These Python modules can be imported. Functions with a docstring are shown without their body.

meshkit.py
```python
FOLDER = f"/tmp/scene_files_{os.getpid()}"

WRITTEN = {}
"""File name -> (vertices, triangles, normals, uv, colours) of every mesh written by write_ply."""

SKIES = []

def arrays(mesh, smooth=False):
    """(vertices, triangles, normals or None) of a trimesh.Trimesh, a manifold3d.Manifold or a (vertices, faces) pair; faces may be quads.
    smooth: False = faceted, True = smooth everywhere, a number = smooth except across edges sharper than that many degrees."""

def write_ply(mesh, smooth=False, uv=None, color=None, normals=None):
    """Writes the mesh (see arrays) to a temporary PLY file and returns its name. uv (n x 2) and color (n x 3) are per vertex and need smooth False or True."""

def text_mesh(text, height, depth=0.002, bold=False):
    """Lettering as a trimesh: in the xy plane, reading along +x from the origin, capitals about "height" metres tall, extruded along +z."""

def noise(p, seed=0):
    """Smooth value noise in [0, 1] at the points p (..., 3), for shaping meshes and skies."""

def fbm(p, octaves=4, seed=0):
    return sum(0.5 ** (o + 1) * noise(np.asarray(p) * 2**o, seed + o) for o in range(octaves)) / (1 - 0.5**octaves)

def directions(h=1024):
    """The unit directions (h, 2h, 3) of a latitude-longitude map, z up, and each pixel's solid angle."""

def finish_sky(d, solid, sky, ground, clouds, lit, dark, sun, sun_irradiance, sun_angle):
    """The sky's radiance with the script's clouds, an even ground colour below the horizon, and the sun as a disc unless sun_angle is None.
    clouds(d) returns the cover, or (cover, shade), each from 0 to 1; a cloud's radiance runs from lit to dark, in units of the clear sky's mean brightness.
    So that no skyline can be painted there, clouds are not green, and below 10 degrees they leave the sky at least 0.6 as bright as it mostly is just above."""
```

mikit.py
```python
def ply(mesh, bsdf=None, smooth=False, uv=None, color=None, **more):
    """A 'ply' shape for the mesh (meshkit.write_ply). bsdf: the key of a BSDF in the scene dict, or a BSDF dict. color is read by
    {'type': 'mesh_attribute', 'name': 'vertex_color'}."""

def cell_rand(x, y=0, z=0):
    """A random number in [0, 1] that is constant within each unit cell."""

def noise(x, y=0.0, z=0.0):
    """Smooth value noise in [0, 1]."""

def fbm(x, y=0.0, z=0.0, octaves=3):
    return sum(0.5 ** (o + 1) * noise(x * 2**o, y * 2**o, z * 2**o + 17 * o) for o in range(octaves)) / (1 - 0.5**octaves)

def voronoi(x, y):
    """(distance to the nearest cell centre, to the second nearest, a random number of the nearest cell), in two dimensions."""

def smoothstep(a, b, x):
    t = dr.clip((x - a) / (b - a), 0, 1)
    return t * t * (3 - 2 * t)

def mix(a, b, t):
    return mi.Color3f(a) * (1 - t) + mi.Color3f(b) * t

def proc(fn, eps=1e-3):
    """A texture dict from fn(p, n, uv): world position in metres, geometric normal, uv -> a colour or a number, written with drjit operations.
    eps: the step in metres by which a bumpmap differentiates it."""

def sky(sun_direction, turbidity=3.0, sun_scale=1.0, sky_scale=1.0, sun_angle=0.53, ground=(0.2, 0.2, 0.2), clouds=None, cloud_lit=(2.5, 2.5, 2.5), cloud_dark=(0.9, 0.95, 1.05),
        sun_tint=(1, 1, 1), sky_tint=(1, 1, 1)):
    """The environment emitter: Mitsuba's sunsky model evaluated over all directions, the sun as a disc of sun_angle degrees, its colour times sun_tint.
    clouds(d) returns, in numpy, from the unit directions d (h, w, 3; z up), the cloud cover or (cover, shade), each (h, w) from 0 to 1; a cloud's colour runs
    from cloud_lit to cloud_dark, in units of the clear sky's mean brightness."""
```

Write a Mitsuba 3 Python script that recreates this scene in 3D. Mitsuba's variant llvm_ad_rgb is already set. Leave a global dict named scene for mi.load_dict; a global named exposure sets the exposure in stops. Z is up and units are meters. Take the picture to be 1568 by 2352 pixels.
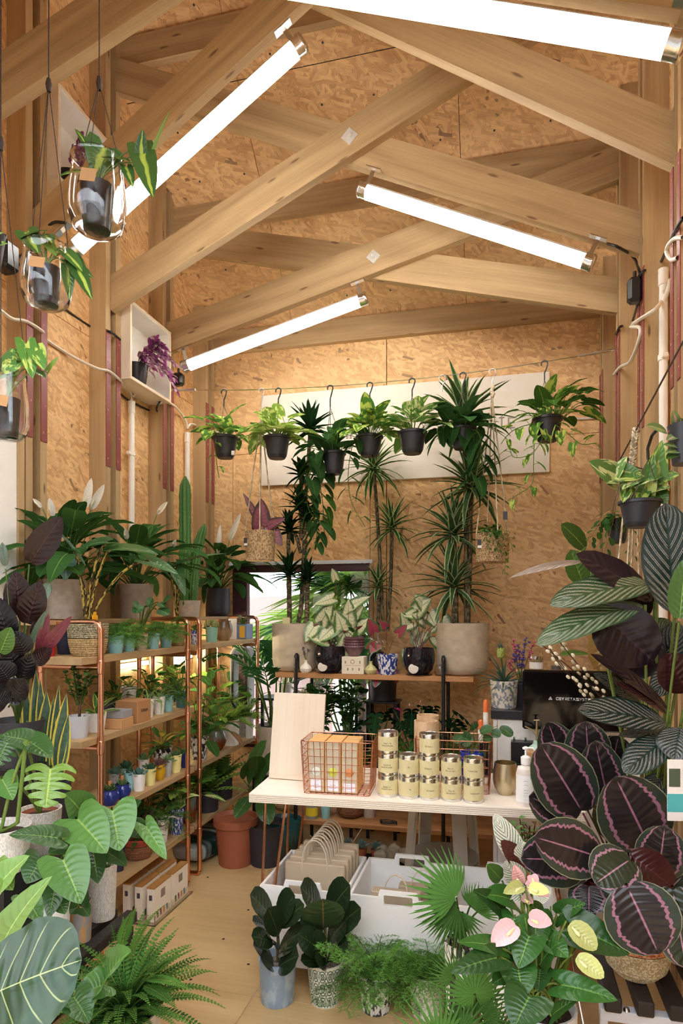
import math, random, numpy as np, trimesh, shapely, mitsuba as mi, drjit as dr, mikit, meshkit
from mikit import noise, fbm, voronoi, cell_rand, smoothstep, mix
T = mi.ScalarTransform4f
# ---------------------------------------------------------------- camera, sky, exposure
F, HZ, EYE, YAW = 1490.0, 1400.0, 1.5, math.atan(371 / 1490)   # focal length and horizon row in pixels of the 1568x2352 frame
CY, SY = math.cos(YAW), math.sin(YAW)
exposure = 0.66
scene = {'type': 'scene', 'camera': {'type': 'perspective', 'fov': math.degrees(2 * math.atan(784 / F)), 'fov_axis': 'x', 'near_clip': 0.05,
         'to_world': T().look_at([0, 0, EYE], [-SY, CY, EYE], [0, 0, 1]), 'principal_point_offset_y': -(HZ - 1176) / 2352}}
labels = {}
scene['sky'] = mikit.sky([0.3, -0.75, 0.6], turbidity=4.0, sun_scale=0.0, sky_scale=18.0, ground=(0.35, 0.33, 0.3), sky_tint=(.94, 1.0, 1.1),
                         clouds=lambda d: np.clip(meshkit.fbm(d * 3.0, 3, 5) * 1.6 - 0.1, 0, 1), cloud_lit=(1.6, 1.6, 1.6), cloud_dark=(1.0, 1.02, 1.05))
LAMP = 22.0
# ---------------------------------------------------------------- helpers
RNG = np.random.default_rng(7)
rnd = lambda a=0.0, b=1.0: float(RNG.uniform(a, b))
def lin(*c):
    if isinstance(c[0], str): c = [int(c[0][i:i + 2], 16) for i in (0, 2, 4)]
    c = np.array(c, float) / 255
    return np.where(c < .04045, c / 12.92, ((c + .055) / 1.055) ** 2.4)
def ray(px, py):
    r, s = (px - 784) / F, (HZ - py) / F
    return np.array([r * CY - SY, CY + r * SY, s])
def at(px, py, X=None, Y=None, Z=None, D=None):
    """A point of the room on the sight line of a pixel: at X, at Y, at height Z or at depth D."""
    q = ray(px, py)
    t = X / q[0] if X is not None else Y / q[1] if Y is not None else (Z - EYE) / q[2] if Z is not None else D
    return np.array([0, 0, EYE]) + q * t
count = {}
def nk(base):
    n = count.get(base, 0)
    count[base] = n + 1
    return base if n == 0 else f'{base}_{n:03d}'
def thing(name, label, cat=None, group=None, kind=None):
    k = nk(name)
    labels[k] = {'label': label}
    if cat: labels[k]['category'] = cat
    if group: labels[k]['group'] = group
    if kind: labels[k]['kind'] = kind
    return k
def struct(name, label=None):
    k = nk(name)
    labels[k] = {'kind': 'structure'}
    if label: labels[k]['label'] = label
    return k
def part(parent, name, m, mat='solid', smooth=True, label=None, kind=None, **more):
    if mat[:4] == 'leaf' and m[0][:, 1].min() < YB - .1:
        v = np.array(m[0]); v[:, 0] = np.clip(v[:, 0], XL + .004, XR - .004); v[:, 1] = np.minimum(v[:, 1], YB - .035); m = (v, m[1], m[2])
    k = nk(parent + '__' + name)
    scene[k] = mikit.ply((m[0], m[1]), mat, smooth=smooth, uv=m[2], **more)
    if label: labels[k] = {'label': label}
    if kind: labels.setdefault(k, {})['kind'] = kind
    return k
def whole(k, m, mat='solid', smooth=True):
    scene[k] = mikit.ply((m[0], m[1]), mat, smooth=smooth, uv=m[2])
    return k
def join(*ms):
    V, Fs, U, n = [], [], [], 0
    for m in ms:
        f = np.asarray(m[1])
        if f.shape[1] == 4: f = np.vstack([f[:, [0, 1, 2]], f[:, [0, 2, 3]]])
        V.append(m[0]); Fs.append(f + n); U.append(m[2]); n += len(m[0])
    return np.vstack(V), np.vstack(Fs), np.vstack(U)
def move(m, loc=(0, 0, 0), rz=0.0, rx=0.0, ry=0.0, s=1.0):
    v = np.asarray(m[0]) * s
    for ax, a in ((0, rx), (1, ry), (2, rz)):
        if a:
            c, q = math.cos(a), math.sin(a)
            i, j = [(1, 2), (2, 0), (0, 1)][ax]
            v = v.copy()
            v[:, i], v[:, j] = v[:, i] * c - v[:, j] * q, v[:, i] * q + v[:, j] * c
    return v + np.asarray(loc, float), m[1], m[2]
def unit(v):
    v = np.asarray(v, float)
    return v / (np.linalg.norm(v) + 1e-12)
# palette: one entry per colour scheme, looked up by the integer part of the texture coordinate
PAL = []
PALK = {}
def pal(c1, c2=None, t=0, rough=.5):
    key = (tuple(np.round(c1, 4)), None if c2 is None else tuple(np.round(c2, 4)), t, rough)
    if key not in PALK:
        PALK[key] = len(PAL)
        PAL.append([*c1, *(c1 if c2 is None else c2), t, rough])
    return PALK[key]
def cuv(n, k, r=None):
    r = int(rnd(0, 400)) if r is None else r
    return np.tile([16 * k + 1.5, 2 * r + .5], (n, 1))
def flat(mesh, k=None, grain=None, off=None):
    """Faceted copy of a trimesh; with k: one palette colour, else coordinates in metres, the first along the grain."""
    v = np.asarray(mesh.triangles, float).reshape(-1, 3)
    f = np.arange(len(v)).reshape(-1, 3)
    if k is not None: return v, f, cuv(len(v), k)
    n = np.repeat(np.asarray(mesh.face_normals), 3, axis=0)
    g = unit(grain)
    c = np.cross(n, g)
    end = np.linalg.norm(c, axis=1) < .3
    c[end] = np.cross(g, [.3, .5, .8])
    c /= np.linalg.norm(c, axis=1, keepdims=True)
    off = (rnd(0, 50), rnd(0, 50)) if off is None else off
    a = np.where(end, (v @ np.cross(g, c[0] if not end.all() else [0, 0, 1])) * .2, v @ g)
    return v, f, np.stack([a + off[0], np.einsum('ij,ij->i', v, c) + off[1]], 1)
def boxm(lo, hi, ch=0.0):
    """A box between two corners, its edges chamfered by ch."""
    lo, hi = np.minimum(lo, hi), np.maximum(lo, hi)
    c, h = (lo + hi) / 2, (hi - lo) / 2
    if ch <= 0: return trimesh.creation.box(extents=2 * h, transform=trimesh.transformations.translation_matrix(c))
    s = np.array([[x, y, z] for x in (-1, 1) for y in (-1, 1) for z in (-1, 1)], float)
    p = np.vstack([s * (h - ch * np.array(e)) for e in ((0, 1, 1), (1, 0, 1), (1, 1, 0))]) + c
    return trimesh.convex.convex_hull(p)
def bar(p0, p1, w, h, up=(0, 0, 1), ch=0.0):
    """A squared timber from p0 to p1, w across and h along up."""
    p0, p1 = np.asarray(p0, float), np.asarray(p1, float)
    d = unit(p1 - p0); s = unit(np.cross(d, up)); u = np.cross(s, d)
    L = np.linalg.norm(p1 - p0)
    m = boxm([0, -w / 2, -h / 2], [L, w / 2, h / 2], ch)
    M = np.eye(4); M[:3, 0], M[:3, 1], M[:3, 2], M[:3, 3] = d, s, u, p0
    return m.apply_transform(M)
def prism(pts, axis, a, b):
    """The polygon pts (in the two other axes, in order) extruded along an axis from a to b."""
    m = trimesh.creation.extrude_polygon(shapely.Polygon(pts), b - a, engine='earcut')
    v = np.array(m.vertices); w = np.empty_like(v)
    o = [i for i in range(3) if i != axis]
    w[:, o[0]], w[:, o[1]], w[:, axis] = v[:, 0], v[:, 1], v[:, 2] + a
    m = trimesh.Trimesh(w, m.faces, process=False)
    if m.volume < 0: m.invert()
    return m
def lathe(prof, k, n=24, rr=None, wob=0.0):
    """Profile [(radius, height)] turned about z, sharp corners kept sharp. Texture: around 1..5, up 0..1."""
    p = np.asarray(prof, float)
    q, keep = [p[0]], [0]
    for i in range(1, len(p)):
        q.append(p[i])
        if i < len(p) - 1:
            a, b = unit(p[i] - p[i - 1]), unit(p[i + 1] - p[i])
            if a @ b < .8: q.append(p[i]); keep.append(len(q) - 1)
    q = np.array(q); br = set(keep[1:])
    th = np.linspace(0, 2 * np.pi, n + 1)
    z0, z1 = p[:, 1].min(), p[:, 1].max()
    r = q[:, 0][:, None] * (1 + wob * np.sin(th * 3 + 1))[None]
    V = np.stack([r * np.cos(th), r * np.sin(th), np.repeat(q[:, 1][:, None], n + 1, 1)], -1)
    rr = int(rnd(0, 400)) if rr is None else rr
    U = np.stack(np.broadcast_arrays(16 * k + 1 + 4 * th[None] / (2 * np.pi), 2 * rr + .02 + .96 * ((q[:, 1] - z0) / max(z1 - z0, 1e-6))[:, None]), -1)
    fs = [[i * (n + 1) + j, i * (n + 1) + j + 1, (i + 1) * (n + 1) + j + 1, (i + 1) * (n + 1) + j] for i in range(len(q) - 1) if i + 1 not in br for j in range(n)]
    return V.reshape(-1, 3), np.array(fs), U.reshape(-1, 2)
def tube(pts, rad, k, sides=6, caps=False, r=None):
    p = np.asarray(pts, float)
    t = np.gradient(p, axis=0); t /= np.linalg.norm(t, axis=1, keepdims=True) + 1e-12
    a = unit(np.cross(t[0], [.31, .22, .9] if abs(t[0][2]) < .9 else [1, .1, 0]))
    A = [a]
    for i in range(1, len(p)):
        a = unit(A[-1] - t[i] * (A[-1] @ t[i])); A.append(a)
    A = np.array(A); B = np.cross(t, A)
    th = np.arange(sides + 1) * 2 * np.pi / sides
    R = np.broadcast_to(rad, (len(p),))[:, None, None]
    V = p[:, None] + R * (np.cos(th)[None, :, None] * A[:, None] + np.sin(th)[None, :, None] * B[:, None])
    s = np.concatenate([[0], np.cumsum(np.linalg.norm(np.diff(p, axis=0), axis=1))]); s = s / max(s[-1], 1e-9)
    r = int(rnd(0, 400)) if r is None else r
    U = np.stack(np.broadcast_arrays(16 * k + 1 + 4 * th[None] / (2 * np.pi), 2 * r + .02 + .96 * s[:, None]), -1)
    n = sides + 1
    i, j = np.meshgrid(np.arange(len(p) - 1), np.arange(sides), indexing='ij')
    q = np.stack([i * n + j, i * n + j + 1, (i + 1) * n + j + 1, (i + 1) * n + j], -1).reshape(-1, 4)
    m = (V.reshape(-1, 3), q, U.reshape(-1, 2))
    if caps:
        for e in (0, -1):
            ring = V[e][:-1]
            f = np.array([[0, i, i + 1] for i in range(1, sides - 1)])
            m = join(m, (ring, f[:, ::-1] if e == 0 else f, U[e][:-1]))
    return m
def bez(*pts, n=8):
    p = [np.asarray(x, float) for x in pts]; t = np.linspace(0, 1, n)[:, None]
    while len(p) > 1: p = [a + (b - a) * t for a, b in zip(p, p[1:])]
    return p[0]
def smoothpath(pts, n=6):
    """A Catmull-Rom path through the points."""
    p = np.asarray(pts, float); p = np.vstack([2 * p[0] - p[1], p, 2 * p[-1] - p[-2]])
    out = []
    for i in range(1, len(p) - 2):
        t = np.linspace(0, 1, n, endpoint=False)[:, None]
        a, b, c, d = p[i - 1:i + 3]
        out.append(.5 * (2 * b + (c - a) * t + (2 * a - 5 * b + 4 * c - d) * t ** 2 + (3 * b - a - 3 * c + d) * t ** 3))
    return np.vstack(out + [p[-2:-1]])
def text(s, h, p, xdir, k, bold=False, depth=.0012, up=(0, 0, 1), center=True):
    m = meshkit.text_mesh(s, h, depth, bold)
    v = np.array(m.vertices)
    if center: v[:, 0] -= (v[:, 0].max() + v[:, 0].min()) / 2
    x = unit(xdir); u = unit(up); nn = np.cross(x, u)
    return (v[:, :1] * x + v[:, 1:2] * u + v[:, 2:] * nn + np.asarray(p), np.array(m.faces), cuv(len(v), k))
# ---------------------------------------------------------------- materials
def look(uv):
    k = mi.Int32(dr.floor(uv.x / 16))
    r = dr.floor(uv.y / 2)
    g = lambda i: dr.gather(mi.Float, PALETTE, mi.UInt32(dr.maximum(k, 0)) * 8 + i)
    return uv.x - 16 * mi.Float(k) - 1, uv.y - 2 * r, r, mi.Color3f(g(0), g(1), g(2)), mi.Color3f(g(3), g(4), g(5)), mi.Int32(g(6) + .5), g(7)
def band(x, c, w, s):
    return 1 - smoothstep(w, w + s, dr.abs(x - c))
def leaf_color(p, n, uv):
    x, t, r, a, b, ty, _ = look(uv)
    u = x - 1.5
    au = dr.abs(u)
    q = cell_rand(r, 3)
    base = a * (.82 + .5 * q) * mi.Color3f(1.03, .98, .95)
    base = base * .88 + mi.Color3f(mi.luminance(base)) * .12
    nz = noise(u * 2.2 + r * 3.1, t * 7 + r)
    vein = dr.maximum(0, dr.sin((t * 9 - au * 1.4) * 6.2832))
    vein = vein * vein * vein * vein
    mid = 1 - smoothstep(.015, .06, au)
    plain = mix(base * (1 - .12 * vein), b, .75 * mid)
    edge = mix(base * (.8 + .4 * noise(u * 2, t * 30 + r)), b, smoothstep(.62, .75, au + .12 * (nz - .5)))
    blot = mix(base, b, smoothstep(.5, .66, noise(u * 2.4 + r * 3.1 + 5, t * 4 + r * 1.7) * .7 + .3 * noise(u * 9, t * 9 + r)))
    cen = mix(base, b, 1 - smoothstep(.12, .3, au + .25 * (nz - .5)))
    ph = (t * 11 - au * 4.0)
    fr = ph - dr.floor(ph)
    st = dr.maximum(band(fr, .32, .014, .03), band(fr, .56, .014, .03)) * (1 - smoothstep(.82, .95, au)) * smoothstep(.03, .08, au)
    stripe = mix(base, b, st)
    sg = dr.select(u > 0, 0.0, 31.0)
    jag = .10 * (noise(t * 7 + sg, r) - .5) + .10 * (noise(t * 38 + sg, r + 7) - .5)
    ring = band(au + jag, .68, .034, .03) * smoothstep(.02, .06, t) + band(au, 0, .022, .016) * smoothstep(.05, .1, t) * smoothstep(.93, .86, t)
    rim = mix(mi.Color3f(.035, .05, .035), base * (.8 + .5 * noise(t * 26 - au * 5, r)), smoothstep(.8, .62, au + jag))
    pinkring = mix(mix(rim, b, dr.minimum(ring, 1) * .8), mi.Color3f(.3, .32, .2), smoothstep(.955, .985, au))
    cal = mix(mix(base, b, smoothstep(.9, .55, au + .25 * (nz - .5) + .3 * t * t)), base * .6, .8 * mid + .35 * vein * smoothstep(.1, .2, au))
    bars = mix(base, b, .6 * smoothstep(.45, .6, noise(u * 2 + r, t * 34 + r * 2)))
    two = mix(a, b, smoothstep(.42, .58, noise(x * 2.2, t * 34 + r)))
    out = dr.select(ty == 0, plain, dr.select(ty == 1, edge, dr.select(ty == 2, blot, dr.select(ty == 3, cen, dr.select(ty == 4, stripe, dr.select(ty == 5, pinkring, dr.select(ty == 6, cal, dr.select(ty == 7, bars, two))))))))
    f6 = t * 5.5 - au * 1.6
    f6 = f6 - dr.floor(f6)
    veins = mix(base * (.8 + .4 * noise(u * 6, t * 14)), b, dr.maximum(.7 * (1 - smoothstep(.006, .018, au)), .5 * band(f6, .5, .018, .03) * (1 - smoothstep(.7, .95, au))))
    out = dr.select(ty == 10, veins, out)
    return dr.select(ty == 9, mix(mix(base, b, band(fr, .4, .10, .05) * (1 - smoothstep(.9, 1, au))), base, mid), out)
def solid_color(p, n, uv):
    x, t, r, a, b, ty, _ = look(uv)
    q = x * 3.0
    nz = fbm(q * 2 + r * 3, t * 9, r)
    concrete = a * (.82 + .36 * nz)
    f1, f2, c = voronoi(q * 2.2 + r, t * 6)
    speck = mix(a, b, smoothstep(.52, .56, fbm(q * 4 + r, t * 12, r)))
    floral = mix(a, b, smoothstep(.46, .52, noise(q * 3.2 + r, t * 8.5) * .65 + .35 * noise(q * 9, t * 24 + r)))
    gx, gy = q * 1.25 - dr.floor(q * 1.25) - .5, t * 3.2 - dr.floor(t * 3.2) - .5
    rr = dr.sqrt(gx * gx + gy * gy)
    tile = mix(a, b, dr.minimum(1, band(rr, .2, .04, .02) + band(rr, .42, .035, .02) + band(dr.abs(gx) - dr.abs(gy), 0, .035, .02) + band(rr, 0, .06, .02)) * smoothstep(.04, .05, t) * smoothstep(.93, .92, t))
    drip = mix(a, b, smoothstep(.42, .78, t + .35 * (noise(q * 9 + r, t * 1.5) - .5)))
    weave = mix(a, b, smoothstep(.3, .7, noise(q * 14 + r, t * 26))) * (.8 + .3 * noise(q * 40, t * 60))
    soil = mix(a, b, smoothstep(.35, .7, noise(p.x * 260, p.y * 260, p.z * 260)))
    bark = mix(a, b, smoothstep(.4, .6, noise(x * 2, t * 38 + r))) * (.75 + .5 * noise(x * 5, t * 90))
    stain = mix(a, b, smoothstep(.45, .7, fbm(q * 1.3 + r, t * 3.4, r)))
    out = dr.select(ty == 0, a, dr.select(ty == 1, concrete, dr.select(ty == 2, speck, dr.select(ty == 3, floral, dr.select(ty == 4, tile, dr.select(ty == 5, drip, dr.select(ty == 6, weave, dr.select(ty == 7, soil, dr.select(ty == 8, bark, stain)))))))))
    return out
def wood_color(p, n, uv):
    g = fbm(uv.x * 1.1, uv.y * 26, 3.0, 3)
    fine = noise(uv.x * 7, uv.y * 260)
    ring = dr.sin((uv.y * 42 + 2.2 * fbm(uv.x * .8, uv.y * 5) * 6.2832))
    f1, f2, c = voronoi(uv.x * 2.4 + 9, uv.y * 10)
    knot = dr.select(c > .66, 1 - smoothstep(.025, .09, f1), 0)
    t = dr.clip(.32 + .7 * (g - .35) + .2 * ring + .3 * (fine - .5), 0, 1)
    return t, knot
def pine(p, n, uv):
    t, knot = wood_color(p, n, uv)
    tone = noise(dr.floor(uv.x / 50) , dr.floor(uv.y / 50)) 
    return mix(mix(PINE_A, PINE_B, t), PINE_K, .8 * knot)
PINE_A, PINE_B, PINE_K = (.47, .325, .165), (.29, .175, .078), (.12, .055, .025)
def birch(p, n, uv):
    t, knot = wood_color(p, n, uv * .6)
    return mix((.80, .70, .56), (.68, .55, .40), t)
def strands(x, y):
    tone, which = mi.Float(.5), mi.Float(0)
    for i, ang in enumerate((.2, 1.9, -.5, 2.6, .9, -1.1, 1.4, .05, 2.2, -.3)):
        c, s = math.cos(ang), math.sin(ang)
        a, b = (x * c + y * s) + i * 3.7, (y * c - x * s) + i * 1.3
        b = b + .006 * noise(a * 18, b * 30)
        row = dr.floor(b * 60)
        a = a * 13 + 7 * cell_rand(row, i)
        q = cell_rand(a, row, i)
        st = noise(a * 2, b * 420)
        on = q > .66
        tone = dr.select(on, dr.clip(cell_rand(a, row, i + 20) * .8 + .5 * (st - .4), 0, 1), tone)
        which = dr.select(on, q, which)
    return tone, which
def osb(p, n, uv):
    tone, which = strands(uv.x, uv.y)
    tone = dr.clip(tone * .85 - .06 + .5 * (fbm(uv.x * 2.5, uv.y * 2.5) - .4), 0, 1)
    col = mix((.78, .51, .245), (.45, .225, .085), tone)
    return mix(col, (.17, .08, .04), dr.select(which > .996, .7, 0))
def osb_height(p, n, uv):
    return .0008 * fbm(uv.x * 30, uv.y * 60)
def ply_floor(p, n, uv):
    t, knot = wood_color(p, n, mi.Point2f(uv.x * .5, uv.y * .35))
    big = fbm(uv.x * 1.3, uv.y * 5, 1.0)
    return mix(mix((.62, .43, .21), (.42, .26, .105), .55 * t + .6 * (big - .35)), (.12, .07, .03), .5 * knot * .5)
def ply_rough(p, n, uv):
    return .33 + .25 * fbm(uv.x * 3, uv.y * 7)
def two(d): return {'type': 'twosided', 'bsdf': d}
scene['leaf'] = {'type': 'principledthin', 'base_color': mikit.proc(leaf_color), 'roughness': .36, 'diff_trans': .55, 'eta': 1.45}
def rib_height(p, n, uv):
    x, t = uv.x - 16 * dr.floor(uv.x / 16) - 2.5, uv.y - 2 * dr.floor(uv.y / 2)
    return .0007 * dr.sin((t * 9 - dr.abs(x) * 1.6) * 6.2832) * (1 - dr.abs(x)) + .0006 * dr.minimum(dr.abs(x) * 8, 1)
scene['leafgloss'] = two({'type': 'bumpmap', 'arbitrary': mikit.proc(rib_height), 'scale': 1.0, 'bsdf': {'type': 'principled', 'base_color': mikit.proc(lambda p, n, uv: leaf_color(p, n, uv) * .8), 'roughness': .24, 'specular': .4}})
scene['solid'] = two({'type': 'principled', 'base_color': mikit.proc(solid_color), 'roughness': mikit.proc(lambda p, n, uv: look(uv)[6]), 'specular': .5})
scene['pine'] = two({'type': 'principled', 'base_color': mikit.proc(pine), 'roughness': .62, 'specular': .35})
scene['warmwood'] = two({'type': 'principled', 'base_color': mikit.proc(lambda p, n, uv: mix((.50, .25, .10), (.30, .13, .045), wood_color(p, n, uv)[0])), 'roughness': .55, 'specular': .4})
scene['whiteply'] = two({'type': 'principled', 'base_color': mikit.proc(lambda p, n, uv: mix((.82, .76, .67), (.74, .66, .55), wood_color(p, n, uv * .7)[0])), 'roughness': .42, 'specular': .45})
scene['birch'] = two({'type': 'principled', 'base_color': mikit.proc(birch), 'roughness': .5, 'specular': .4})
scene['osb'] = two({'type': 'bumpmap', 'arbitrary': mikit.proc(osb_height), 'scale': 1.0, 'bsdf': {'type': 'principled', 'base_color': mikit.proc(osb), 'roughness': .6, 'specular': .3}})
scene['plyfloor'] = two({'type': 'principled', 'base_color': mikit.proc(ply_floor), 'roughness': mikit.proc(ply_rough), 'specular': .45})
scene['copper'] = two({'type': 'principled', 'base_color': {'type': 'rgb', 'value': [.80, .40, .25]}, 'metallic': 1.0, 'roughness': .24})
scene['chrome'] = two({'type': 'principled', 'base_color': {'type': 'rgb', 'value': [.75, .75, .74]}, 'metallic': 1.0, 'roughness': .18})
scene['brass'] = two({'type': 'principled', 'base_color': {'type': 'rgb', 'value': [.62, .54, .36]}, 'metallic': 1.0, 'roughness': .32})
scene['glass'] = {'type': 'dielectric', 'int_ior': 1.45}
scene['pane'] = {'type': 'thindielectric', 'int_ior': 1.5}
# ---------------------------------------------------------------- the room
XL, XR, YB, YF = -2.06, .597, 4.42, .62          # stud faces left and right, back wall, open front
OL, OR = XL - .10, XR + .10                      # the boards between the studs
PAIRS = [.73, 1.33, 1.93, 2.53, 3.128, 3.727, 4.33]
RIDGE = 2.56
roof = lambda y: 5.33 - .97 * abs(y - RIDGE)
k_white = pal(lin('e6e2da'), rough=.6); k_maroon = pal(lin('7c3a38'), rough=.42); k_dark = pal(lin('26242a'), rough=.4)
k_pvc = pal(lin('e9e4da'), rough=.35); k_black = pal(lin('17171a'), rough=.35)
fl = struct('floor', 'plywood sheet floor')
for i, (x0, x1) in enumerate([(-2.16, -.94), (-.937, .283), (.286, .7)]):
    for y0, y1 in [(-1.2, .12), (.123, 2.36), (2.363, 4.42)]:
        part(fl, 'sheet', flat(boxm([x0, y0, -.018], [x1 - .003, y1, 0], .001), grain=(1, 0, 0)), 'plyfloor', False)
part(fl, 'screw', join(*[(lambda q: move(lathe([(0, .0008), (.006, .0008), (.006, -.004)], k_dark, 8), q))(at(x, y, Z=0)) for x, y in [(513, 2157), (446, 2240), (438, 2250), (570, 2090), (477, 2015), (596, 2074), (420, 2330), (570, 2215)]]), kind='stuff')
# outside the open front: paving
gp = struct('floor_outside', 'pavement outside the shop front')
whole(gp, flat(boxm([-6, -7, -.06], [6, -1.21, -.03]), pal(lin('9a958c'), t=1, rough=.8)), smooth=False)
gq = struct('floor_yard', 'pale paving of the yard behind the window')
whole(gq, flat(boxm([-5, 4.6, -.06], [3, 9, -.03]), pal(lin('b5aea4'), t=1, rough=.8)), smooth=False)
sw = struct('wall_street', 'brick-brown building across the street behind the viewer')
whole(sw, flat(boxm([-9, -8.2, -.05], [9, -8, 5.0]), pal(lin('8a7868'), t=1, rough=.8)), smooth=False)
def wall_side(name, x0, x1, holes=()):
    w = struct(name, 'oriented strand board wall between paired pine studs')
    for y0, y1 in [(YF, 1.33), (1.333, 2.527), (2.53, 3.727), (3.73, YB)]:
        for z0, z1 in [(0, .527), (.53, 2.965), (2.968, 9)]:
            if z1 < 9: pts = [(y0, z0), (y1 - .003, z0), (y1 - .003, z1), (y0, z1)]
            else:
                pts = [(y0, z0), (y1 - .003, z0), (y1 - .003, roof(y1 - .003))] + ([(RIDGE, roof(RIDGE))] if y0 < RIDGE < y1 else []) + [(y0, roof(y0))]
            part(w, 'panel', flat(prism(pts, 0, x0, x1), grain=(0, 1, 0)), 'osb', False)
    inner = x1 if x0 < 0 and name == 'wall_left' else x0
    face = XL if name == 'wall_left' else XR
    for c in PAIRS:
        for s in (-1, 1):
            y0, y1 = c + s * .047 - .022, c + s * .047 + .022
            pts = [(y0, 0), (y1, 0), (y1, roof(y1) - .01), (y0, roof(y0) - .01)]
            part(w, 'stud', flat(prism(pts, 0, min(inner, face), max(inner, face)), grain=(0, 0, 1)), 'pine', False)
    return w
wl = wall_side('wall_left', OL - .018, OL)
wr = wall_side('wall_right', OR, OR + .018)
# outer cladding behind the boards
for nm, m in [('wall_left_cladding', boxm([OL - .03, YF, 0], [OL - .02, YB + .03, 5.4])), ('wall_right_cladding', boxm([OR + .02, YF, 0], [OR + .03, YB + .03, 5.4]))]:
    whole(struct(nm, 'outer cladding behind the boards'), flat(m, pal(lin('6d5a48'), rough=.7)), smooth=False)
# red steel straps screwed to the studs
def strap(w, x, y, z0, z1):
    f = -1 if x > 0 else 1
    m = flat(boxm([x, y - .021, z0], [x + f * .004, y + .021, z1]), k_maroon)
    w = part(w, 'strap', m, smooth=False, label='dark red steel strap screwed to the stud')
    n = max(3, int((z1 - z0) / .11))
    dots = [move(lathe([(0, .002), (.005, .0015), (.006, 0)], pal(lin('a06a60'), rough=.4), 8), (x + f * .004, y + (.006 if i % 2 else -.006), z0 + .04 + i * (z1 - z0 - .08) / (n - 1)), ry=f * math.pi / 2) for i in range(n)]
    for m in dots: part(w, 'screw', m)
for c, zl, zt in [(1.93, 2.3, 3.0), (2.53, 2.275, 2.975), (3.128, 2.27, 3.0), (3.727, 2.26, 2.98), (4.33, 2.27, 2.98)]:
    for s in (-1, 1):
        strap(wl, XL, c + s * .047, zl, zt)
        strap(wr, XR, c + s * .047, zl + .03, zt + (.12 if c < 3 else 0))
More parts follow.
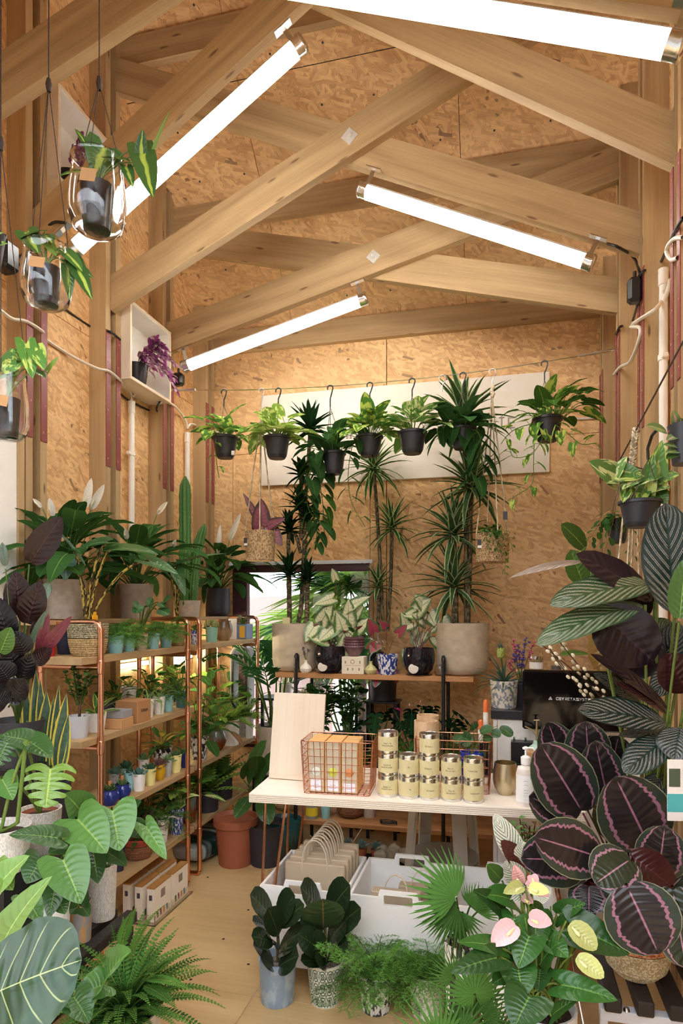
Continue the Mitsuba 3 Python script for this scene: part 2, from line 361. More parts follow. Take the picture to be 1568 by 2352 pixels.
# back wall with the window opening
WX0, WX1, WZ0, WZ1 = -1.92, -.895, .5, 1.82
wb = struct('wall_back', 'oriented strand board back wall')
for x0, x1, z0, z1 in [(OL, WX0, 0, 2.63), (WX0, WX1, 0, WZ0), (WX0, WX1, WZ1, 2.63), (WX1, -.78, 0, 2.63), (-.777, OR, 0, 2.63), (OL, -.78, 2.633, roof(YB)), (-.777, OR, 2.633, roof(YB))]:
    part(wb, 'panel', flat(boxm([x0, YB, z0], [x1 - .003, YB + .018, z1]), grain=(1, 0, 0)), 'osb', False)
cb = struct('wall_back_cladding', 'outer cladding behind the boards')
for x0, x1, z0, z1 in [(OL, WX0, 0, 3.6), (WX1, OR, 0, 3.6), (WX0, WX1, 0, WZ0), (WX0, WX1, WZ1, 3.6)]:
    part(cb, 'board', flat(boxm([x0, YB + .02, z0], [x1, YB + .03, z1]), pal(lin('6d5a48'), rough=.7)), smooth=False)
# ceiling: two pitches of boards on purlins
ce = struct('ceiling', 'pitched ceiling of oriented strand board on pine purlins')
def pitch(y0, y1, x0, x1):
    a, b = np.array([x0, y0, roof(y0)]), np.array([x0, y1, roof(y1)])
    n = unit(np.cross(b - a, [1, 0, 0])); n = n if n[2] > 0 else -n
    c = [a, b, b + [x1 - x0, 0, 0], a + [x1 - x0, 0, 0]]
    return trimesh.convex.convex_hull(np.array(c + [q + n * .018 for q in c]))
for y0, y1 in [(YF, 1.56), (1.563, RIDGE), (RIDGE, 3.42), (3.423, YB + .02)]:
    for x0, x1 in [(OL - .02, -1.46), (-1.457, -.24), (-.237, OR + .02)]:
        part(ce, 'panel', flat(pitch(y0, y1, x0, x1), grain=(1, 0, 0)), 'osb', False)
whole(struct('roof_covering', 'roof covering above the boards'), join(*[flat(trimesh.convex.convex_hull(np.array([[x, y, roof(y) + o] for x in (OL - .04, OR + .04) for y in yy for o in (.03, .04)])), pal(lin('5b5550'), rough=.7)) for yy in ((YF, RIDGE), (RIDGE, YB + .04))]), smooth=False)
for c in PAIRS:
    sg = 1 if c > RIDGE else -1
    y = (c + .09 * sg) if c < 4.2 else YB - .025
    if abs(c - 2.53) < .01: y = c - .08
    part(ce, 'purlin', flat(bar([XL, y, roof(y) - .105], [XR, y, roof(y) - .105], .045, .16), grain=(1, 0, 0)), 'pine', False)
part(ce, 'nail', join(*[move(lathe([(0, -.002), (.006, -.001), (.006, .002)], k_dark, 6), (x, y, roof(y) - .001), rx=math.radians(-44)) for y in np.linspace(2.8, 4.3, 9) for x in np.linspace(-1.9, .5, 9) + rnd(-.1, .1)]), kind='stuff')
# scissor braces bolted across the room
k_plate = pal(lin('c9c6bf'), rough=.3)
def brace(name, label, c, lo_left, dy, hi):
    b = struct(name, label)
    xa, xb = XL, XR
    za, zb = (3.12, hi) if lo_left else (hi, 3.10)
    y0, y1 = c + dy - .023, c + dy + .023
    m = prism([(xa, za), (xb, zb), (xb, zb + .19), (xa, za + .19)], 1, y0, y1)
    part(b, 'timber', flat(m, grain=(xb - xa, 0, zb - za)), 'pine', False)
    return b
for c, hi in [(1.33, 3.55), (1.93, 4.12), (2.53, 4.86), (3.128, 4.34), (3.727, 3.79)]:
    lb = 'diagonal pine brace rising from the left wall'
    b = brace('roof_brace', lb, c, True, 0, hi)
    brace('roof_brace', 'diagonal pine brace falling to the right wall behind the other', c, False, .047, hi)
    zc = (3.12 + hi) / 2 + .095
    xc = (XL + XR) / 2
    part(b, 'bolt_plate', join(flat(bar([xc - .03, c - .026, zc], [xc + .03, c - .026, zc], .006, .06).apply_transform(trimesh.transformations.rotation_matrix(.75, [0, 1, 0], [xc, c, zc])), k_plate),
         move(lathe([(0, .012), (.012, .012), (.012, 0)], k_plate, 6), (xc, c - .028, zc), rx=math.pi / 2)), 'solid', False, label='square steel washer and bolt')
# the tall back-wall tie lies under the last purlin; strip lights hang below the braces
k_cable = pal(lin('1d1c1e'), rough=.5)
def strip_light(label, c, lo_left, hi, t0, t1):
    L = thing('strip_light', label, 'light', 'tubular strip lights under the roof braces')
    za, zb = (3.12, hi) if lo_left else (hi, 3.10)
    P = lambda x: np.array([x, c, za + (zb - za) * (x - XL) / (XR - XL)])
    d = unit(P(1) - P(0)); dn = np.array([d[2], 0, -d[0]]); dn = dn if dn[2] < 0 else -dn
    a, b = P(t0) + dn * .115, P(t1) + dn * .115
    R = .036
    q0, q1 = a + d * .05, b - d * .05
    k0 = pal((.9, .9, .9))
    m = tube([q0, q1], R, k0, 24)
    part(L, 'tube', m, 'solid', emitter={'type': 'area', 'radiance': {'type': 'rgb', 'value': [LAMP, LAMP * .97, LAMP * .91]}})
    an = np.radians(np.linspace(-62, 62, 9))
    ring = np.stack([-dn * math.cos(x) + np.array([0, 1, 0]) * math.sin(x) for x in an]) * (R * 1.03)
    V_ = np.vstack([q0 + ring, q1 + ring, q0 + ring * .985, q1 + ring * .985]); f_ = np.array([[i, i + 1, i + 10, i + 9] for i in range(8)])
    part(L, 'spine', (V_, np.vstack([f_, f_[:, ::-1] + 18]), cuv(len(V_), pal(lin('d8d6d0'), rough=.4))), label='opaque white spine along the top of the tube')
    for e, s in ((a, 1), (b, -1)):
        pr = tube([e, e + d * s * .004, e + d * s * .018, e + d * s * .02, e + d * s * .05], [R * .8, R * 1.06, R * 1.1, R * 1.02, R * 1.03], k0, 24, True)
        cap = part(L, 'end_cap', pr, 'chrome')
        up = -dn
        br = join(flat(bar(e + d * s * .035, e + d * s * .035 + up * .112, .004, .02, up=d), k0), flat(bar(e - d * .04 + up * .112 + d * s * .035, e + d * .04 + up * .112 + d * s * .035, .03, .004, up=up), k0))
        part(L, 'bracket', br, 'chrome', False)
    return L, a, b
strip_light('long lit strip light at the upper left behind the hanging glass jar', 2.53, True, 4.86, -1.95, -.85)
strip_light('lit strip light slanting down to the right wall beside a black plug box', 3.128, False, 4.34, -.645, .45)
strip_light('lit strip light nearest the sign, low end at the left wall over the wire', 3.727, True, 3.79, -1.99, -.80)
strip_light('lit strip light cut off by the top right corner of the picture', 1.93, False, 4.12, -.75, .52)
# ---------------------------------------------------------------- window, yard, sign, pipes and cables
wn = struct('window_1', 'window with a dark maroon frame')
k_frame = pal(lin('4a2a2e'), rough=.4)
fw = .05
for x0, x1, z0, z1 in [(WX0, WX1, WZ1 - .05, WZ1), (WX0, WX1, WZ0, WZ0 + fw), (WX0, WX0 + fw + .06, WZ0, WZ1), (WX1 - .012, WX1, WZ0, WZ1)]:
    part(wn, 'frame', flat(boxm([x0, YB - .005, z0], [x1, YB + .06, z1], .004), k_frame), smooth=False)
part(wn, 'pane', flat(boxm([WX0 + .11, YB + .03, WZ0 + .05], [WX1 - .012, YB + .031, WZ1 - .05]), k_frame), 'pane', False)
part(wn, 'head', flat(boxm([WX0 - .02, YB - .03, WZ1], [WX1 + .02, YB + .02, WZ1 + .025]), pal(lin('cfd3d6'), rough=.4)), smooth=False, label='pale metal head flashing')
part(wn, 'lining', flat(boxm([WX1, YB - .03, WZ0 - .02], [WX1 + .025, YB + .02, WZ1]), grain=(0, 0, 1)), 'pine', False, label='pine lining strip')
fe = struct('wall_yard', 'pale pink rendered wall across the yard')
whole(fe, flat(boxm([-5, 7.2, -.05], [-1.9, 7.35, 1.65]), pal(lin('e6c4bd'), t=1, rough=.8)), smooth=False)
# sign board
sg = thing('sign_board', 'large blank-looking off-white sign board on the back wall behind the hanging pots', 'sign')
k_sign = pal(lin('ddd3c2'), rough=.55)
SX0, SX1, SZ0, SZ1 = -1.69, .292, 2.39, 3.04
part(sg, 'board', flat(boxm([SX0, YB - .025, SZ0], [SX1, YB - .004, SZ1], .002), k_sign), smooth=False)
k_let = pal(lin('8c8172'), rough=.5)
yl = YB - .026
lt = []
for px, py, hh in [(797, 1000, 17), (805, 1000, 17), (896, 1000, 20), (912, 1000, 20)]:
    q = at(px, py, Y=yl); lt.append(flat(boxm(q - [.008, .001, hh * .0014], q + [.008, .001, hh * .0014]), k_let))
for px, py, s in [(1152, 972, 'I'), (1174, 972, 'E')]:
    q = at(px, py + 12, Y=yl); lt.append(text(s, .075, q + [0, 0, 0], (1, 0, 0), k_let))
part(sg, 'lettering', join(*lt), smooth=False, label='thin grey-brown letters mostly hidden by leaves')
# white boxes let into the left wall
def niche(lab, c0, c1, z0, z1):
    n = thing('display_box', lab, 'wall box', 'white-lined boxes in the left wall' if 0 else None)
    x0, x1 = OL + .002, -2.0
    y0, y1, w = c0 + .072, c1 - .072, .018
    part(n, 'back', flat(boxm([x0, y0 + w, z0 + w], [x0 + .004, y1 - w, z1 - w]), k_white), smooth=False, label='white back panel')
    for a, b in [((y0, z0), (y1, z0 + w)), ((y0, z1 - w), (y1, z1)), ((y0, z0 + w), (y0 + w, z1 - w)), ((y1 - w, z0 + w), (y1, z1 - w))]:
        part(n, 'side', flat(boxm([x0, a[0], a[1]], [x1, b[0], b[1]], .001), grain=(0, 1, 0)), 'birch', False)
    part(n, 'lining', join(flat(boxm([x0 + .004, y0 + w, z1 - w - .002], [x1 - .004, y1 - w, z1 - w]), k_white), flat(boxm([x0 + .004, y1 - w - .002, z0 + w], [x1 - .004, y1 - w, z1 - w - .002]), k_white), flat(boxm([x0 + .004, y0 + w, z0 + w], [x1 - .004, y1 - w, z0 + w + .002]), k_white)), smooth=False, label='white lining')
    return (y0 + y1) / 2, z0 + w + .002
n1 = niche('upper white-lined wooden box recess on the left wall with purple leaves', 2.53, 3.128, 3.50, 3.95)
n2 = niche('lower white-lined wooden box recess on the left wall below the long brace', 3.128, 3.727, 2.78, 3.22)
# white door panel at the left edge
pn = struct('door_1', 'white panel beside the left shelf')
part(pn, 'panel', flat(boxm([XL - .02, 1.62, 0], [XL + .012, 2.395, 2.30], .003), k_white), smooth=False)
part(pn, 'trim', flat(boxm([XL - .02, 2.395, 0], [XL + .02, 2.43, 2.30]), grain=(0, 0, 1)), 'pine', False)
# pipes
def pipe(lab, x, y, z0, z1, clips):
    p = thing('conduit_pipe', lab, 'pipe')
    r = .018
    part(p, 'tube', tube([(x, y, z0), (x, y, z1)], r, k_pvc, 16, True))
    part(p, 'collar', tube([(x, y, z1 - .04), (x, y, z1 + .03)], r * 1.18, k_pvc, 16, True))
    for z in clips:
        part(p, 'clip', join(tube([(x, y, z - .012), (x, y, z + .012)], r * 1.25, k_pvc, 16, True), flat(boxm([x - .012, y - .04, z - .01], [x + .012, y - .018, z + .01], .003), k_pvc)))
xa = OL + .03
PY = lambda px, x: at(px, 1000, X=x)[1]
pipe('white conduit pipe on the left wall beside the second pair of red straps', xa, PY(302, OL + .03), 1.35, 2.70, [2.42])
pipe('white conduit pipe on the left wall beside the third pair of red straps', xa, PY(430, OL + .03), 1.3, 2.70, [2.40])
xb = OR - .03
pipe('thin white conduit pipe in the far right corner behind the hanging pothos', xb, PY(1408, OR - .03), 1.2, 2.67, [2.35])
pipe('thick white conduit pipe on the right wall under the looped white cable', xb, PY(1523, OR - .03), 1.4, 2.93, [2.58, 2.02])
def cable(lab, pts, r, k, w='cable', grp=None):
    c = thing(w, lab, 'cable', grp)
    pts = [np.array([min(max(q[0], OL + r + .002), OR - r - .002), q[1], q[2]]) for q in pts]
    whole(c, tube(smoothpath(pts, 5), r, k, 6))
xs = XL + .006
L = lambda px, py, X=xs: at(px, py, X=X)
R = lambda px, py, X=XR - .006: at(px, py, X=X)
k_wc = pal(lin('ddd6c8'), rough=.5)
cable('white cable drooping along the left wall studs above the jars to the first pipe', [L(0, 712), L(28, 732), L(60, 738), L(98, 762), L(106, 780, OL + .02), L(165, 818, OL + .02), L(222, 846), L(250, 853), L(276, 874), L(290, 893, OL + .02), L(301, 905, OL + .03), L(302, 925, OL + .03)], .008, k_wc)
cable('white cable running under the lower wall box to the second pipe', [L(303, 912, OL + .04), L(318, 905, OL + .03), L(352, 925, OL + .03), L(365, 926), L(380, 922), L(398, 931), L(415, 948, OL + .03), L(428, 970, OL + .03), L(430, 985, OL + .03)], .008, k_wc)
cable('white cable from the second pipe along the back wall behind the hanging pots', [L(430, 985, OL + .035), L(440, 974, OL + .05), at(470, 985, Y=YB - .012), at(560, 1005, Y=YB - .012), at(605, 1007, Y=YB - .012)], .008, k_wc)
cable('white cable on the back wall rising into the far right corner pipe', [at(1290, 963, Y=YB - .012), at(1360, 960, Y=YB - .012), at(1376, 948, Y=YB - .03), R(1395, 925, OR - .05), R(1404, 905, OR - .03), R(1408, 925, OR - .03)], .008, k_wc)
cable('white cable looping across the right wall straps above the thick pipe', [R(1410, 860), R(1425, 842), R(1445, 832), R(1463, 795), R(1470, 755), R(1448, 750), R(1470, 733), R(1503, 712), R(1520, 690, OR - .03), R(1526, 668, OR - .03)], .009, k_wc)
cable('white cable arching above the right wall socket at the right edge', [R(1523, 700, OR - .03), R(1537, 655, OR - .02), R(1540, 640, OR - .02)], .009, k_wc)
cable('white cable loop at the right picture edge by the nearest straps', [R(1568, 545), R(1545, 550), R(1530, 575), R(1540, 596), R(1556, 592)], .008, k_wc)
cable('black cable clipped along the left wall to the second pair of studs', [L(28, 600), L(60, 620), L(145, 706, OL + .012), L(220, 757, OL + .012), L(247, 760), L(262, 768), L(276, 780)], .006, k_cable)
cable('black cable on the left wall below the lower wall box', [L(277, 905, OL + .012), L(300, 922, OL + .012), L(357, 948, OL + .012), L(360, 935), L(378, 905)], .006, k_cable)
cable('black cable stepping down the right wall straps past the plug box', [R(1568, 500), R(1545, 540), R(1508, 618, OR - .012), R(1478, 622), R(1466, 655), R(1462, 705), R(1447, 745, OR - .02), R(1424, 750), R(1415, 768)], .006, k_cable)
cable('black lead from the strip light down to the black plug box', [at(1395, 560, Y=3.1), at(1420, 568, Y=3.05), R(1455, 592), R(1468, 625), R(1464, 640)], .006, k_cable)
cable('black lead from the long strip light to the plug box at the left edge', [at(150, 512, Y=2.5), at(120, 512, Y=2.5), L(90, 545), L(40, 595), L(18, 600)], .006, k_cable)
def plug(lab, p, s):
    q = thing('plug_box', lab, 'power adaptor')
    s = np.array(s)
    part(q, 'case', flat(boxm(p - s, p + s, .014), k_black), smooth=False)
    part(q, 'gland', tube([p + [0, 0, s[2]], p + [0, 0, s[2] + .03]], .008, k_black, 8, True))
plug('black power adaptor at the far left edge beside the long strip light', L(12, 590, XL + .045), (.04, .045, .06))
plug('black power adaptor on the right wall under the slanting strip light', R(1457, 668, XR - .032), (.03, .03, .055))
plug('black power adaptor under the low end of the light nearest the sign', at(410, 872, X=XL + .04), (.035, .03, .04))
# the steel wire for the hanging pots
WY = 3.70
wz = lambda x: 2.885 - .07 * (1 - ((x + .73) / 1.33) ** 2)
wi = thing('hanging_wire', 'thin steel wire stretched across the room with turnbuckles at both ends', 'wire')
xx = np.linspace(XL + .005, XR - .005, 30)
part(wi, 'strand', tube(np.stack([xx, 0 * xx + WY, wz(xx)], 1), .0022, pal(lin('c8c4bb'), rough=.3), 5), 'chrome')
for x0, x1 in ((XL + .03, XL + .2), (XR - .2, XR - .03)):
    m = [flat(bar([x0, WY + s * .011, wz(x0)], [x1, WY + s * .011, wz(x1)], .006, .006), 0) for s in (-1, 1)]
    m += [flat(boxm([x - .006, WY - .014, wz(x) - .006], [x + .006, WY + .014, wz(x) + .006], .002), 0) for x in (x0, x1)]
    part(wi, 'turnbuckle', join(*m), 'chrome', False)
# second wire above the right-hand hanging plants
w2 = thing('plant_wire', 'dark wire running along the right wall holding the right-hand hanging plants', 'wire')
A2, B2 = at(1640, 650, X=.47), at(1420, 1062, X=.47)
whole(w2, tube([[.55, .70, 2.95], A2, B2, [XR - .004, B2[1] + .16, B2[2]]], .003, pal(lin('4a4038'), rough=.5), 5))
# ---------------------------------------------------------------- copper pipe shelving along the left wall
SFX, SBX = -1.66, -1.955
SHZ = [1.30, .957, .62, .287]
def shelf_unit(lab, ya, yb, boards, over=.1):
    u = thing('shelf_unit', lab, 'shelf')
    r = .0125
    for y in (ya, yb):
        fz = 1.447
        loop = [(SFX, y, .03), (SFX, y, fz - .03), (SFX - .009, y, fz - .009), (SFX - .03, y, fz), (SBX + .03, y, fz), (SBX + .009, y, fz - .009), (SBX, y, fz - .03), (SBX, y, .03)]
        part(u, 'pipe_frame', tube(loop, r, 0, 14), 'copper')
        part(u, 'foot_rail', tube([(SFX, y, .03), (SFX - .006, y, .016), (SFX - .02, y, .0128), (SBX + .02, y, .0128), (SBX + .006, y, .016), (SBX, y, .03)], r, 0, 14), 'copper')
        for z in boards:
            part(u, 'cross_pipe', tube([(SFX, y, z - .045), (SBX, y, z - .045)], r, 0, 12), 'copper')
            for x in (SFX, SBX):
                part(u, 'tee_fitting', tube([(x, y, z - .075), (x, y, z - .07), (x, y, z - .02), (x, y, z - .015)], [r, r * 1.22, r * 1.22, r], 0, 14), 'copper')
        for x in (SFX, SBX):
            part(u, 'elbow_fitting', tube([(x, y, fz - .045), (x, y, fz - .03)], r * 1.2, 0, 14), 'copper')
    for z in boards:
        part(u, 'board', flat(boxm([SBX + .016, ya - over, z - .03], [SFX - .015, yb + over, z], .002), grain=(0, 1, 0)), 'pine', False)
    return u
shelf_unit('nearer copper pipe shelf unit with four pine boards full of small pots', 2.43, 3.215, SHZ, .11)
shelf_unit('farther copper pipe shelf unit next to the window with pine boards', 3.355, 4.245, [1.30, .62, .287], .0)
sl = thing('shelf_lamp', 'small glowing strip lamp fixed to the wall behind the copper shelf', 'lamp')
part(sl, 'casing', flat(boxm([OL + .001, 3.2, 1.155], [OL + .012, 3.64, 1.185], .003), k_white), smooth=False)
part(sl, 'diffuser', flat(boxm([OL + .013, 3.21, 1.158], [OL + .02, 3.63, 1.182]), k_white), smooth=False, emitter={'type': 'area', 'radiance': {'type': 'rgb', 'value': [70, 60, 42]}})
sl = thing('shelf_lamp', 'small glowing strip lamp on the wall behind the farther copper shelf', 'lamp')
part(sl, 'casing', flat(boxm([OL + .001, 3.80, 1.155], [OL + .012, 4.22, 1.185], .003), k_white), smooth=False)
part(sl, 'diffuser', flat(boxm([OL + .013, 3.81, 1.158], [OL + .02, 4.21, 1.182]), k_white), smooth=False, emitter={'type': 'area', 'radiance': {'type': 'rgb', 'value': [140, 122, 88]}})
# ---------------------------------------------------------------- plank shelf at the back wall
ps = thing('plank_shelf', 'reclaimed plank shelf on black iron posts in front of the back wall', 'shelf')
PY0, PY1 = 3.80, 4.12
for z, x0, x1 in [(1.11, -1.37, -.165), (.46, -1.3, .1), (.215, -1.3, .1)]:
    part(ps, 'plank', flat(boxm([x0, PY0, z - .03], [x1, PY1, z], .003), grain=(1, 0, 0)), 'warmwood', False)
for x in (-1.232, -.336):
    y = PY0 - .012
    part(ps, 'post', tube([(x, y, 0), (x, y, 1.2), (x, y + .006, 1.215), (x, y + .02, 1.222), (x, y + .034, 1.215), (x, y + .04, 1.2), (x, y + .04, 1.13)], .0115, k_black, 10))
    part(ps, 'post', tube([(x, PY1 + .012, 0), (x, PY1 + .012, 1.2)], .0115, k_black, 10))
    for z in (1.08, .43, .185):
        part(ps, 'bracket', tube([(x, y, z - .012), (x, PY1 + .012, z - .012)], .0115, k_black, 8))
# ---------------------------------------------------------------- display table
TZ = .7435
tb = thing('display_table', 'white birch plywood table on copper hairpin legs covered with tins and baskets', 'table')
TA = math.radians(3.3)
M = lambda x, y, z=0: np.array([-1.016 + x * math.cos(TA) - y * math.sin(TA), 2.50 + x * math.sin(TA) + y * math.cos(TA), z])
TW, TD = 1.32, .52
top = boxm([0, 0, TZ - .038], [TW, TD, TZ], .002)
v, f, u = flat(top, grain=(1, 0, 0)); v = np.stack([M(*q) for q in v])
part(tb, 'top', (v, f, u), 'whiteply', False)
for i in range(4):
    z = TZ - .007 - i * .0075
    m = flat(boxm([.001, -.0006, z - .002], [TW - .001, .001, z]), pal(lin('b9a88e'), rough=.6))
    part(tb, 'ply_edge', (np.stack([M(*q) for q in m[0]]), m[1], m[2]), smooth=False)
for x in (.09, TW - .09):
    for y in (.07, TD - .07):
        s = -1 if x < .5 else 1
        a, b = M(x - .04 if s < 0 else x + .04, y, TZ - .04), M(x + .05 if s < 0 else x - .05, y, TZ - .04)
        e = M(x + s * .05, y - .01 if y < .2 else y + .01, .006)
        part(tb, 'hairpin_leg', tube([a, e + [-.012, 0, .02], e + [0, 0, -.0], e + [.012, 0, .02], b], .006, 0, 8), 'copper')
# crates on castors under the table
def crate(lab, x0, x1, y0=2.47, y1=2.87):
    c = thing('crate', lab, 'crate')
    z0, z1, w = .07, .385, .013
    k = k_ply
    def pan(a, b, tab):
        pts = [(a, z0), (b, z0), (b, z1)]
        m = (a + b) / 2
        if tab: pts += [(m + .08, z1), (m + .072, z1 + .028), (m - .072, z1 + .028), (m - .08, z1)]
        pts += [(a, z1)]
        pg = shapely.Polygon(pts)
        if tab: pg = pg.difference(shapely.box(m - .05, z1 - .02, m + .05, z1 + .006).buffer(.006))
        return pg
    for nm, y in (('front_panel', y0), ('back_panel', y1 - w)):
        mm = trimesh.creation.extrude_polygon(pan(x0 + w, x1 - w, True), w, engine='earcut')
        vv = np.array(mm.vertices); mm = trimesh.Trimesh(np.stack([vv[:, 0], vv[:, 2] + y, vv[:, 1]], 1), mm.faces[:, ::-1], process=False)
        part(c, nm, flat(mm, k), smooth=False)
    for x in (x0, x1 - w):
        sp_ = part(c, 'side_panel', flat(boxm([x, y0, z0 - .02], [x + w, y1, z1], .002), k), smooth=False)
        for z in (.1, .2, .32): part(sp_, 'screw', move(lathe([(0, .001), (.006, .001), (.006, -.001)], k_dark, 8), (x + w / 2, y0 - .0005, z), rx=math.pi / 2), smooth=False)
    part(c, 'base', flat(boxm([x0 + w, y0 + w, z0], [x1 - w, y1 - w, z0 + w]), k), smooth=False)
    for x in (x0 + .05, x1 - .04):
        for y in (y0 + .04, y1 - .05):
            wh = move(lathe([(0, -.012), (.018, -.012), (.024, -.007), (.024, .007), (.018, .012), (0, .012)], pal(lin('8f9296'), rough=.5), 16), (x, y, .0245), ry=math.pi / 2)
            part(c, 'castor', join(wh, flat(boxm([x - .017, y - .016, .03], [x - .013, y + .012, z0]), k_plate), flat(boxm([x + .013, y - .016, .03], [x + .017, y + .012, z0]), k_plate)))
    return (x0 + x1) / 2
k_ply = pal(lin('e3e1de'), rough=.5)
crate('left white plywood crate on castors holding brown paper bags', -.957, -.597)
crate('middle white plywood crate on castors behind the fan palm', -.588, -.195)
crate('right white plywood crate on castors partly hidden by pink flowers', -.186, .2)
k_kraft = pal(lin('b9a68c'), t=1, rough=.75)
for i in range(5):
    b = thing('paper_bag', f"brown paper carrier bag, {['nearest', 'second', 'third', 'fourth', 'rearmost'][i]} from the front in the left crate", 'bag', 'paper bags in the left crate')
    y = 2.62 + i * .045; x0, x1, zt = -.90 + i * .006, -.64 + i * .004, .43 + .006 * i
    part(b, 'body', flat(boxm([x0, y, .085], [x1, y + .03, zt], .004), k_kraft), smooth=False)
    for yy in (y + .002, y + .028):
        xm = (x0 + x1) / 2
        part(b, 'handle', tube(bez((xm - .055, yy, zt - .03), (xm - .065, yy, zt + .14), (xm + .065, yy, zt + .14), (xm + .055, yy, zt - .03), n=12), .0035, pal(lin('c4b59f'), rough=.8), 6))
for i, (x0, y) in enumerate([(-.52, 2.58), (-.42, 2.66)]):
    b = thing('paper_bag', 'brown paper carrier bag lying low in the middle crate' if i == 0 else 'brown paper carrier bag at the back of the middle crate', 'bag')
    part(b, 'body', flat(boxm([x0, y, .085], [x0 + .2, y + .05, .36], .004), k_kraft), smooth=False)
    part(b, 'handle', tube(bez((x0 + .05, y, .33), (x0 + .05, y, .47), (x0 + .16, y, .47), (x0 + .15, y, .33), n=10), .0035, pal(lin('c4b59f'), rough=.8), 6))
# stool below the table
st = thing('stool', 'grey bent plywood stool with two round discs below the table', 'stool')
sx, sy = -.29, 3.22
k_stool = pal(lin('b8b2a6'), rough=.45); k_st2 = pal(lin('d8c49c'), rough=.45)
part(st, 'seat', move(lathe([(0, 0), (.15, 0), (.165, .012), (.165, .03), (.155, .04), (0, .04)], k_st2, 36), (sx, sy, .56)))
part(st, 'lower_disc', move(lathe([(0, 0), (.17, 0), (.178, .01), (.178, .02), (.17, .026), (0, .026)], pal(lin('7d7770'), rough=.4), 36), (sx, sy, .27)))
for a in (.6, 2.2, 3.75, 5.3):
    d = np.array([math.cos(a), math.sin(a), 0]); q = np.array([sx, sy, 0])
    part(st, 'leg', flat(trimesh.convex.convex_hull(np.array([q + d * .15 + s * .035 * np.cross(d, [0, 0, 1]) + [0, 0, .56] + d * o for s in (-1, 1) for o in (0, .014)] + [q + d * .2 + s * .03 * np.cross(d, [0, 0, 1]) + d * o for s in (-1, 1) for o in (0, .014)])), k_stool), smooth=False)
# counter with black top and the till
ct = thing('counter', 'white sales counter with a dark worktop behind the display table', 'counter')
CX0, CY0, CZ = -.045, 3.10, 1.034
part(ct, 'worktop', flat(boxm([CX0 - .01, CY0 - .012, CZ - .042], [XR - .01, CY0 + .5, CZ], .003), pal(lin('23242b'), rough=.3)), smooth=False)
part(ct, 'front_panel', flat(boxm([CX0 + .02, CY0, .0], [XR - .01, CY0 + .018, CZ - .042]), k_white), smooth=False)
part(ct, 'side_panel', flat(boxm([CX0, CY0, .0], [CX0 + .018, CY0 + .49, CZ - .042]), k_white), smooth=False)
rs = thing('riser_shelf', 'low pine riser on the counter behind the black screen', 'shelf')
part(rs, 'board', flat(boxm([.06, 3.36, 1.172], [.56, 3.50, 1.19], .002), grain=(1, 0, 0)), 'pine', False)
for x in (.08, .53): part(rs, 'foot', flat(boxm([x, 3.37, CZ], [x + .018, 3.49, 1.172]), grain=(0, 0, 1)), 'pine', False)
mo = thing('till_screen', 'black glossy till screen with a white maker name on its back', 'monitor')
q0, q1 = at(1197, 1672, Y=3.03), at(1400, 1541, Y=3.0)
MA = .02
ms = boxm([0, 0, 0], [.42, .028, q1[2] - q0[2]], .008)
mc = part(mo, 'case', flat(ms.apply_transform(trimesh.transformations.rotation_matrix(.12, [1, 0, 0])).apply_translation([q0[0] + .004, 3.0, q0[2]]), pal(lin('0e0c0d'), rough=.08)), smooth=False)
zt = at(1290, 1607, Y=3.0)[2]
k_wt = pal(lin('e8e8e8'), rough=.4)
fn = lambda px: at(px, 1607, Y=3.0)[0]
yy = 3.0 - .12 * (zt - q0[2]) - .002
upv = unit([0, -.12, 1])
part(mc, 'lettering', join(text('CSY', .0125, [fn(1287) - .004, yy, zt], (1, 0, 0), k_wt, True, up=upv), text('RETAIL', .0125, [fn(1314) - .002, yy, zt], (1, 0, 0), k_wt, False, up=upv), text('SYSTEMS', .0122, [fn(1344) + .002, yy, zt], (1, 0, 0), k_wt, False, .0008, up=upv),
     *[move(lathe([(.002, 0), (.0038, 0)], k_wt, 8), [fn(1263) + dx, yy - .0003, zt + dz], rx=math.pi / 2) for dx, dz in ((0, .010), (-.004, .003), (.004, .003))]), smooth=False, label='white maker name CSY RETAIL SYSTEMS')
part(mo, 'stand', join(flat(bar([.33, 3.06, 1.1], [.33, 3.25, 1.045], .06, .02), k_black), flat(boxm([.24, 3.2, CZ], [.42, 3.34, CZ + .02], .004), k_black)), smooth=False)
# black slatted bench at the lower right
bn = thing('slatted_bench', 'black slatted bench on a white steel frame under the striped basket', 'bench')
BZ, BY0, BY1 = .42, 1.93, 2.95
k_slat = pal(lin('231f1f'), t=1, rough=.5); k_fr = pal(lin('cdd2dc'), rough=.3)
for i in range(4):
    x = .275 + i * .083
    part(bn, 'slat', flat(boxm([x, BY0, BZ - .042], [x + .045, BY1, BZ], .004), k_slat), smooth=False)
for y in (BY0 + .015, BY1 - .05):
    part(bn, 'frame', join(flat(boxm([.265, y, BZ - .075], [.59, y + .035, BZ - .0425], .002), k_fr), *[flat(boxm([x, y, 0], [x + .02, y + .02, BZ - .075], .002), k_fr) for x in (.265, .57)]), smooth=False)
    for x in (.335, .50): part(bn, 'bolt', move(lathe([(0, .01), (.006, .009), (.009, .002), (.01, 0)], k_plate, 10), (x, y + .01, BZ - .0425)), 'chrome')
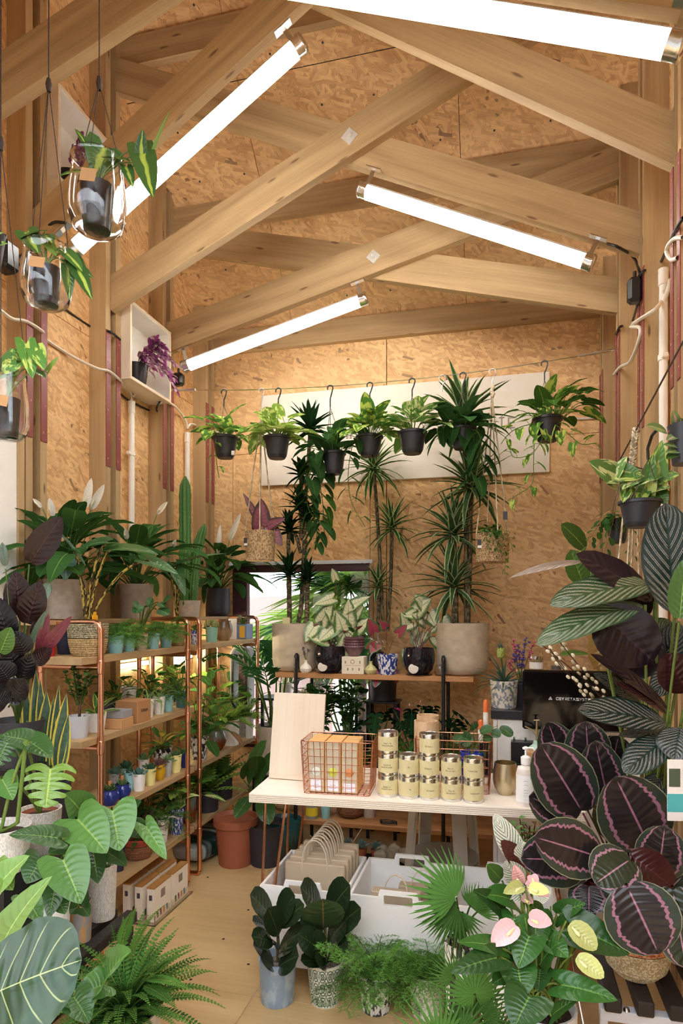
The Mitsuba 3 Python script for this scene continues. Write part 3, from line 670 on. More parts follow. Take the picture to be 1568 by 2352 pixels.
# ---------------------------------------------------------------- plants: leaves, fronds and pots
SH = {'lance': (.75, .95, 0., 0.), 'ovate': (.5, .72, .02, 0.), 'obov': (.85, .42, 0., 0.), 'ellip': (.62, .62, 0., 0.), 'round': (.5, .5, .02, .0),
      'heart': (.36, .82, .17, .26), 'arrow': (.3, .9, .22, .5), 'strap': (.25, .55, .1, 0.), 'blade': (.35, .8, .25, 0.), 'spoon': (.9, .5, .02, 0.), 'fid': (.6, .38, .06, .06), 'cal': (.5, .56, .04, .05)}
def perp(d):
    s = np.cross(d, [0, 0, 1])
    return unit(s) if np.linalg.norm(s) > .05 else unit(np.cross(d, [.6, .8, 0]))
def leaf(q, d, L, W, shp, k, droop=.5, fold=.15, roll=0.0, nt=7, nu=2, wave=0.0, r=None, slots=None, curl=0.0, side=None):
    d = unit(d); s = perp(d) if side is None else unit(side); n = np.cross(s, d)
    if roll: s, n = s * math.cos(roll) + n * math.sin(roll), n * math.cos(roll) - s * math.sin(roll)
    a, b, t0, bk = SH[shp]
    t = np.linspace(0, 1, nt + 1) ** 1.0
    t = (1 - np.cos(np.pi * t * .92)) / (1 - math.cos(np.pi * .92)) if nt > 4 else t
    w = (t0 + (1 - t0) * t) ** a * np.maximum(1 - t, 0) ** b
    w = w / w.max() * W / 2
    an = droop * t
    dt = np.cos(an)[:, None] * d - np.sin(an)[:, None] * n
    nn = np.cos(an)[:, None] * n + np.sin(an)[:, None] * d
    C = np.vstack([[0, 0, 0], np.cumsum((dt[1:] + dt[:-1]) / 2 * np.diff(t)[:, None], 0)]) * L
    u = np.linspace(-1, 1, 2 * nu + 1); au = np.abs(u)
    cf, sf = math.cos(fold), math.sin(fold)
    ph = rnd(0, 6)
    lift = w[:, None] * (au * sf - curl * au ** 2)[None] + wave * W * np.sin(t[:, None] * 17 + ph + np.sign(u)[None]) * (au ** 2)[None] * (w / w.max())[:, None]
    V = C[:, None] + s * (w[:, None] * u[None] * cf)[..., None] + nn[:, None] * lift[..., None]
    if bk: V = V - dt[:, None] * (bk * L * (1 - t[:, None]) ** 2.2 * np.sin(np.minimum(au, 1)[None] * 2.3) * (au[None] > 0))[..., None]
    if slots:
        V = V.copy()
        for i in range(nt + 1):
            f = math.sin(i / nt * math.pi * slots) ** 2
            V[i] += (C[min(i + 1, nt)] - C[max(i - 1, 0)])[None] * (.5 * f * au ** 3)[:, None]
    r = int(rnd(0, 400)) if r is None else r
    U = np.stack(np.broadcast_arrays(16 * k + 2.5 + u[None], 2 * r + .02 + .96 * t[:, None]), -1)
    m = 2 * nu + 1
    i, j = np.meshgrid(np.arange(nt), np.arange(2 * nu), indexing='ij')
    f = np.stack([i * m + j, i * m + j + 1, (i + 1) * m + j + 1, (i + 1) * m + j], -1).reshape(-1, 4)
    return V.reshape(-1, 3) + np.asarray(q, float), f, U.reshape(-1, 2)
def spread(az, el):
    return np.array([math.cos(az) * math.cos(el), math.sin(az) * math.cos(el), math.sin(el)])
def stemmed(p, q, d, L, W, shp, k, ks, pr=.002, up=.4, **o):
    p, q = np.asarray(p, float), np.asarray(q, float)
    mid = p * .45 + q * .55 + np.array([0, 0, up * np.linalg.norm(q[:2] - p[:2])])
    return join(tube(bez(p, mid, q, n=6), [pr * (1.25 - .08 * i) for i in range(6)], ks, 5), leaf(q, d, L, W, shp, k, **o))
def rosette(T, c, n, k, ks, L, W, shp, stem=(0, 0), el=(20, 80), bend=30, droop=(.3, .8), pr=.002, rad=.01, name='leaf', az0=None, up=.3, join_all=False, azr=None, **o):
    """n leaves on stalks round c; W is the ratio of width to length."""
    az0 = rnd(0, 6) if az0 is None else az0
    out = []
    for i in range(n):
        f = (i + .5) / n
        az = az0 + i * 2.39996 + rnd(-.25, .25) if azr is None else rnd(*azr)
        e = math.radians(el[0] + (el[1] - el[0]) * f + rnd(-6, 6))
        st = rnd(*stem); l = rnd(*L)
        p = np.asarray(c) + [rad * math.cos(az) * (1 - f), rad * math.sin(az) * (1 - f), 0]
        q = p + spread(az, e) * st
        e2 = e - math.radians(bend * rnd(.7, 1.3))
        kk = k[int(rnd(0, len(k) - .001))] if isinstance(k, (list, tuple)) else k
        m = stemmed(p, q, spread(az + rnd(-.3, .3), e2), l, l * W * rnd(.9, 1.1), shp, kk, ks, pr, up, droop=rnd(*droop), roll=rnd(-.25, .25), **o) if st > 0 else leaf(q, spread(az, e2), l, l * W, shp, kk, droop=rnd(*droop), roll=rnd(-.2, .2), **o)
        out.append(m)
    if join_all: part(T, name, join(*out), 'leaf', True, kind='stuff')
    else:
        for m in out: part(T, name, m, 'leaf')
def vine(T, pts, k, ks, L, W=.8, shp='heart', gap=.05, pr=.0022, pet=.03, out=None, droop=(.2, .7), **o):
    p = smoothpath(pts, 6)
    part(T, 'vine', tube(p, pr, ks, 5), 'leaf')
    s = np.concatenate([[0], np.cumsum(np.linalg.norm(np.diff(p, axis=0), axis=1))])
    sd = 1
    for x in np.arange(gap * .6, s[-1], gap):
        q = np.array([np.interp(x, s, p[:, j]) for j in range(3)])
        g = unit(np.array([np.interp(x + .01, s, p[:, j]) for j in range(3)]) - q)
        sd = -sd
        side = unit(np.cross(g, [.2, 1, .1] if out is None else out)) * sd
        d = unit(side * .8 + g * .45 + np.array([rnd(-.3, .3), -rnd(.1, .5), rnd(-.5, .2)]))
        l = rnd(*L) * (1 - .35 * x / s[-1])
        kk = k[int(rnd(0, len(k) - .001))] if isinstance(k, (list, tuple)) else k
        part(T, 'leaf', stemmed(q, q + unit(d + [0, 0, .4]) * pet, d + np.array([0, 0, -.45]), l, l * W, shp, kk, ks, .0012, .2, droop=rnd(*droop), **o), 'leaf')
def heads(T, c, n, k, L, W, el=(-25, 85), droop=(.5, 1.1), shp='blade', tilt=(0, 0), name='leaf', nt=6, fold=.3, **o):
    az0 = rnd(0, 6)
    for i in range(n):
        f = (i + .5) / n
        az = az0 + i * 2.39996
        e = math.radians(el[0] + (el[1] - el[0]) * f ** .8 + rnd(-5, 5))
        d = spread(az, e) + np.array([tilt[0], tilt[1], 0])
        l = rnd(*L) * (1 - .25 * f)
        part(T, name, leaf(np.asarray(c) + [0, 0, .05 * f - .03], d, l, W * rnd(.85, 1.1), shp, k, droop=rnd(*droop) * (1 - .5 * f), fold=fold, nt=nt, nu=1, **o), 'leaf')
def frond(p, d, L, W, k, ks, n=18, droop=.9, el=.2, pin='lance', pw=.3, ang=1.15, cup=.25):
    """A feather-shaped frond: a midrib with n pairs of leaflets."""
    d = unit(d); s = perp(d); nn = np.cross(s, d)
    t = np.linspace(0, 1, n + 1); an = droop * t
    dt = np.cos(an)[:, None] * d - np.sin(an)[:, None] * nn
    C = np.asarray(p) + np.vstack([[0, 0, 0], np.cumsum(dt[:-1] * L / n, 0)])
    ms = [tube(C, np.linspace(.0022, .0007, n + 1) * max(1, L / .5), ks, 4)]
    r = int(rnd(0, 400))
    for i in range(1, n + 1):
        w = W / 2 * (1 - (i / (n + 1)) ** 2.2) * min(1, .45 + i / n * 2.2)
        g = dt[i]; up = np.cos(an[i]) * nn + np.sin(an[i]) * d
        for sd in (-1, 1):
            q = unit(s * sd * math.sin(ang) + g * math.cos(ang) + up * cup)
            ms.append(leaf(C[i], q, w, max(w * pw, L / n * .7), pin, k, droop=.35, fold=.1, nt=3, nu=1, r=r, side=unit(np.cross(q, up))))
    return join(*ms)
def feather(p, d, L, k, ks, droop=.8, dens=9):
    """A soft asparagus-fern spray: side twigs with short needles."""
    d = unit(d); s = perp(d); nn = np.cross(s, d)
    C, g = [np.asarray(p, float)], d
    n = 12
    for i in range(n):
        a = droop * (i + 1) / n
        g = math.cos(a) * d - math.sin(a) * nn
        C.append(C[-1] + g * L / n)
    C = np.array(C)
    V, Fs = [], []
    ms = [tube(C, .0012, ks, 4)]
    for i in range(2, n + 1):
        for sd in (-1, 1):
            tl = L * .42 * (1 - (i / (n + 1)) ** 1.6) + .015
            tw = unit(s * sd * .9 + (C[i] - C[i - 1]) / (L / n) * .6 + np.array([0, 0, rnd(-.35, .25)]))
            for j in range(dens):
                b = C[i] + tw * tl * (j + .5) / dens + [0, 0, -.25 * tl * ((j + .5) / dens) ** 2]
                for e in (-1, 1):
                    m = unit(np.cross(tw, [0, 0, 1]) * e + tw * .8 + RNG.normal(size=3) * .45) * .011 * (1 + L)
                    o = unit(RNG.normal(size=3)) * .0013
                    V += [b - o, b + o, b + m]
    V = np.array(V); f = np.arange(len(V)).reshape(-1, 3)
    ms.append((V, f, cuv(len(V), k)))
    return join(*ms)
def fanleaf(p, q, d, R, k, ks, n=22, span=2.5, roll=0.0, split=.45, droop=.35):
    """A fan palm leaf: stalk and pleated segments radiating from its tip."""
    p, q, d = np.asarray(p, float), np.asarray(q, float), unit(d)
    s = perp(d); nn = np.cross(s, d)
    if roll: s, nn = s * math.cos(roll) + nn * math.sin(roll), nn * math.cos(roll) - s * math.sin(roll)
    ms = [tube(bez(p, p * .5 + q * .5 + [0, 0, .04], q, n=6), .003, ks, 5)]
    r = int(rnd(0, 400)); da = 2 * span / n / 2
    for i in range(n):
        a = -span / 1.0 + 2 * span * (i + .5) / n
        ra = R * (1 - .25 * (abs(a) / span) ** 2) * rnd(.9, 1.05)
        dirv = lambda x: d * math.cos(x) + s * math.sin(x)
        rows = []
        for f, wd in ((.03, 1), (split * .5, 1), (split, 1), (split + .2, .62), (1, .03)):
            dz = nn * (-droop * R * f ** 2.4 + .0)
            hw = da * f * ra * wd if f <= split else da * split * ra * wd
            c = q + dirv(a) * ra * f + dz
            sd = -d * math.sin(a) + s * math.cos(a)
            rows.append([c - sd * hw + nn * .25 * hw, c - nn * .35 * hw, c + sd * hw + nn * .25 * hw])
        V = np.array(rows).reshape(-1, 3)
        fs = [[a_ * 3 + b_, a_ * 3 + b_ + 1, a_ * 3 + b_ + 4, a_ * 3 + b_ + 3] for a_ in range(4) for b_ in range(2)]
        U = np.array([[16 * k + 2.5 + x, 2 * r + .1 + .2 * y] for y in range(5) for x in (-.8, 0, .8)])
        ms.append((V, np.array(fs), U))
    return join(*ms)
def splitleaf(q, d, L, W, k, ks, p=None, fingers=5, roll=0.0, droop=.5, pr=.004, fold=.12, gap=.46, side=None):
    """A split swiss-cheese leaf: each half of the heart cut into fingers."""
    d = unit(d); s = perp(d) if side is None else unit(side); n = np.cross(s, d)
    if roll: s, n = s * math.cos(roll) + n * math.sin(roll), n * math.cos(roll) - s * math.sin(roll)
    r = int(rnd(0, 400)); ms = []
    wf = lambda t: (.25 + .75 * t) ** .42 * max(1 - t, 0) ** .62 * 1.35 * W / 2
    def pos(t, u):
        a = droop * t
        c = d * math.sin(max(a, 1e-4)) / max(droop, 1e-4) * L - n * (1 - math.cos(a)) / max(droop, 1e-4) * L
        g = math.cos(a) * d - math.sin(a) * n; nv = math.cos(a) * n + math.sin(a) * d
        w = wf(t) * abs(u)
        return np.asarray(q) + c + s * math.copysign(w, u) + nv * w * (fold - .35 * abs(u) ** 2 * .6) - g * .26 * L * (1 - t) ** 2 * math.sin(abs(u) * 2.2)
    for sd in (-1, 1):
        for j in range(fingers):
            ta, tb = j / fingers * .98, (j + 1) / fingers * .98
            tc = (ta + tb) / 2
            V, U = [], []
            us = [0, .2, .4, .62, .84, 1.0]
            for u in us:
                g = gap * np.clip((u - .22) / .5, 0, 1)
                ww = (1 - g) * (1 if u < .9 else .55)
                for x in (-1, -.33, .33, 1):
                    t = tc + x * (tb - ta) / 2 * ww + .12 * u * u * (1 - tc)
                    V.append(pos(min(t, .999), sd * u)); U.append([16 * k + 2.5 + sd * u, 2 * r + .02 + .96 * min(t, 1)])
            f = [[a * 4 + b, a * 4 + b + 1, a * 4 + b + 5, a * 4 + b + 4] for a in range(5) for b in range(3)]
            f = np.array(f)
            ms.append((np.array(V), f[:, ::-1] if sd > 0 else f, np.array(U)))
    if p is not None:
        p = np.asarray(p, float); ms.append(tube(bez(p, p * .4 + np.asarray(q) * .6 + [0, 0, .05], q, n=8), pr, ks, 6))
    return join(*ms)
# pots
def profile(kind, r, h, w=None):
    w = min(.006, r * .12) if w is None else w
    s = h - min(.02, .18 * h)
    body = {'taper': [(0, 0), (r * .74, 0), (r * .76, .006), (r, h)], 'cyl': [(0, 0), (r * .94, 0), (r * .97, .006), (r, h * .5), (r, h)],
            'straight': [(0, 0), (r * .84, 0), (r * .87, .005), (r, h)],
            'nursery': [(0, 0), (r * .72, 0), (r * .74, .004), (r * .9, h * .83), (r, h * .84), (r * 1.0, h)],
            'hang': [(0, 0), (r * .58, 0), (r * .7, h * .12), (r * .74, h * .2), (r * .92, h * .88), (r * 1.03, h * .885), (r * 1.03, h * .97), (r * .98, h)],
            'belly': [(0, 0), (r * .6, 0), (r * .95, h * .25), (r * 1.1, h * .5), (r * 1.02, h * .75), (r * .85, h * .92), (r * .88, h)],
            'bowl': [(0, 0), (r * .55, 0), (r * .85, h * .2), (r * 1.0, h * .5), (r * 1.0, h * .8), (r * .95, h)],
            'u': [(0, 0), (r * .7, 0), (r * .88, h * .05), (r * .97, h * .14), (r, h * .3), (r, h)],
            'basket': [(0, 0), (r * .72, 0), (r * .82, h * .1), (r * .93, h * .4), (r, h)]}[kind]
    return body + [(r - w if kind != 'belly' else r * .8, h), (r * .9 - w if kind != 'belly' else r * .76, s - .004), (r * .3, s - .008), (0.0005, s - .008)], s
k_soil = pal(lin('3a2a20'), lin('20150f'), 7, .9); k_grav = pal(lin('8a857c'), lin('4b463f'), 7, .9)
def potted(name, label, cat, c, r, h, kind='taper', k=0, group=None, soil=k_soil, n=28, lab=None):
    Tn = thing(name, label, cat, group)
    pr, s = profile(kind, r, h)
    m = lathe(pr, k, n)
    if kind == 'basket':
        v = m[0].copy(); z = v[:, 2]; rad = np.linalg.norm(v[:, :2], axis=1)
    part(Tn, 'pot', move(m, c), label=lab)
    if soil is not None:
        rs = (r * .9 if kind != 'belly' else r * .78) - .004
        ss = lathe([(rs, 0), (rs * .6, .004), (.0005, .006)], soil, 16)
        part(Tn, 'soil', move(ss, np.asarray(c) + [0, 0, s - .004]))
    return Tn, np.asarray(c, float) + [0, 0, s]
def basketm(r, h, k, c, rings=None, prof='basket', k2=None, cut=.7):
    """Coiled basket: rope rings one above the other; k2 colours the rings above the cut."""
    rings = int(h / .009) if rings is None else rings
    pr, s = profile(prof, r, h)
    o = np.array(pr[1:-4] if prof != 'basket' else pr[1:5])
    zz = np.linspace(0, h, rings * 4 + 1)
    rr = np.interp(zz, o[:, 1], o[:, 0]) + .0022 * np.abs(np.sin(zz / h * rings * np.pi))
    z1 = np.interp(cut, [0, 1], [0, h])
    P = [(a, b) for a, b in zip(rr, zz)]
    inn = [(r - .008, h), (r * .9 - .008, s - .004)]
    if k2 is None: return move(lathe([(0, 0)] + P + inn, k, 36), c)
    lo = [(0, 0)] + [p for p in P if p[1] <= z1]; hi = [p for p in P if p[1] >= z1] + inn
    return move(lathe(lo, k, 36), c), move(lathe(hi, k2, 36), c)
def floor_at(px, py, z, r=0.0):
    q = at(px, py, Z=z); g = np.array([q[0], q[1], 0]); return q + unit(g) * r
def px_size(q, px):
    """Metres that px pixels span at the depth of point q."""
    return px * (-q[0] * SY + q[1] * CY) / F
# greens
G = lambda a, b=None, t=0: pal(lin(a), lin(b) if b else None, t, .4)
k_green = G('3f6b1f', '8db24a'); k_deep = G('315a22', '649440'); k_dark = G('1c3313', '476a2a'); k_lime = G('6f9a2a', 'b4cf60'); k_mid = G('33602a', '7ba84d')
k_stem = pal(lin('6f8f35'), rough=.5); k_stemd = pal(lin('4c6a2a'), rough=.5); k_brown = pal(lin('6b4a2c'), lin('3a281a'), 8, .7); k_cane = pal(lin('7a6a4a'), lin('3e3a26'), 8, .7)
k_poth = G('4c8427', 'c2d36a', 2); k_pothw = G('5c9138', 'd9e0a0', 2); k_bras = G('3b6a27', 'b5cc55', 3); k_phil = G('2c5526', '5d8a45')
k_peace = G('34602a', '5f8f48'); k_neon = G('7fa83a', 'd8e38a', 2)
k_cream = pal(lin('f0ead8'), rough=.5)
def pleaf(T, p0, a, da, b, db, w, shp, k, ks=None, pr=.003, droop=.4, face=.5, roll=0.0, up=.2, fn=None, name='leaf', **o):
    """A leaf whose blade runs from the sight line a at depth da to b at depth db, w pixels wide there; face 0 lies flat, 1 turns to the viewer."""
    q, e = at(*a, D=da), at(*b, D=db)
    v = e - q; L = np.linalg.norm(v); d = v / L
    N = unit(unit([0, 0, EYE] - q) * face + np.array([0, 0, 1.0]) * (1 - face))
    s = unit(np.cross(d, N)); n = np.cross(s, d)
    d0 = d * math.cos(droop / 2) + n * math.sin(droop / 2)
    s = unit(np.cross(d0, N))
    W = w * da / F
    m = (fn or leaf)(q, d0, L * (1 + droop ** 2 / 24), W, *((shp,) if fn is None else ()), k, side=s, droop=droop, roll=roll, **o)
    if p0 is not None:
        p0 = np.asarray(p0, float)
        m = join(tube(bez(p0, p0 * .5 + q * .5 + [0, 0, up * .3], q - d0 * .01, n=8), pr, k_stem if ks is None else ks, 6), m)
    return part(T, name, m, 'leafgloss')
def spathe(T, p0, a, da, b, db, w, k, kst, ksp, **o):
    """A flower: a hood-shaped bract with a finger-like spadix."""
    q = at(*a, D=da); e = at(*b, D=db)
    fl_ = pleaf(T, p0, a, da, b, db, w, 'ovate', k, kst, .0025, name='flower', fold=.55, **o)
    v = unit(e - q)
    part(fl_, 'spadix', tube([q + v * .006 - [0, .008, 0], q + v * .02 - [0, .014, 0], q + v * .35 * np.linalg.norm(e - q) - [0, .016, 0]], [.002, .0045, .003], ksp, 8, True))
# ---------------------------------------------------------------- ledge on the left wall with the big planters
le = thing('wall_ledge', 'narrow pine ledge on the left wall studs carrying the concrete planters', 'shelf')
LZ = 1.452
part(le, 'board', flat(boxm([XL + .003, 2.36, LZ - .02], [-1.872, 4.38, LZ], .002), grain=(0, 1, 0)), 'pine', False)
for c in PAIRS[3:]:
    part(le, 'bracket', flat(prism([(XL + .003, LZ - .02), (-1.9, LZ - .02), (XL + .003, LZ - .16)], 1, c - .06, c - .035), grain=(0, 0, 1)), 'pine', False)
k_conc = pal(lin('a89a8a'), t=1, rough=.85); k_conc2 = pal(lin('b7ab9b'), t=1, rough=.8); k_char = pal(lin('2c2d33'), rough=.55)
LX = -1.962
def ledge(px, name, label, cat, wpx, hpx, kind, k, X=LX, **o):
    q = at(px, 1390, X=X); r = px_size(q, wpx) / 2; h = px_size(q, hpx)
    return potted(name, label, cat, [X, q[1], LZ], min(r, .094), h, kind, k, **o)
def peace_lily(T, c, n, size, flowers, D):
    rosette(T, c, int(n * 1.7), [k_peace, k_deep, k_mid], k_stemd, (.18 * size, .27 * size), .38, 'ovate', (.10 * size, .26 * size), (24, 86), 34, (.5, 1.1), .0022, .03, up=.25, wave=.03)
    for a, b, w in flowers:
        spathe(T, c + [rnd(-.02, .02), 0, 0], a, D, b, D - .03, w, k_cream, k_stem, pal(lin('e9e2c0'), rough=.6), face=.8, droop=.2)
T1, c1 = ledge(148, 'peace_lily', 'peace lily with white flowers in the wide concrete planter left on the wall ledge', 'potted plant', 96, 92, 'straight', k_conc)
peace_lily(T1, c1, 26, 1.15, [((196, 1165), (210, 1098), 22), ((211, 1168), (240, 1112), 22), ((122, 1185), (113, 1143), 18), ((95, 1165), (75, 1145), 12)], 2.95)
T2, c2 = ledge(312, 'peace_lily', 'peace lily with narrow white flowers in the second concrete planter on the wall ledge', 'potted plant', 80, 78, 'straight', k_conc)
peace_lily(T2, c2, 24, 1.15, [((362, 1180), (385, 1152), 14), ((291, 1238), (288, 1212), 14), ((398, 1255), (404, 1238), 12)], 3.5)
T3, c3 = ledge(500, 'peace_lily', 'peace lily in a dark charcoal pot by the window end of the wall ledge', 'potted plant', 54, 64, 'u', k_char)
peace_lily(T3, c3, 22, 1.1, [((500, 1272), (506, 1205), 14), ((528, 1240), (553, 1178), 16)], 4.5)
# tall spiny cactus
T4, c4 = ledge(432, 'column_cactus', 'tall ribbed column cactus with shorter arms in a pale pot on the wall ledge', 'cactus', 56, 38, 'straight', k_conc2)
k_cact = pal(lin('3c6b2e'), lin('4f8038'), 9, .5); k_spine = pal(lin('d8cfae'), rough=.6)
def column(T, p, h, r, lean=(0, 0), ribs=5, name='stem'):
    n, m = 26, ribs * 8
    V, th = [], np.linspace(0, 2 * np.pi, m + 1)
    for i in range(n + 1):
        t = i / n
        rad = r * min(1, (1 - t) * 9 + .02) ** .5 * (.85 + .15 * min(1, t * 4)) * (1 + .06 * math.sin(t * h / .012))
        rr = rad * (.72 + .38 * np.abs(np.cos(th * ribs / 2)) ** .7)
        V.append(np.stack([p[0] + lean[0] * t * t + rr * np.cos(th), p[1] + lean[1] * t * t + rr * np.sin(th), np.full_like(th, p[2] + h * t)], 1))
    V = np.array(V).reshape(-1, 3)
    fs = np.array([[i * (m + 1) + j, i * (m + 1) + j + 1, (i + 1) * (m + 1) + j + 1, (i + 1) * (m + 1) + j] for i in range(n) for j in range(m)])
    k = part(T, name, (V, fs, np.stack([16 * k_cact + 1 + np.tile(th, n + 1), np.repeat(np.linspace(.02, .98, n + 1), m + 1)], 1)))
    S = []
    for i in range(int(h / .016)):
        for j in range(ribs):
            a = 2 * np.pi * j / ribs; t = (i + .5) / (h / .016)
            if t > .985: continue
            b = np.array([p[0] + lean[0] * t * t + r * 1.06 * math.cos(a), p[1] + lean[1] * t * t + r * 1.06 * math.sin(a), p[2] + h * t])
            for e in range(2):
                o = unit([math.cos(a), math.sin(a), 0] + RNG.normal(size=3) * .7) * .009
                w = unit(RNG.normal(size=3)) * .0011
                S += [b - w, b + w, b + o]
    S = np.array(S)
    part(T, name + '_spines', (S, np.arange(len(S)).reshape(-1, 3), cuv(len(S), k_spine)), smooth=False, kind='stuff')
for dx, dy, h, r, l in [(-.02, 0, .83, .036, (0, 0)), (.02, .03, .47, .028, (.05, .0)), (.045, -.02, .52, .026, (.07, .02)), (-.04, .02, .3, .03, (-.03, 0)), (.0, -.05, .38, .028, (.03, -.02))]:
    column(T4, c4 + [dx, dy, -.012], h, r, l)
# ---------------------------------------------------------------- things on the copper shelves
def shelf_pot(px, lvl, name, label, cat, wpx, hpx, kind, k, X=-1.735, zoff=0, **o):
    q = at(px, 1500, X=X); r = px_size(q, wpx) / 2; h = px_size(q, hpx)
    return potted(name, label, cat, [X, q[1], SHZ[lvl] + zoff], r, h, kind, k, **o)
k_teal = pal(lin('8fc3c6'), rough=.35); k_teal2 = pal(lin('4f7f8c'), rough=.35); k_red = pal(lin('b3272c'), rough=.4); k_navy = pal(lin('23263c'), rough=.55)
k_taupe = pal(lin('b3a18d'), t=1, rough=.7); k_whitep = pal(lin('eceae6'), rough=.35); k_blue = pal(lin('1f2f78'), rough=.12); k_yel = pal(lin('e6dc94'), rough=.4); k_must = pal(lin('c79a1e'), rough=.2); k_gray = pal(lin('a6a6a4'), rough=.45)
k_grass = pal(lin('b59a6c'), lin('8d744a'), 6, .8); k_grass2 = pal(lin('a89a78'), lin('5f5a48'), 6, .8); k_delft = pal(lin('dfe0de'), lin('2b3f8f'), 3, .25); k_wrib = pal(lin('f0efe9'), rough=.3)
k_amber = pal(lin('6b2f12'), lin('6f7c72'), 5, .12); k_blackpat = pal(lin('d9d6cf'), lin('23232b'), 3, .3)
o1 = thing('planter', 'plain red pot at the left end of the top copper shelf', 'pot')
def bare(px, lvl, label, wpx, hpx, kind, k, X=-1.735, name='planter', cat='pot'):
    q = at(px, 1500, X=X); r = px_size(q, wpx) / 2; h = px_size(q, hpx)
    t = thing(name, label, cat); part(t, 'pot', move(lathe(profile(kind, r, h)[0], k, 32), [X, q[1], SHZ[lvl]])); return t
del labels[o1]; count['planter'] = 0
bare(114, 0, 'plain red pot at the left end of the top copper shelf', 30, 43, 'taper', k_red, -1.88)
T5, c5 = shelf_pot(152, 0, 'snake_plant', 'dark navy pot behind the red pot on the top copper shelf', 'potted plant', 48, 74, 'taper', k_navy, -1.90)
rosette(T5, c5, 5, k_deep, k_stem, (.05, .08), .3, 'lance', el=(50, 85))
# alocasia with speckled stalks in the big striped basket
q = at(202, 1500, X=-1.745); rb, hb = px_size(q, 90) / 2, px_size(q, 74)
TA1 = thing('alocasia', 'arrow-leaved alocasia with speckled yellow stalks in the large striped seagrass basket', 'potted plant')
lo, hi = basketm(rb, hb, k_grass, [-1.745, q[1], SHZ[0]], k2=k_grass2, cut=.55)
part(TA1, 'basket', lo); part(TA1, 'basket_rim', hi, label='darker woven rim band')
cA = np.array([-1.745, q[1], SHZ[0] + hb - .015])
part(TA1, 'soil', move(lathe([(rb * .86, 0), (.0005, .004)], k_soil, 16), cA))
k_zeb = pal(lin('b9a24c'), lin('3a2c18'), 8, .5); k_alo = G('2f5a2a', '7da568'); k_alop = G('6c9a86', 'a9c8b2')
for (a, b, w, kk, fc, dp) in [((167, 1262), (85, 1190), 60, k_alop, .1, .5), ((152, 1290), (150, 1335), 50, k_alop, .8, .3), ((258, 1262), (365, 1275), 60, k_alo, .35, .5), ((240, 1245), (182, 1262), 50, k_alo, .3, .5), ((345, 1290), (410, 1320), 40, k_alo, .5, .3)]:
    pleaf(TA1, cA + [rnd(-.02, .02), rnd(-.02, .02), 0], a, 2.78, b, 2.72, w, 'arrow', kk, k_zeb, .0065, dp, fc, up=.5)
tg = thing('plant_label', 'yellow plant label hanging at the copper rail above the striped basket', 'label')
q = at(218, 1432, X=-1.70)
part(tg, 'tag', flat(boxm(q - [.002, .018, .035], q + [.002, .018, .035]), pal(lin('e0a51c'), rough=.5)), smooth=False)
part(tg, 'hanger', flat(boxm(q + [-.002, -.009, .035], q + [.002, .009, .05]), pal(lin('e0a51c'), rough=.5)), smooth=False)
def aspfern(T, c, n, L, k=k_green, el=(10, 80), dens=8):
    for i in range(n):
        f = (i + .5) / n
        part(T, 'frond', feather(c + [rnd(-.015, .015), rnd(-.015, .015), 0], spread(i * 2.4 + rnd(-.3, .3), math.radians(el[0] + (el[1] - el[0]) * f)), L * rnd(.8, 1.1), k, k_stemd, .9, dens), 'leaf')
k_asp = G('5f9a34')
for px, lab, w, h in [(265, 'asparagus fern in the widest pale turquoise pot next to the striped basket', 40, 40), (296, 'asparagus fern in the pale turquoise pot touching the taupe pot', 30, 38), (352, 'asparagus fern in the pale turquoise pot right of the taupe pot', 31, 36), (381, 'asparagus fern in the pale turquoise pot left of the small basket', 31, 36)]:
    Tn, cn = shelf_pot(px, 0, 'asparagus_fern', lab, 'potted plant', w, h, 'taper', k_teal)
    aspfern(Tn, cn, 12, .115, k_asp)
Tn, cn = shelf_pot(323, 0, 'pilea', 'round-leaved plant on long bending stalks in the taupe pot on the top copper shelf', 'potted plant', 33, 37, 'taper', k_taupe)
for a, b, w in [((330, 1395), (303, 1405), 26), ((338, 1390), (352, 1383), 30), ((362, 1400), (388, 1412), 30), ((350, 1392), (335, 1376), 26), ((375, 1382), (392, 1372), 24), ((318, 1395), (305, 1385), 22), ((365, 1385), (378, 1395), 22)]:
    pleaf(Tn, cn, a, 3.0, b, 2.98, w, 'round', k_mid, k_stem, .0025, .3, .5, up=.3)
q = at(408, 1500, X=-1.745); rb, hb = .037, .105
TA2 = thing('alocasia', 'smaller alocasia with dark speckled stalks in the little woven basket', 'potted plant')
part(TA2, 'basket', basketm(rb * 1.15, hb, k_grass, [-1.745, q[1], SHZ[0]]))
part(TA2, 'price_tag', flat(boxm([-1.700, q[1] + .01, SHZ[0] + .06], [-1.698, q[1] + .035, SHZ[0] + .1]), k_white), smooth=False, label='white price tag')
cB = np.array([-1.745, q[1], SHZ[0] + hb - .01])
for a, b, w, fc in [((412, 1295), (520, 1272), 34, .3), ((405, 1310), (425, 1370), 34, .6), ((385, 1315), (345, 1290), 36, .4)]:
    pleaf(TA2, cB, a, 3.4, b, 3.35, w, 'arrow', k_alo, k_zeb, .006, .4, fc, up=.5)
Tn, cn = shelf_pot(449, 0, 'small_succulent', 'reddish little plant in a blue and white patterned pot between the two copper posts', 'potted plant', 24, 32, 'taper', k_delft, -1.72)
rosette(Tn, cn, 14, [k_mid, G('9a5a58', 'c07a70')], k_stem, (.02, .035), .5, 'ovate', (.01, .05), (30, 85), name='leaf')
Tn, cn = shelf_pot(486, 0, 'small_cactus', 'knobbly little cactus in a square mint pot on the farther top shelf', 'potted plant', 28, 35, 'straight', pal(lin('7fb09c'), rough=.25), -1.735)
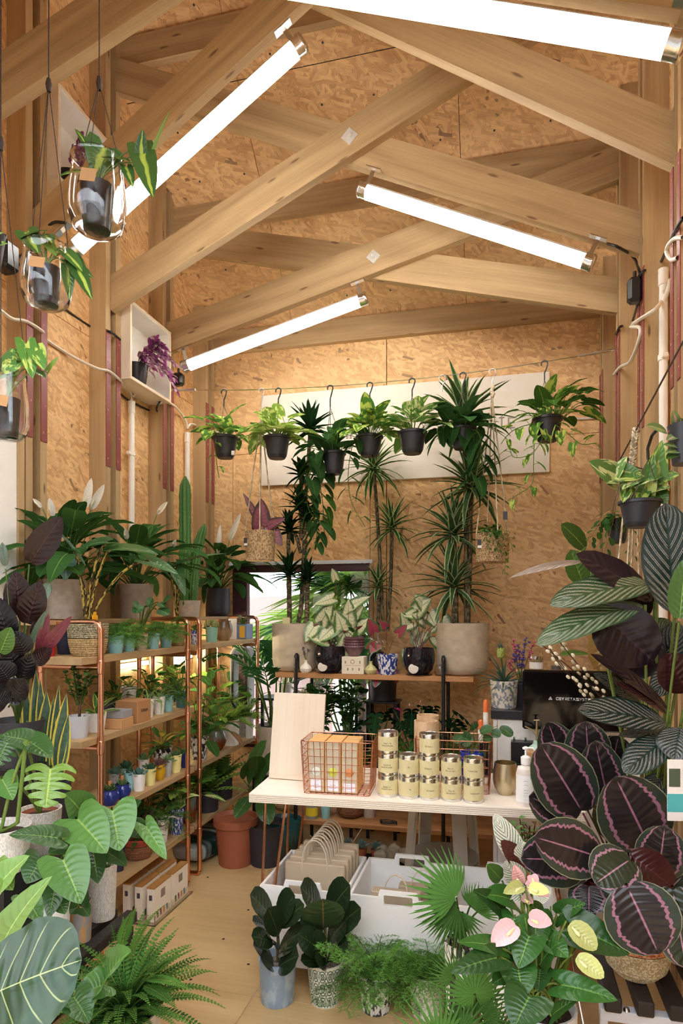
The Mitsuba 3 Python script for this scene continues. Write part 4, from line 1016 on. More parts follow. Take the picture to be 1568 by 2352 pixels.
for i in range(16):
    p = cn + spread(rnd(0, 6.28), rnd(.3, 1.5)) * .045
    part(Tn, 'stem', move(lathe([(.0005, -.02), (.011, -.014), (.014, 0), (.011, .014), (.0005, .02)], pal(lin('5f7a3f'), lin('a58c5a'), 2, .6), 10), p))
bare(514, 0, 'tilted golden cup bowl on the farther top shelf', 36, 46, 'belly', pal(lin('8a7150'), lin('5e4a34'), 5, .25), -1.735, 'gold_cup', 'bowl')
Tn = thing('price_card', 'small cream card standing behind the golden cup', 'card')
q = at(531, 1500, X=-1.78); whole(Tn, flat(boxm([-1.80, q[1] - .004, SHZ[0]], [-1.74, q[1], SHZ[0] + .14]), k_white), smooth=False)
Tn = thing('tin_planter', 'grey-blue tin planter box with a yellow label at the window end of the top shelf', 'potted plant')
q = at(556, 1500, X=-1.735)
part(Tn, 'box', flat(boxm([-1.79, q[1] - .06, SHZ[0]], [-1.68, q[1] + .06, SHZ[0] + .1], .003), pal(lin('6b7f9c'), rough=.4)), smooth=False)
part(Tn, 'label', flat(boxm([-1.73, q[1] - .062, SHZ[0] + .01], [-1.69, q[1] - .0602, SHZ[0] + .09]), pal(lin('d9a83a'), rough=.5)), smooth=False, label='yellow paper label')
cc = np.array([-1.735, q[1], SHZ[0] + .1])
rosette(Tn, cc, 22, [k_deep, G('8c8a6a', 'b3ab8c')], k_stem, (.03, .045), .6, 'ovate', (.02, .06), (20, 80))
Tn = thing('fan', 'grey bladeless fan with a long oval loop standing at the window end of the shelf', 'fan')
# shelf row 2
q = at(550, 1500, X=-1.80); fx, fy = -1.78, q[1]
fz0 = SHZ[2]
lp = [(fx - .072 * math.cos(a), fz0 + .40 + (.16 if math.sin(a) > 0 else -.16) + .072 * math.sin(a)) for a in np.linspace(0, 2 * np.pi, 33)]
def loopm(o, i, y0, y1, k):
    w = lambda e: shapely.Polygon([(fx + s * (.072 - e) if False else x, z) for x, z in lp]).buffer(-e) if e > 0 else shapely.Polygon(lp).buffer(-e)
    pg = w(o).difference(w(i))
    m = trimesh.creation.extrude_polygon(pg, y1 - y0, engine='earcut'); v = np.array(m.vertices)
    return flat(trimesh.Trimesh(np.stack([v[:, 0], v[:, 2] + y0, v[:, 1]], 1), m.faces[:, ::-1], process=False), k)
part(Tn, 'loop', loopm(0, .022, fy - .05, fy + .05, pal(lin('9c9c9a'), rough=.3)), smooth=False)
part(Tn, 'inner_ring', loopm(.014, .028, fy - .056, fy - .048, pal(lin('17181c'), rough=.25)), smooth=False, label='dark inner ring')
part(Tn, 'base', move(lathe([(0, 0), (.06, 0), (.06, .14), (.05, .17), (0, .17)], pal(lin('9c9c9a'), rough=.3), 24), (fx, fy, fz0)))
k_spider = G('5c8c35', 'dfe3a8', 3)
def spider(T, c, n=20, L=(.1, .17)):
    rosette(T, c, n, k_spider, k_stem, L, .075, 'blade', el=(10, 80), bend=0, droop=(1.0, 2.0), fold=.35)
def bushy(T, c, n, k, L, W=.6, h=.12, sp=.06, shp='ovate', ks=k_stemd, name='leaf', stuff=False, stems=5):
    """Upright stems carrying leaves all the way up."""
    out = []
    for i in range(stems):
        a = i * 2.4 + rnd(0, .5); e = c + np.array([math.cos(a) * sp * rnd(.3, 1), math.sin(a) * sp * rnd(.3, 1), h * rnd(.7, 1.05)])
        p = bez(c + [math.cos(a) * .01, math.sin(a) * .01, 0], c + [0, 0, h * .5] + (e - c) * [.6, .6, 0], e, n=7)
        part(T, 'stem', tube(p, .002, ks, 5), 'leaf')
        for j in range(max(1, n // stems)):
            t = (j + 1) / (n // stems) * .85 + .15
            b = np.array([np.interp(t, np.linspace(0, 1, 7), p[:, m]) for m in range(3)])
            kk = k[int(rnd(0, len(k) - .001))] if isinstance(k, (list, tuple)) else k
            l = rnd(*L)
            m = leaf(b, spread(rnd(0, 6.28), rnd(-.2, .9)), l, l * W, shp, kk, droop=rnd(.2, .8), nt=4, nu=1)
            if stuff: out.append(m)
            else: part(T, name, m, 'leaf')
    if stuff: part(T, 'foliage', join(*out), 'leaf', kind='stuff')
Tn, cn = shelf_pot(182, 1, 'little_tree', 'small leafy tree with a bare trunk in the grey-white pot on the second copper shelf', 'potted plant', 49, 51, 'taper', pal(lin('b9bcc2'), rough=.4), -1.745)
part(Tn, 'trunk', tube([cn, cn + [.005, 0, .07], cn + [-.005, .01, .16]], [.006, .005, .003], k_brown, 6), 'solid')
bushy(Tn, cn + [0, 0, .06], 90, [k_mid, k_green], (.022, .034), .8, .17, .075, 'round', stems=9)
Tn, cn = shelf_pot(221, 1, 'dragon_plant', 'yellow-edged leafy plant in the white pot behind the front copper post', 'potted plant', 46, 44, 'taper', k_whitep, -1.76)
rosette(Tn, cn, 14, G('4c8a3a', 'd5d77a', 1), k_stem, (.08, .12), .26, 'lance', (0, .03), (20, 80), 10, (.4, 1.0))
Tn, cn = shelf_pot(245, 1, 'zebra_aloe', 'striped spiky plant in a black pot behind the white pot on the second shelf', 'potted plant', 40, 44, 'taper', k_char, -1.87)
spider(Tn, cn, 18, (.07, .11))
def box_thing(name, label, cat, px, lvl, w, dpt, h, k, X=-1.735, zoff=0, ch=.002):
    q = at(px, 1500, X=X); t = thing(name, label, cat)
    b = np.array([X, q[1], SHZ[lvl] + zoff])
    part(t, 'body', flat(boxm(b - [dpt / 2, w / 2, 0], b + [dpt / 2, w / 2, h], ch), k), smooth=False)
    return t, b
k_card = pal(lin('b98c5e'), t=1, rough=.75)
box_thing('gift_box', 'flat brown cardboard box at the shelf front under the grey concrete tray', 'box', 266, 1, .10, .12, .045, k_card)
t, b = box_thing('candle_tray', 'grey concrete block on the flat cardboard box', 'tray', 268, 1, .085, .11, .035, pal(lin('8d8d8f'), t=1, rough=.8), zoff=.0455)
t, b = box_thing('gift_box', 'taller brown cardboard box with printed word on the second copper shelf', 'box', 306, 1, .12, .12, .105, pal(lin('a87a50'), t=1, rough=.75), -1.745)
part(t + '__body', 'print', text('Urban', .016, b + [.0602, 0, .05], (0, 1, 0), pal(lin('4d3322'), rough=.7)), smooth=False)
Tn, cn = shelf_pot(296, 1, 'spider_plant', 'spider plant behind the printed cardboard box', 'potted plant', 34, 62, 'taper', k_whitep, -1.895)
spider(Tn, cn, 20)
for px, lab, w, h, k in [(340, 'spider plant in the first white pot on the second copper shelf', 28, 43, k_whitep), (365, 'spider plant in the second white pot beside the pale turquoise pot', 28, 40, k_whitep)]:
    Tn, cn = shelf_pot(px, 1, 'spider_plant', lab, 'potted plant', w, h, 'taper', k)
    spider(Tn, cn)
Tn, cn = shelf_pot(386, 1, 'asparagus_fern', 'asparagus fern in the pale turquoise pot on the second copper shelf', 'potted plant', 27, 38, 'taper', k_teal)
aspfern(Tn, cn, 12, .12)
Tn, cn = shelf_pot(416, 1, 'rubber_plant', 'leafy plant in the dark teal pot at the far end of the second shelf', 'potted plant', 31, 37, 'taper', k_teal2)
rosette(Tn, cn, 9, [k_mid, k_green], k_stem, (.07, .1), .6, 'ovate', (.05, .16), (40, 85), 40)
for px, lab, k, L in [(345, 'sunlit lime plant at the back of the second copper shelf', k_neon, (.06, .09)), (400, 'tall lime-green plant behind the dark teal pot', k_poth, (.07, .1)), (265, 'dark leafy plant at the back of the second shelf by the front post', k_green, (.05, .08))]:
    Tn, cn = shelf_pot(px, 1, 'leafy_plant', lab, 'potted plant', 34, 40, 'taper', k_char, -1.89)
    rosette(Tn, cn, 16, [k, k_mid], k_stem, L, .55, 'ovate', (.05, .14), (25, 85), 40)
# shelf row 3
succ_k = [G('5f8f86', '8db3a8'), G('4f7a4a', '8fae6a'), G('3f6a52'), G('7a5a58', '9a7a6a'), G('6b8f5a', 'c8cf9a')]
def succulent(T, c, r, k, n=18):
    rosette(T, c + [0, 0, .0], n, k, k_stem, (r * .7, r * 1.1), .5, 'spoon', el=(5, 85), bend=0, droop=(-.5, 0), fold=.3, nt=4)
rows = [(252, 'deep blue glazed pot at the left end of the third shelf with grey-green leaves', 40, 36, 'belly', k_blue, 1), (281, 'deep blue glazed pot holding a spotted succulent on the third copper shelf', 36, 34, 'belly', k_blue, 4), (299, 'succulent in the turquoise pot behind the blue one', 26, 40, 'taper', k_teal, 2), (319, 'pale rosette succulent in the white pot on the third copper shelf', 31, 39, 'taper', k_whitep, 0), (345, 'round cactus in the pale yellow pot next to the mustard pot', 27, 38, 'taper', k_yel, 2), (367, 'reddish succulent in the round mustard pot', 24, 36, 'belly', k_must, 3), (385, 'succulent in the slim grey pot on the third shelf', 22, 37, 'taper', k_gray, 4), (404, 'small leafy plant in the pale yellow pot near the posts', 26, 40, 'taper', k_yel, 1), (425, 'plant in the dark blue pot hidden by the copper post', 22, 34, 'taper', k_blue, 1)]
for px, lab, w, h, kind, k, s in rows:
    Tn, cn = shelf_pot(px, 2, 'succulent', lab, 'potted plant', w, h, kind, k, -1.72 if px not in (299,) else -1.77)
    succulent(Tn, cn, .038 + rnd(0, .012), succ_k[s], 20)
    if px in (281, 252): part(Tn, 'plant_tag', flat(boxm(cn + [-.002, -.008, 0], cn + [.002, .008, .05]), pal(lin('c98a58'), rough=.6)), smooth=False)
for px, lab, w, h, k, lk in [(262, 'succulent in a small grey pot at the back of the third shelf', 24, 30, k_gray, 0), (290, 'dark succulent in a turquoise pot at the back of the third shelf', 24, 30, k_teal, 2), (330, 'broad-leaved succulent in a white pot at the back of the third shelf', 26, 32, k_whitep, 4)]:
    Tn, cn = shelf_pot(px, 2, 'succulent', lab, 'potted plant', w, h, 'taper', k, -1.88)
    succulent(Tn, cn, .05, succ_k[lk], 20)
Tn, cn = shelf_pot(372, 2, 'croton', 'yellow-leaved plant in a black and white patterned bowl at the back of the third shelf', 'potted plant', 50, 42, 'taper', k_blackpat, -1.87)
rosette(Tn, cn, 22, [G('8a8f2a', 'd8c860'), G('b7a03a', 'e0d080'), k_mid], k_stem, (.07, .1), .4, 'ovate', (.03, .08), (15, 85), 30)
# farther unit
Tn, cn = shelf_pot(458, 2, 'rubber_plant', 'dark-leaved plant in the black swirl-patterned pot between the copper posts', 'potted plant', 42, 50, 'taper', k_blackpat)
rosette(Tn, cn, 14, k_deep, k_stemd, (.09, .14), .6, 'ovate', (.04, .14), (10, 85), 30)
bushy(Tn, cn, 16, [k_mid, G('6a6f3a', 'b4a060')], (.06, .1), .4, .26, .06)
Tn, cn = shelf_pot(495, 2, 'calathea', 'colourful leafy plant in the round amber drip-glazed pot', 'potted plant', 46, 48, 'belly', k_amber, -1.745)
rosette(Tn, cn, 26, [k_mid, k_lime, G('8a6a4a', 'c79a80'), k_deep], k_stem, (.09, .14), .45, 'ovate', (.06, .22), (10, 85), 35)
Tn, cn = shelf_pot(529, 2, 'fern', 'bright feathery fern in the ribbed white pot on the farther shelf', 'potted plant', 40, 58, 'cyl', k_wrib, -1.725)
for i in range(18): part(Tn, 'frond', frond(cn, spread(i * 2.4, math.radians(15 + 65 * i / 18)), .24, .09, k_lime, k_stem, 16, 1.2), 'leaf')
Tn, cn = shelf_pot(560, 2, 'fern', 'pale fern in the mosaic-patterned pot at the window end of the shelf', 'potted plant', 38, 50, 'taper', pal(lin('c9c4b4'), lin('3a4a6a'), 4, .3), -1.735)
for i in range(18): part(Tn, 'frond', frond(cn, spread(i * 2.4, math.radians(15 + 65 * i / 18)), .26, .085, k_lime if i % 2 else k_green, k_stem, 16, 1.1), 'leaf')
for px, lab, k, L in [(480, 'tall yellow-green leafy plant at the back of the farther copper shelf', k_lime, (.1, .15)), (530, 'broad green leafy plant at the back of the farther shelf by the window', k_green, (.1, .15))]:
    Tn, cn = shelf_pot(px, 2, 'leafy_plant', lab, 'potted plant', 34, 50, 'taper', k_char, -1.88)
    rosette(Tn, cn, 20, [k, k_mid], k_stem, L, .5, 'ovate', (.12, .38), (45, 88), 50)
Tn, cn = shelf_pot(572, 2, 'caladium', 'reddish fern-like plant beside the last copper post', 'potted plant', 22, 50, 'taper', k_whitep, -1.69)
rosette(Tn, cn, 14, [G('a85a4a', 'c99a7a'), k_lime], k_stem, (.05, .08), .5, 'lance', (.06, .16), (20, 80), 40)
# shelf row 4
Tn, cn = shelf_pot(406, 3, 'arrowhead_plant', 'pale arrowhead plant in the blue and white speckled pot on the bottom shelf', 'potted plant', 33, 58, 'taper', pal(lin('24389a'), lin('d5d8e4'), 2, .2), -1.715)
rosette(Tn, cn, 12, [k_pothw, k_lime], k_stem, (.06, .1), .6, 'heart', (.08, .15), (50, 88), 50)
Tn, cn = shelf_pot(369, 3, 'asparagus_fern', 'bushy fern in the white pot on the bottom copper shelf', 'potted plant', 38, 54, 'taper', k_whitep, -1.735)
aspfern(Tn, cn, 16, .16)
rosette(Tn, cn, 7, [G('8a7a4a', 'd8c890'), k_cream], k_stem, (.03, .05), .5, 'ovate', (.02, .06), (10, 60))
q = at(318, 1500, X=-1.735)
TB = thing('bromeliad', 'narrow-leaved purple plant in a red-rimmed woven basket on the bottom shelf', 'potted plant')
lo, hi = basketm(.075, .10, pal(lin('8a5a38'), lin('6a4028'), 6, .8), [-1.735, q[1], SHZ[3]], k2=pal(lin('a8432a'), lin('7a2f22'), 6, .8), cut=.7)
part(TB, 'basket', lo); part(TB, 'basket_rim', hi, label='red woven rim')
rosette(TB, [-1.735, q[1], SHZ[3] + .09], 12, [G('4a3a3a', '7a5a58'), k_deep], k_stem, (.12, .18), .18, 'lance', el=(15, 80), bend=10)
bare(272, 3, 'navy glazed pot at the left end of the bottom copper shelf', 30, 58, 'taper', k_navy)
Tn, cn = shelf_pot(433, 3, 'calathea', 'long-leaved plant in the amber pot on the bottom shelf behind the copper posts', 'potted plant', 36, 58, 'straight', k_amber, -1.745)
rosette(Tn, cn, 14, [k_pothw, k_green], k_stem, (.12, .18), .34, 'lance', (.05, .1), (15, 70), 20)
for px, lab, w, h, X in [(476, 'trailing zz plant in the first dark grey pot on the bottom shelf', 50, 46, -1.735), (512, 'zz plant in the second dark grey pot on the bottom shelf', 42, 50, -1.75)]:
    Tn, cn = shelf_pot(px, 3, 'zz_plant', lab, 'potted plant', w, h, 'cyl', k_char, X)
    for i in range(11): part(Tn, 'frond', frond(cn, spread(i * 2.4, math.radians(25 + 50 * i / 11)), .26, .11, k_green if i % 3 else k_lime, k_stemd, 10, .7, pin='ovate', pw=.5), 'leaf')
for px, lab, X in [(330, 'dark leafy plant at the back of the bottom copper shelf', -1.88), (392, 'dark trailing plant at the back of the bottom shelf near the posts', -1.88)]:
    Tn, cn = shelf_pot(px, 3, 'leafy_plant', lab, 'potted plant', 36, 44, 'taper', k_char, X)
    rosette(Tn, cn, 16, [k_deep, k_green], k_stemd, (.07, .11), .5, 'ovate', (.04, .16), (25, 85), 40)
# seed boxes in a clear tray on the floor
k_cardw = pal(lin('e6dccb'), rough=.6)
tr = thing('clear_tray', 'clear acrylic tray on the floor holding the seed boxes', 'tray')
ty0, ty1, tx0, tx1 = 2.76, 3.15, -1.86, -1.595
for lo_, hi_ in [((tx0, ty0, .002), (tx1, ty1, .006)), ((tx1 - .003, ty0, .006), (tx1, ty1, .05)), ((tx0, ty0, .006), (tx1 - .003, ty0 + .003, .05))]:
    part(tr, 'panel', flat(boxm(lo_, hi_), 0), 'glass', False)
n = 0
for r_ in range(3):
    for c_ in range(2):
        s = thing('seed_box', f"white seed box, {['nearer', 'farther'][c_]} one of the {['outer', 'middle', 'inner'][r_]} row in the clear tray", 'box', 'seed boxes in the clear tray')
        x = -1.632 - r_ * .07; y = 2.785 + c_ * .178 + r_ * .008; 
        b = boxm([x - .02, y, .0065], [x + .02, y + .16, .165], .001)
        s = part(s, 'carton', flat(b, k_cardw), smooth=False)
        part(s, 'lid', flat(boxm([x - .021, y - .001, .165], [x + .021, y + .161, .172]), pal(lin('a9773f'), rough=.7)), smooth=False, label='brown card lid')
        mk = [flat(boxm([x + .0201, y + .02 + .03 * i, .02 + .0 * i], [x + .0206, y + .036 + .03 * i, .05]), pal(lin(cx), rough=.6)) for i, cx in enumerate(('4f6b3a', '8a3a4a', 'c08a3a', '5a7a8a'))]
        for i, m in enumerate(mk): part(s, 'print', m, smooth=False)
        part(s, 'print', flat(boxm([x - .008, y - .0014, .11], [x + .008, y - .0006, .135]), pal(lin('4a4450'), rough=.6)), smooth=False)
        part(s, 'print', flat(boxm([x + .0201, y + .06, .1], [x + .0206, y + .10, .14]), pal(lin('8a7f74'), rough=.6)), smooth=False)
sk = thing('compost_sack', 'dark green and white compost sack lying under the farther copper shelf', 'sack')
m = trimesh.creation.icosphere(3); v = np.array(m.vertices); v = np.sign(v) * np.abs(v) ** .6 * [.14, .34, .07] + [-1.80, 3.78, .075]; v[:, 2] = np.maximum(v[:, 2], .002)
v += (meshkit.noise(v * 16)[:, None] - .5) * .02 * [1, 1, .3]; v[:, 2] = np.maximum(v[:, 2], .002)
whole(sk, (v, np.array(m.faces), np.stack([16 * pal(lin('16302a'), lin('c7cfc9'), 9, .35) + 1 + 4 * (v[:, 1] - 3.2), 2 * 5 + .2 + .5 * (v[:, 0] + 2)], 1)))
# big terracotta pot and neighbours on the floor
def floor_pot(px, pyb, wpx, hpx, kind, k, name, label, cat='pot', soil=None, **o):
    q = at(px, pyb, Z=0); r0 = px_size(q, wpx) / 2
    c = floor_at(px, pyb, 0, r0 * .72); r = px_size(c, wpx) / 2
    return potted(name, label, cat, c, r, px_size(q, hpx) * 1.02, kind, k, soil=soil, n=40, **o)
k_terra = pal(lin('97553b'), rough=.5)
floor_pot(541, 1996, 102, 108, 'nursery', k_terra, 'large_pot', 'large empty terracotta-brown plastic pot on the floor')
floor_pot(652, 1985, 88, 92, 'bowl', pal(lin('1d2a26'), lin('1f4b4c'), 5, .08), 'large_pot', 'large dark green glazed pot behind the copper table legs')
floor_pot(594, 1962, 34, 72, 'taper', pal(lin('6f7076'), rough=.6), 'large_pot', 'grey pot squeezed between the terracotta pot and the green glazed pot')
# ---------------------------------------------------------------- plants hanging from the wire
k_hang = pal(lin('2f3036'), rough=.4); k_hook = pal(lin('222225'), rough=.4); k_wirec = pal(lin('5a544c'), rough=.5)
def hook_pts(p, h=.1, flip=1, s=.017):
    """An S hook hanging over the wire at p, lower end h below."""
    a = np.linspace(math.pi * 1.15, -.1, 9)
    top = [p + np.array([flip * (s * math.cos(x) + 0), 0, s * math.sin(x) - s + .006]) for x in a]
    top = top if flip > 0 else top
    lo = p + [0, 0, -h]
    return top + [p + np.array([flip * s * .6, 0, -s - .02]), p + np.array([0, 0, -h * .6]), lo]
def hanging_pot(lab, hx, px, yt, yb, w, cat='hanging plant', name='hanging_pothos', hook=True, low=None, D=None):
    top = at(hx, 900, Y=WY); top[2] = wz(top[0])
    c = at(px, (yt + yb) / 2, Y=WY)
    r = px_size(c, w) / 2; h = px_size(c, yb - yt)
    b = np.array([c[0], WY, at(px, yb, Y=WY)[2] + .006])
    Tn, cc = potted(name, lab, cat, b, r, h, 'hang', k_hang)
    hh = top[2] - b[2] - h
    e = top - [0, 0, min(.1, hh * .4)] if low is None else np.array([top[0], WY, at(hx, low, Y=WY)[2]])
    part(Tn, 'hook', tube(hook_pts(top, top[2] - e[2]), .0038, k_hook, 6, True), 'solid')
    for i in range(3):
        a = i * 2.094 + .5
        part(Tn, 'hanger_wire', tube([e, b + [r * math.cos(a), r * math.sin(a), h - .004]], .0014, k_wirec, 4), 'solid')
    return Tn, cc, r
def pothos_top(T, c, r, n, k, L=(.09, .14), el=(8, 84), stem=(.05, .17), W=.74, azr=None):
    rosette(T, c, int(n * 1.35), k, k_stem, L, W, 'heart', stem, el, 30, (.3, .9), .0018, r * .8, up=.35, wave=.03, nt=6, azr=azr)
HP = [('golden pothos hanging leftmost on the wire with a white tag on its dark pot', 514, 517, 1006, 1055, 60, 16, k_poth),
      ('bright pothos in a dark hanging pot right of the left rope basket', 639, 636, 1006, 1056, 62, 24, k_neon),
      ('heart-leaf plant on two chained hooks in the lowest dark hanging pot', 758, 767, 1041, 1092, 54, 12, k_phil),
      ('pothos in the dark hanging pot at the middle of the wire', 849, 848, 1004, 1051, 62, 26, k_poth),
      ('small lime pothos hanging right of the middle pot with drain feet', 946, 947, 994, 1045, 66, 18, k_pothw),
      ('heart-leaf philodendron in the hanging pot under the big spiky leaves', 1063, 1062, 986, 1034, 64, 17, k_phil),
      ('long trailing golden pothos in the rightmost dark pot on the wire', 1250, 1257, 962, 1017, 68, 15, [k_poth, k_green])]
hp = {}
for i, (lab, hx, px, yt, yb, w, n, k) in enumerate(HP):
    Tn, cc, r = hanging_pot(lab, hx, px, yt, yb, w, low=935 if i == 2 else None)
    hp[i] = (Tn, cc, r)
    pothos_top(Tn, cc, r, n, k)
Y0 = WY
V = lambda i, pts, k, L, **o: vine(hp[i][0], [hp[i][1]] + [at(*p, Y=Y0 + dy) for (p, dy) in pts], k, k_stem, L, out=(0, 1, 0), **o)
part(hp[0][0], 'pot_tag', flat(boxm(at(535, 1040, Y=Y0 - .075) - [.011, 0, .013], at(535, 1040, Y=Y0 - .075) + [.011, .001, .013]), k_white), smooth=False, label='white price tag')
V(0, [((495, 1010), -.07), ((497, 1060), -.08), ((503, 1098), -.08)], k_poth, (.05, .07), gap=.07)
V(2, [((728, 1040), -.05), ((712, 1090), -.06), ((706, 1160), -.06), ((728, 1205), -.06), ((722, 1262), -.06)], k_phil, (.11, .15), gap=.028)
V(2, [((745, 1040), .05), ((735, 1100), .04), ((742, 1165), .04), ((745, 1230), .04)], [k_phil, k_green], (.11, .15), gap=.032)
V(3, [((815, 1010), -.06), ((800, 1080), -.07), ((806, 1150), -.07), ((838, 1210), -.07)], k_phil, (.08, .11), gap=.06)
V(5, [((1095, 990), -.07), ((1105, 1030), -.09), ((1098, 1075), -.09), ((1082, 1125), -.08)], [k_phil, k_mid], (.13, .17), gap=.028)
V(5, [((1030, 975), -.07), ((1005, 985), -.09), ((1010, 1020), -.1)], k_phil, (.12, .15), gap=.035)
V(6, [((1215, 975), -.08), ((1185, 985), -.1), ((1165, 1000), -.1), ((1150, 1020), -.1)], k_poth, (.06, .09), gap=.05)
V(6, [((1230, 1000), -.09), ((1225, 1060), -.1), ((1222, 1110), -.1), ((1190, 1135), -.1), ((1165, 1150), -.1)], k_poth, (.06, .09), gap=.055)
V(6, [((1240, 1018), -.1), ((1215, 1045), -.12), ((1180, 1050), -.12), ((1170, 1030), -.12)], k_poth, (.05, .07), gap=.05)
V(6, [((1290, 985), -.09), ((1312, 1003), -.1), ((1335, 1020), -.1), ((1370, 1018), -.1)], k_poth, (.06, .1), gap=.05)
pothos_top(hp[6][0], hp[6][1] + [.03, 0, .02], hp[6][2], 13, [k_poth, k_green], (.09, .12), (25, 80), (.08, .2), .7, (-1.0, 1.9))
# the odd chrome hooks on the wire
for hx, lab in [(1015, 'bright steel hook on the wire behind the heart-leaf plant')]:
    t = thing('s_hook', lab, 'hook'); p = at(hx, 900, Y=WY); p[2] = wz(p[0])
    whole(t, tube(hook_pts(p, .09), .0032, 0, 6, True), 'chrome')
# rope baskets
k_jute = pal(lin('c9ab82'), lin('8f7350'), 6, .85); k_rope = pal(lin('d9cbb0'), lin('9d8d72'), 8, .85)
def rope_basket(lab, hx, knot, px, yt, yb, w, name='hanging_basket'):
    t = thing(name, lab, 'hanging basket')
    p = at(hx, 900, Y=WY); p[2] = wz(p[0])
    c = at(px, (yt + yb) / 2, Y=WY); r = px_size(c, w) / 2; h = px_size(c, yb - yt)
    b = np.array([c[0], WY, at(px, yb, Y=WY)[2] + .004])
    part(t, 'basket', basketm(r, h, k_jute, b, int(h / .0085), 'cyl'))
    kn = np.array([p[0], WY, at(hx, knot, Y=WY)[2]])
    part(t, 'hook', tube(hook_pts(p, p[2] - kn[2] - .035), .003, 0, 6, True), 'chrome')
    part(t, 'knot', tube([kn + [0, 0, .05], kn + [.004, 0, .04], kn + [-.003, 0, .02], kn + [.003, 0, 0], kn + [0, 0, -.02]], [.006, .013, .011, .013, .008], k_rope, 8), 'solid')
    for i in range(4):
        a = i * math.pi / 2 + .35
        part(t, 'rope', tube([kn + [0, 0, -.01], b + [r * .5 * math.cos(a), r * .5 * math.sin(a), h + .5 * (kn[2] - b[2] - h)], b + [r * math.cos(a), r * math.sin(a), h], b + [r * math.cos(a) * .98, r * math.sin(a) * .98, h - .02]], .0042, k_rope, 6), 'solid')
    part(t, 'soil', move(lathe([(r * .86, 0), (.0005, .004)], k_soil, 16), b + [0, 0, h - .02]))
    q = b + [-r * .72, -r * .78, h * .58]
    if name == 'hanging_basket':
        part(t, 'tag', flat(boxm(q - [.014, .001, .02], q + [.014, .001, .03]), pal(lin('39333a'), rough=.6)), smooth=False, label='dark paper tag')
        part(t, 'tag_sticker', flat(boxm(q - [.012, .0018, .016], q + [.012, 0, -.002]), k_white), smooth=False, label='white price sticker')
    return t, b + [0, 0, h - .015], r
Tn, cc, r = rope_basket('caladium with pink leaves in the left rope-hung jute basket', 600, 955, 597, 1222, 1290, 66)
k_calp = G('4a3430', '94505e', 6)
for a, b, w in [((600, 1205), (600, 1145), 46), ((622, 1215), (648, 1255), 34), ((590, 1190), (558, 1132), 18), ((612, 1210), (655, 1190), 30)]:
    pleaf(Tn, cc, a, 3.95, b, 3.93, w, 'heart', k_calp, pal(lin('8a4a4a'), rough=.5), .002, .2, .75)
Tn, cc, r = rope_basket('trailing small-leaved green plant in the right rope-hung jute basket', 1130, 905, 1130, 1228, 1294, 74)
bushy(Tn, cc, 70, [k_mid, k_green, k_lime], (.022, .034), .8, .07, .075, 'ovate', k_stem, stems=10)
for pts in ([(1110, 1215), (1118, 1240), (1120, 1262)], [(1140, 1220), (1152, 1252), (1160, 1285), (1158, 1318)], [(1150, 1215), (1170, 1240), (1178, 1268)], [(1128, 1218), (1140, 1248), (1146, 1276)]):
    vine(Tn, [cc] + [at(*p, Y=WY - .11) for p in pts], [k_mid, k_green], k_stem, (.026, .036), .9, 'round', .02, .0012, .008)
part(Tn, 'second_tag', flat(boxm(at(1160, 1183, Y=WY - .07) - [.012, .001, .025], at(1160, 1183, Y=WY - .07) + [.012, .001, .02]), pal(lin('39333a'), rough=.6)), smooth=False, label='dark paper tag on the rope')
# ---------------------------------------------------------------- glass jars hanging at the upper left
k_cord = pal(lin('3a2c26'), rough=.7)
def jar_prof(r, h, w=.004):
    o = [(0, 0), (r * .62, .002), (r * .86, h * .08), (r * .98, h * .22), (r, h * .42), (r * .96, h * .62), (r * .88, h * .82), (r * .86, h * .95), (r * .9, h)]
    i = [(max(a - w, 0), max(b, w)) for a, b in o[::-1]]
    return o + i[:-1] + [(0, w)]
def glass_jar(lab, px, yt, yb, w, D, apex, leaves, vines=()):
    t = thing('glass_jar_planter', lab, 'hanging plant')
    q = at(px, (yt + yb) / 2, D=D); r = px_size(q, w) / 2; h = px_size(q, yb - yt) * 1.03
    b = np.array([q[0], q[1], at(px, yb, D=D)[2]])
    part(t, 'jar', move(lathe(jar_prof(r, h), 0, 40, wob=.012), b), 'glass')
    part(t, 'inner_pot', move(lathe([(0, 0), (r * .46, 0), (r * .58, h * .6), (r * .55, h * .6), (r * .45, h * .5), (0, h * .5)], k_black, 24), b + [0, 0, .0065]))
    ap = at(*apex, D=D + .02)
    part(t, 'knot', tube([ap + [0, 0, .02], ap, ap - [0, 0, .02]], [.006, .01, .006], k_cord, 8), 'solid')
    part(t, 'cord', tube([ap, [ap[0], ap[1], min(roof(ap[1]) - .2, ap[2] + .55)]], .002, k_cord, 5), 'solid')
    for i in range(3):
        a = i * 2.094 + .9
        part(t, 'cord', tube([ap, b + [r * .9 * math.cos(a), r * .9 * math.sin(a), h * .97]], .0013, k_cord, 5), 'solid')
    c = b + [0, 0, h * .66]
    for a, e, ww, k, fc in leaves:
        pleaf(t, c, a, D, e, D - rnd(0, .05), ww, 'heart', k, k_stem, .002, .35, fc)
    part(t, 'tag', flat(boxm(b + [.01, -r - .012, h * .42], b + [.062, -r - .0105, h * .58]).apply_transform(trimesh.transformations.rotation_matrix(.25, [0, 1, 0], b + [.03, -r, h * .5])), k_card), smooth=False, label='brown card tag')
    return t, b, r, h
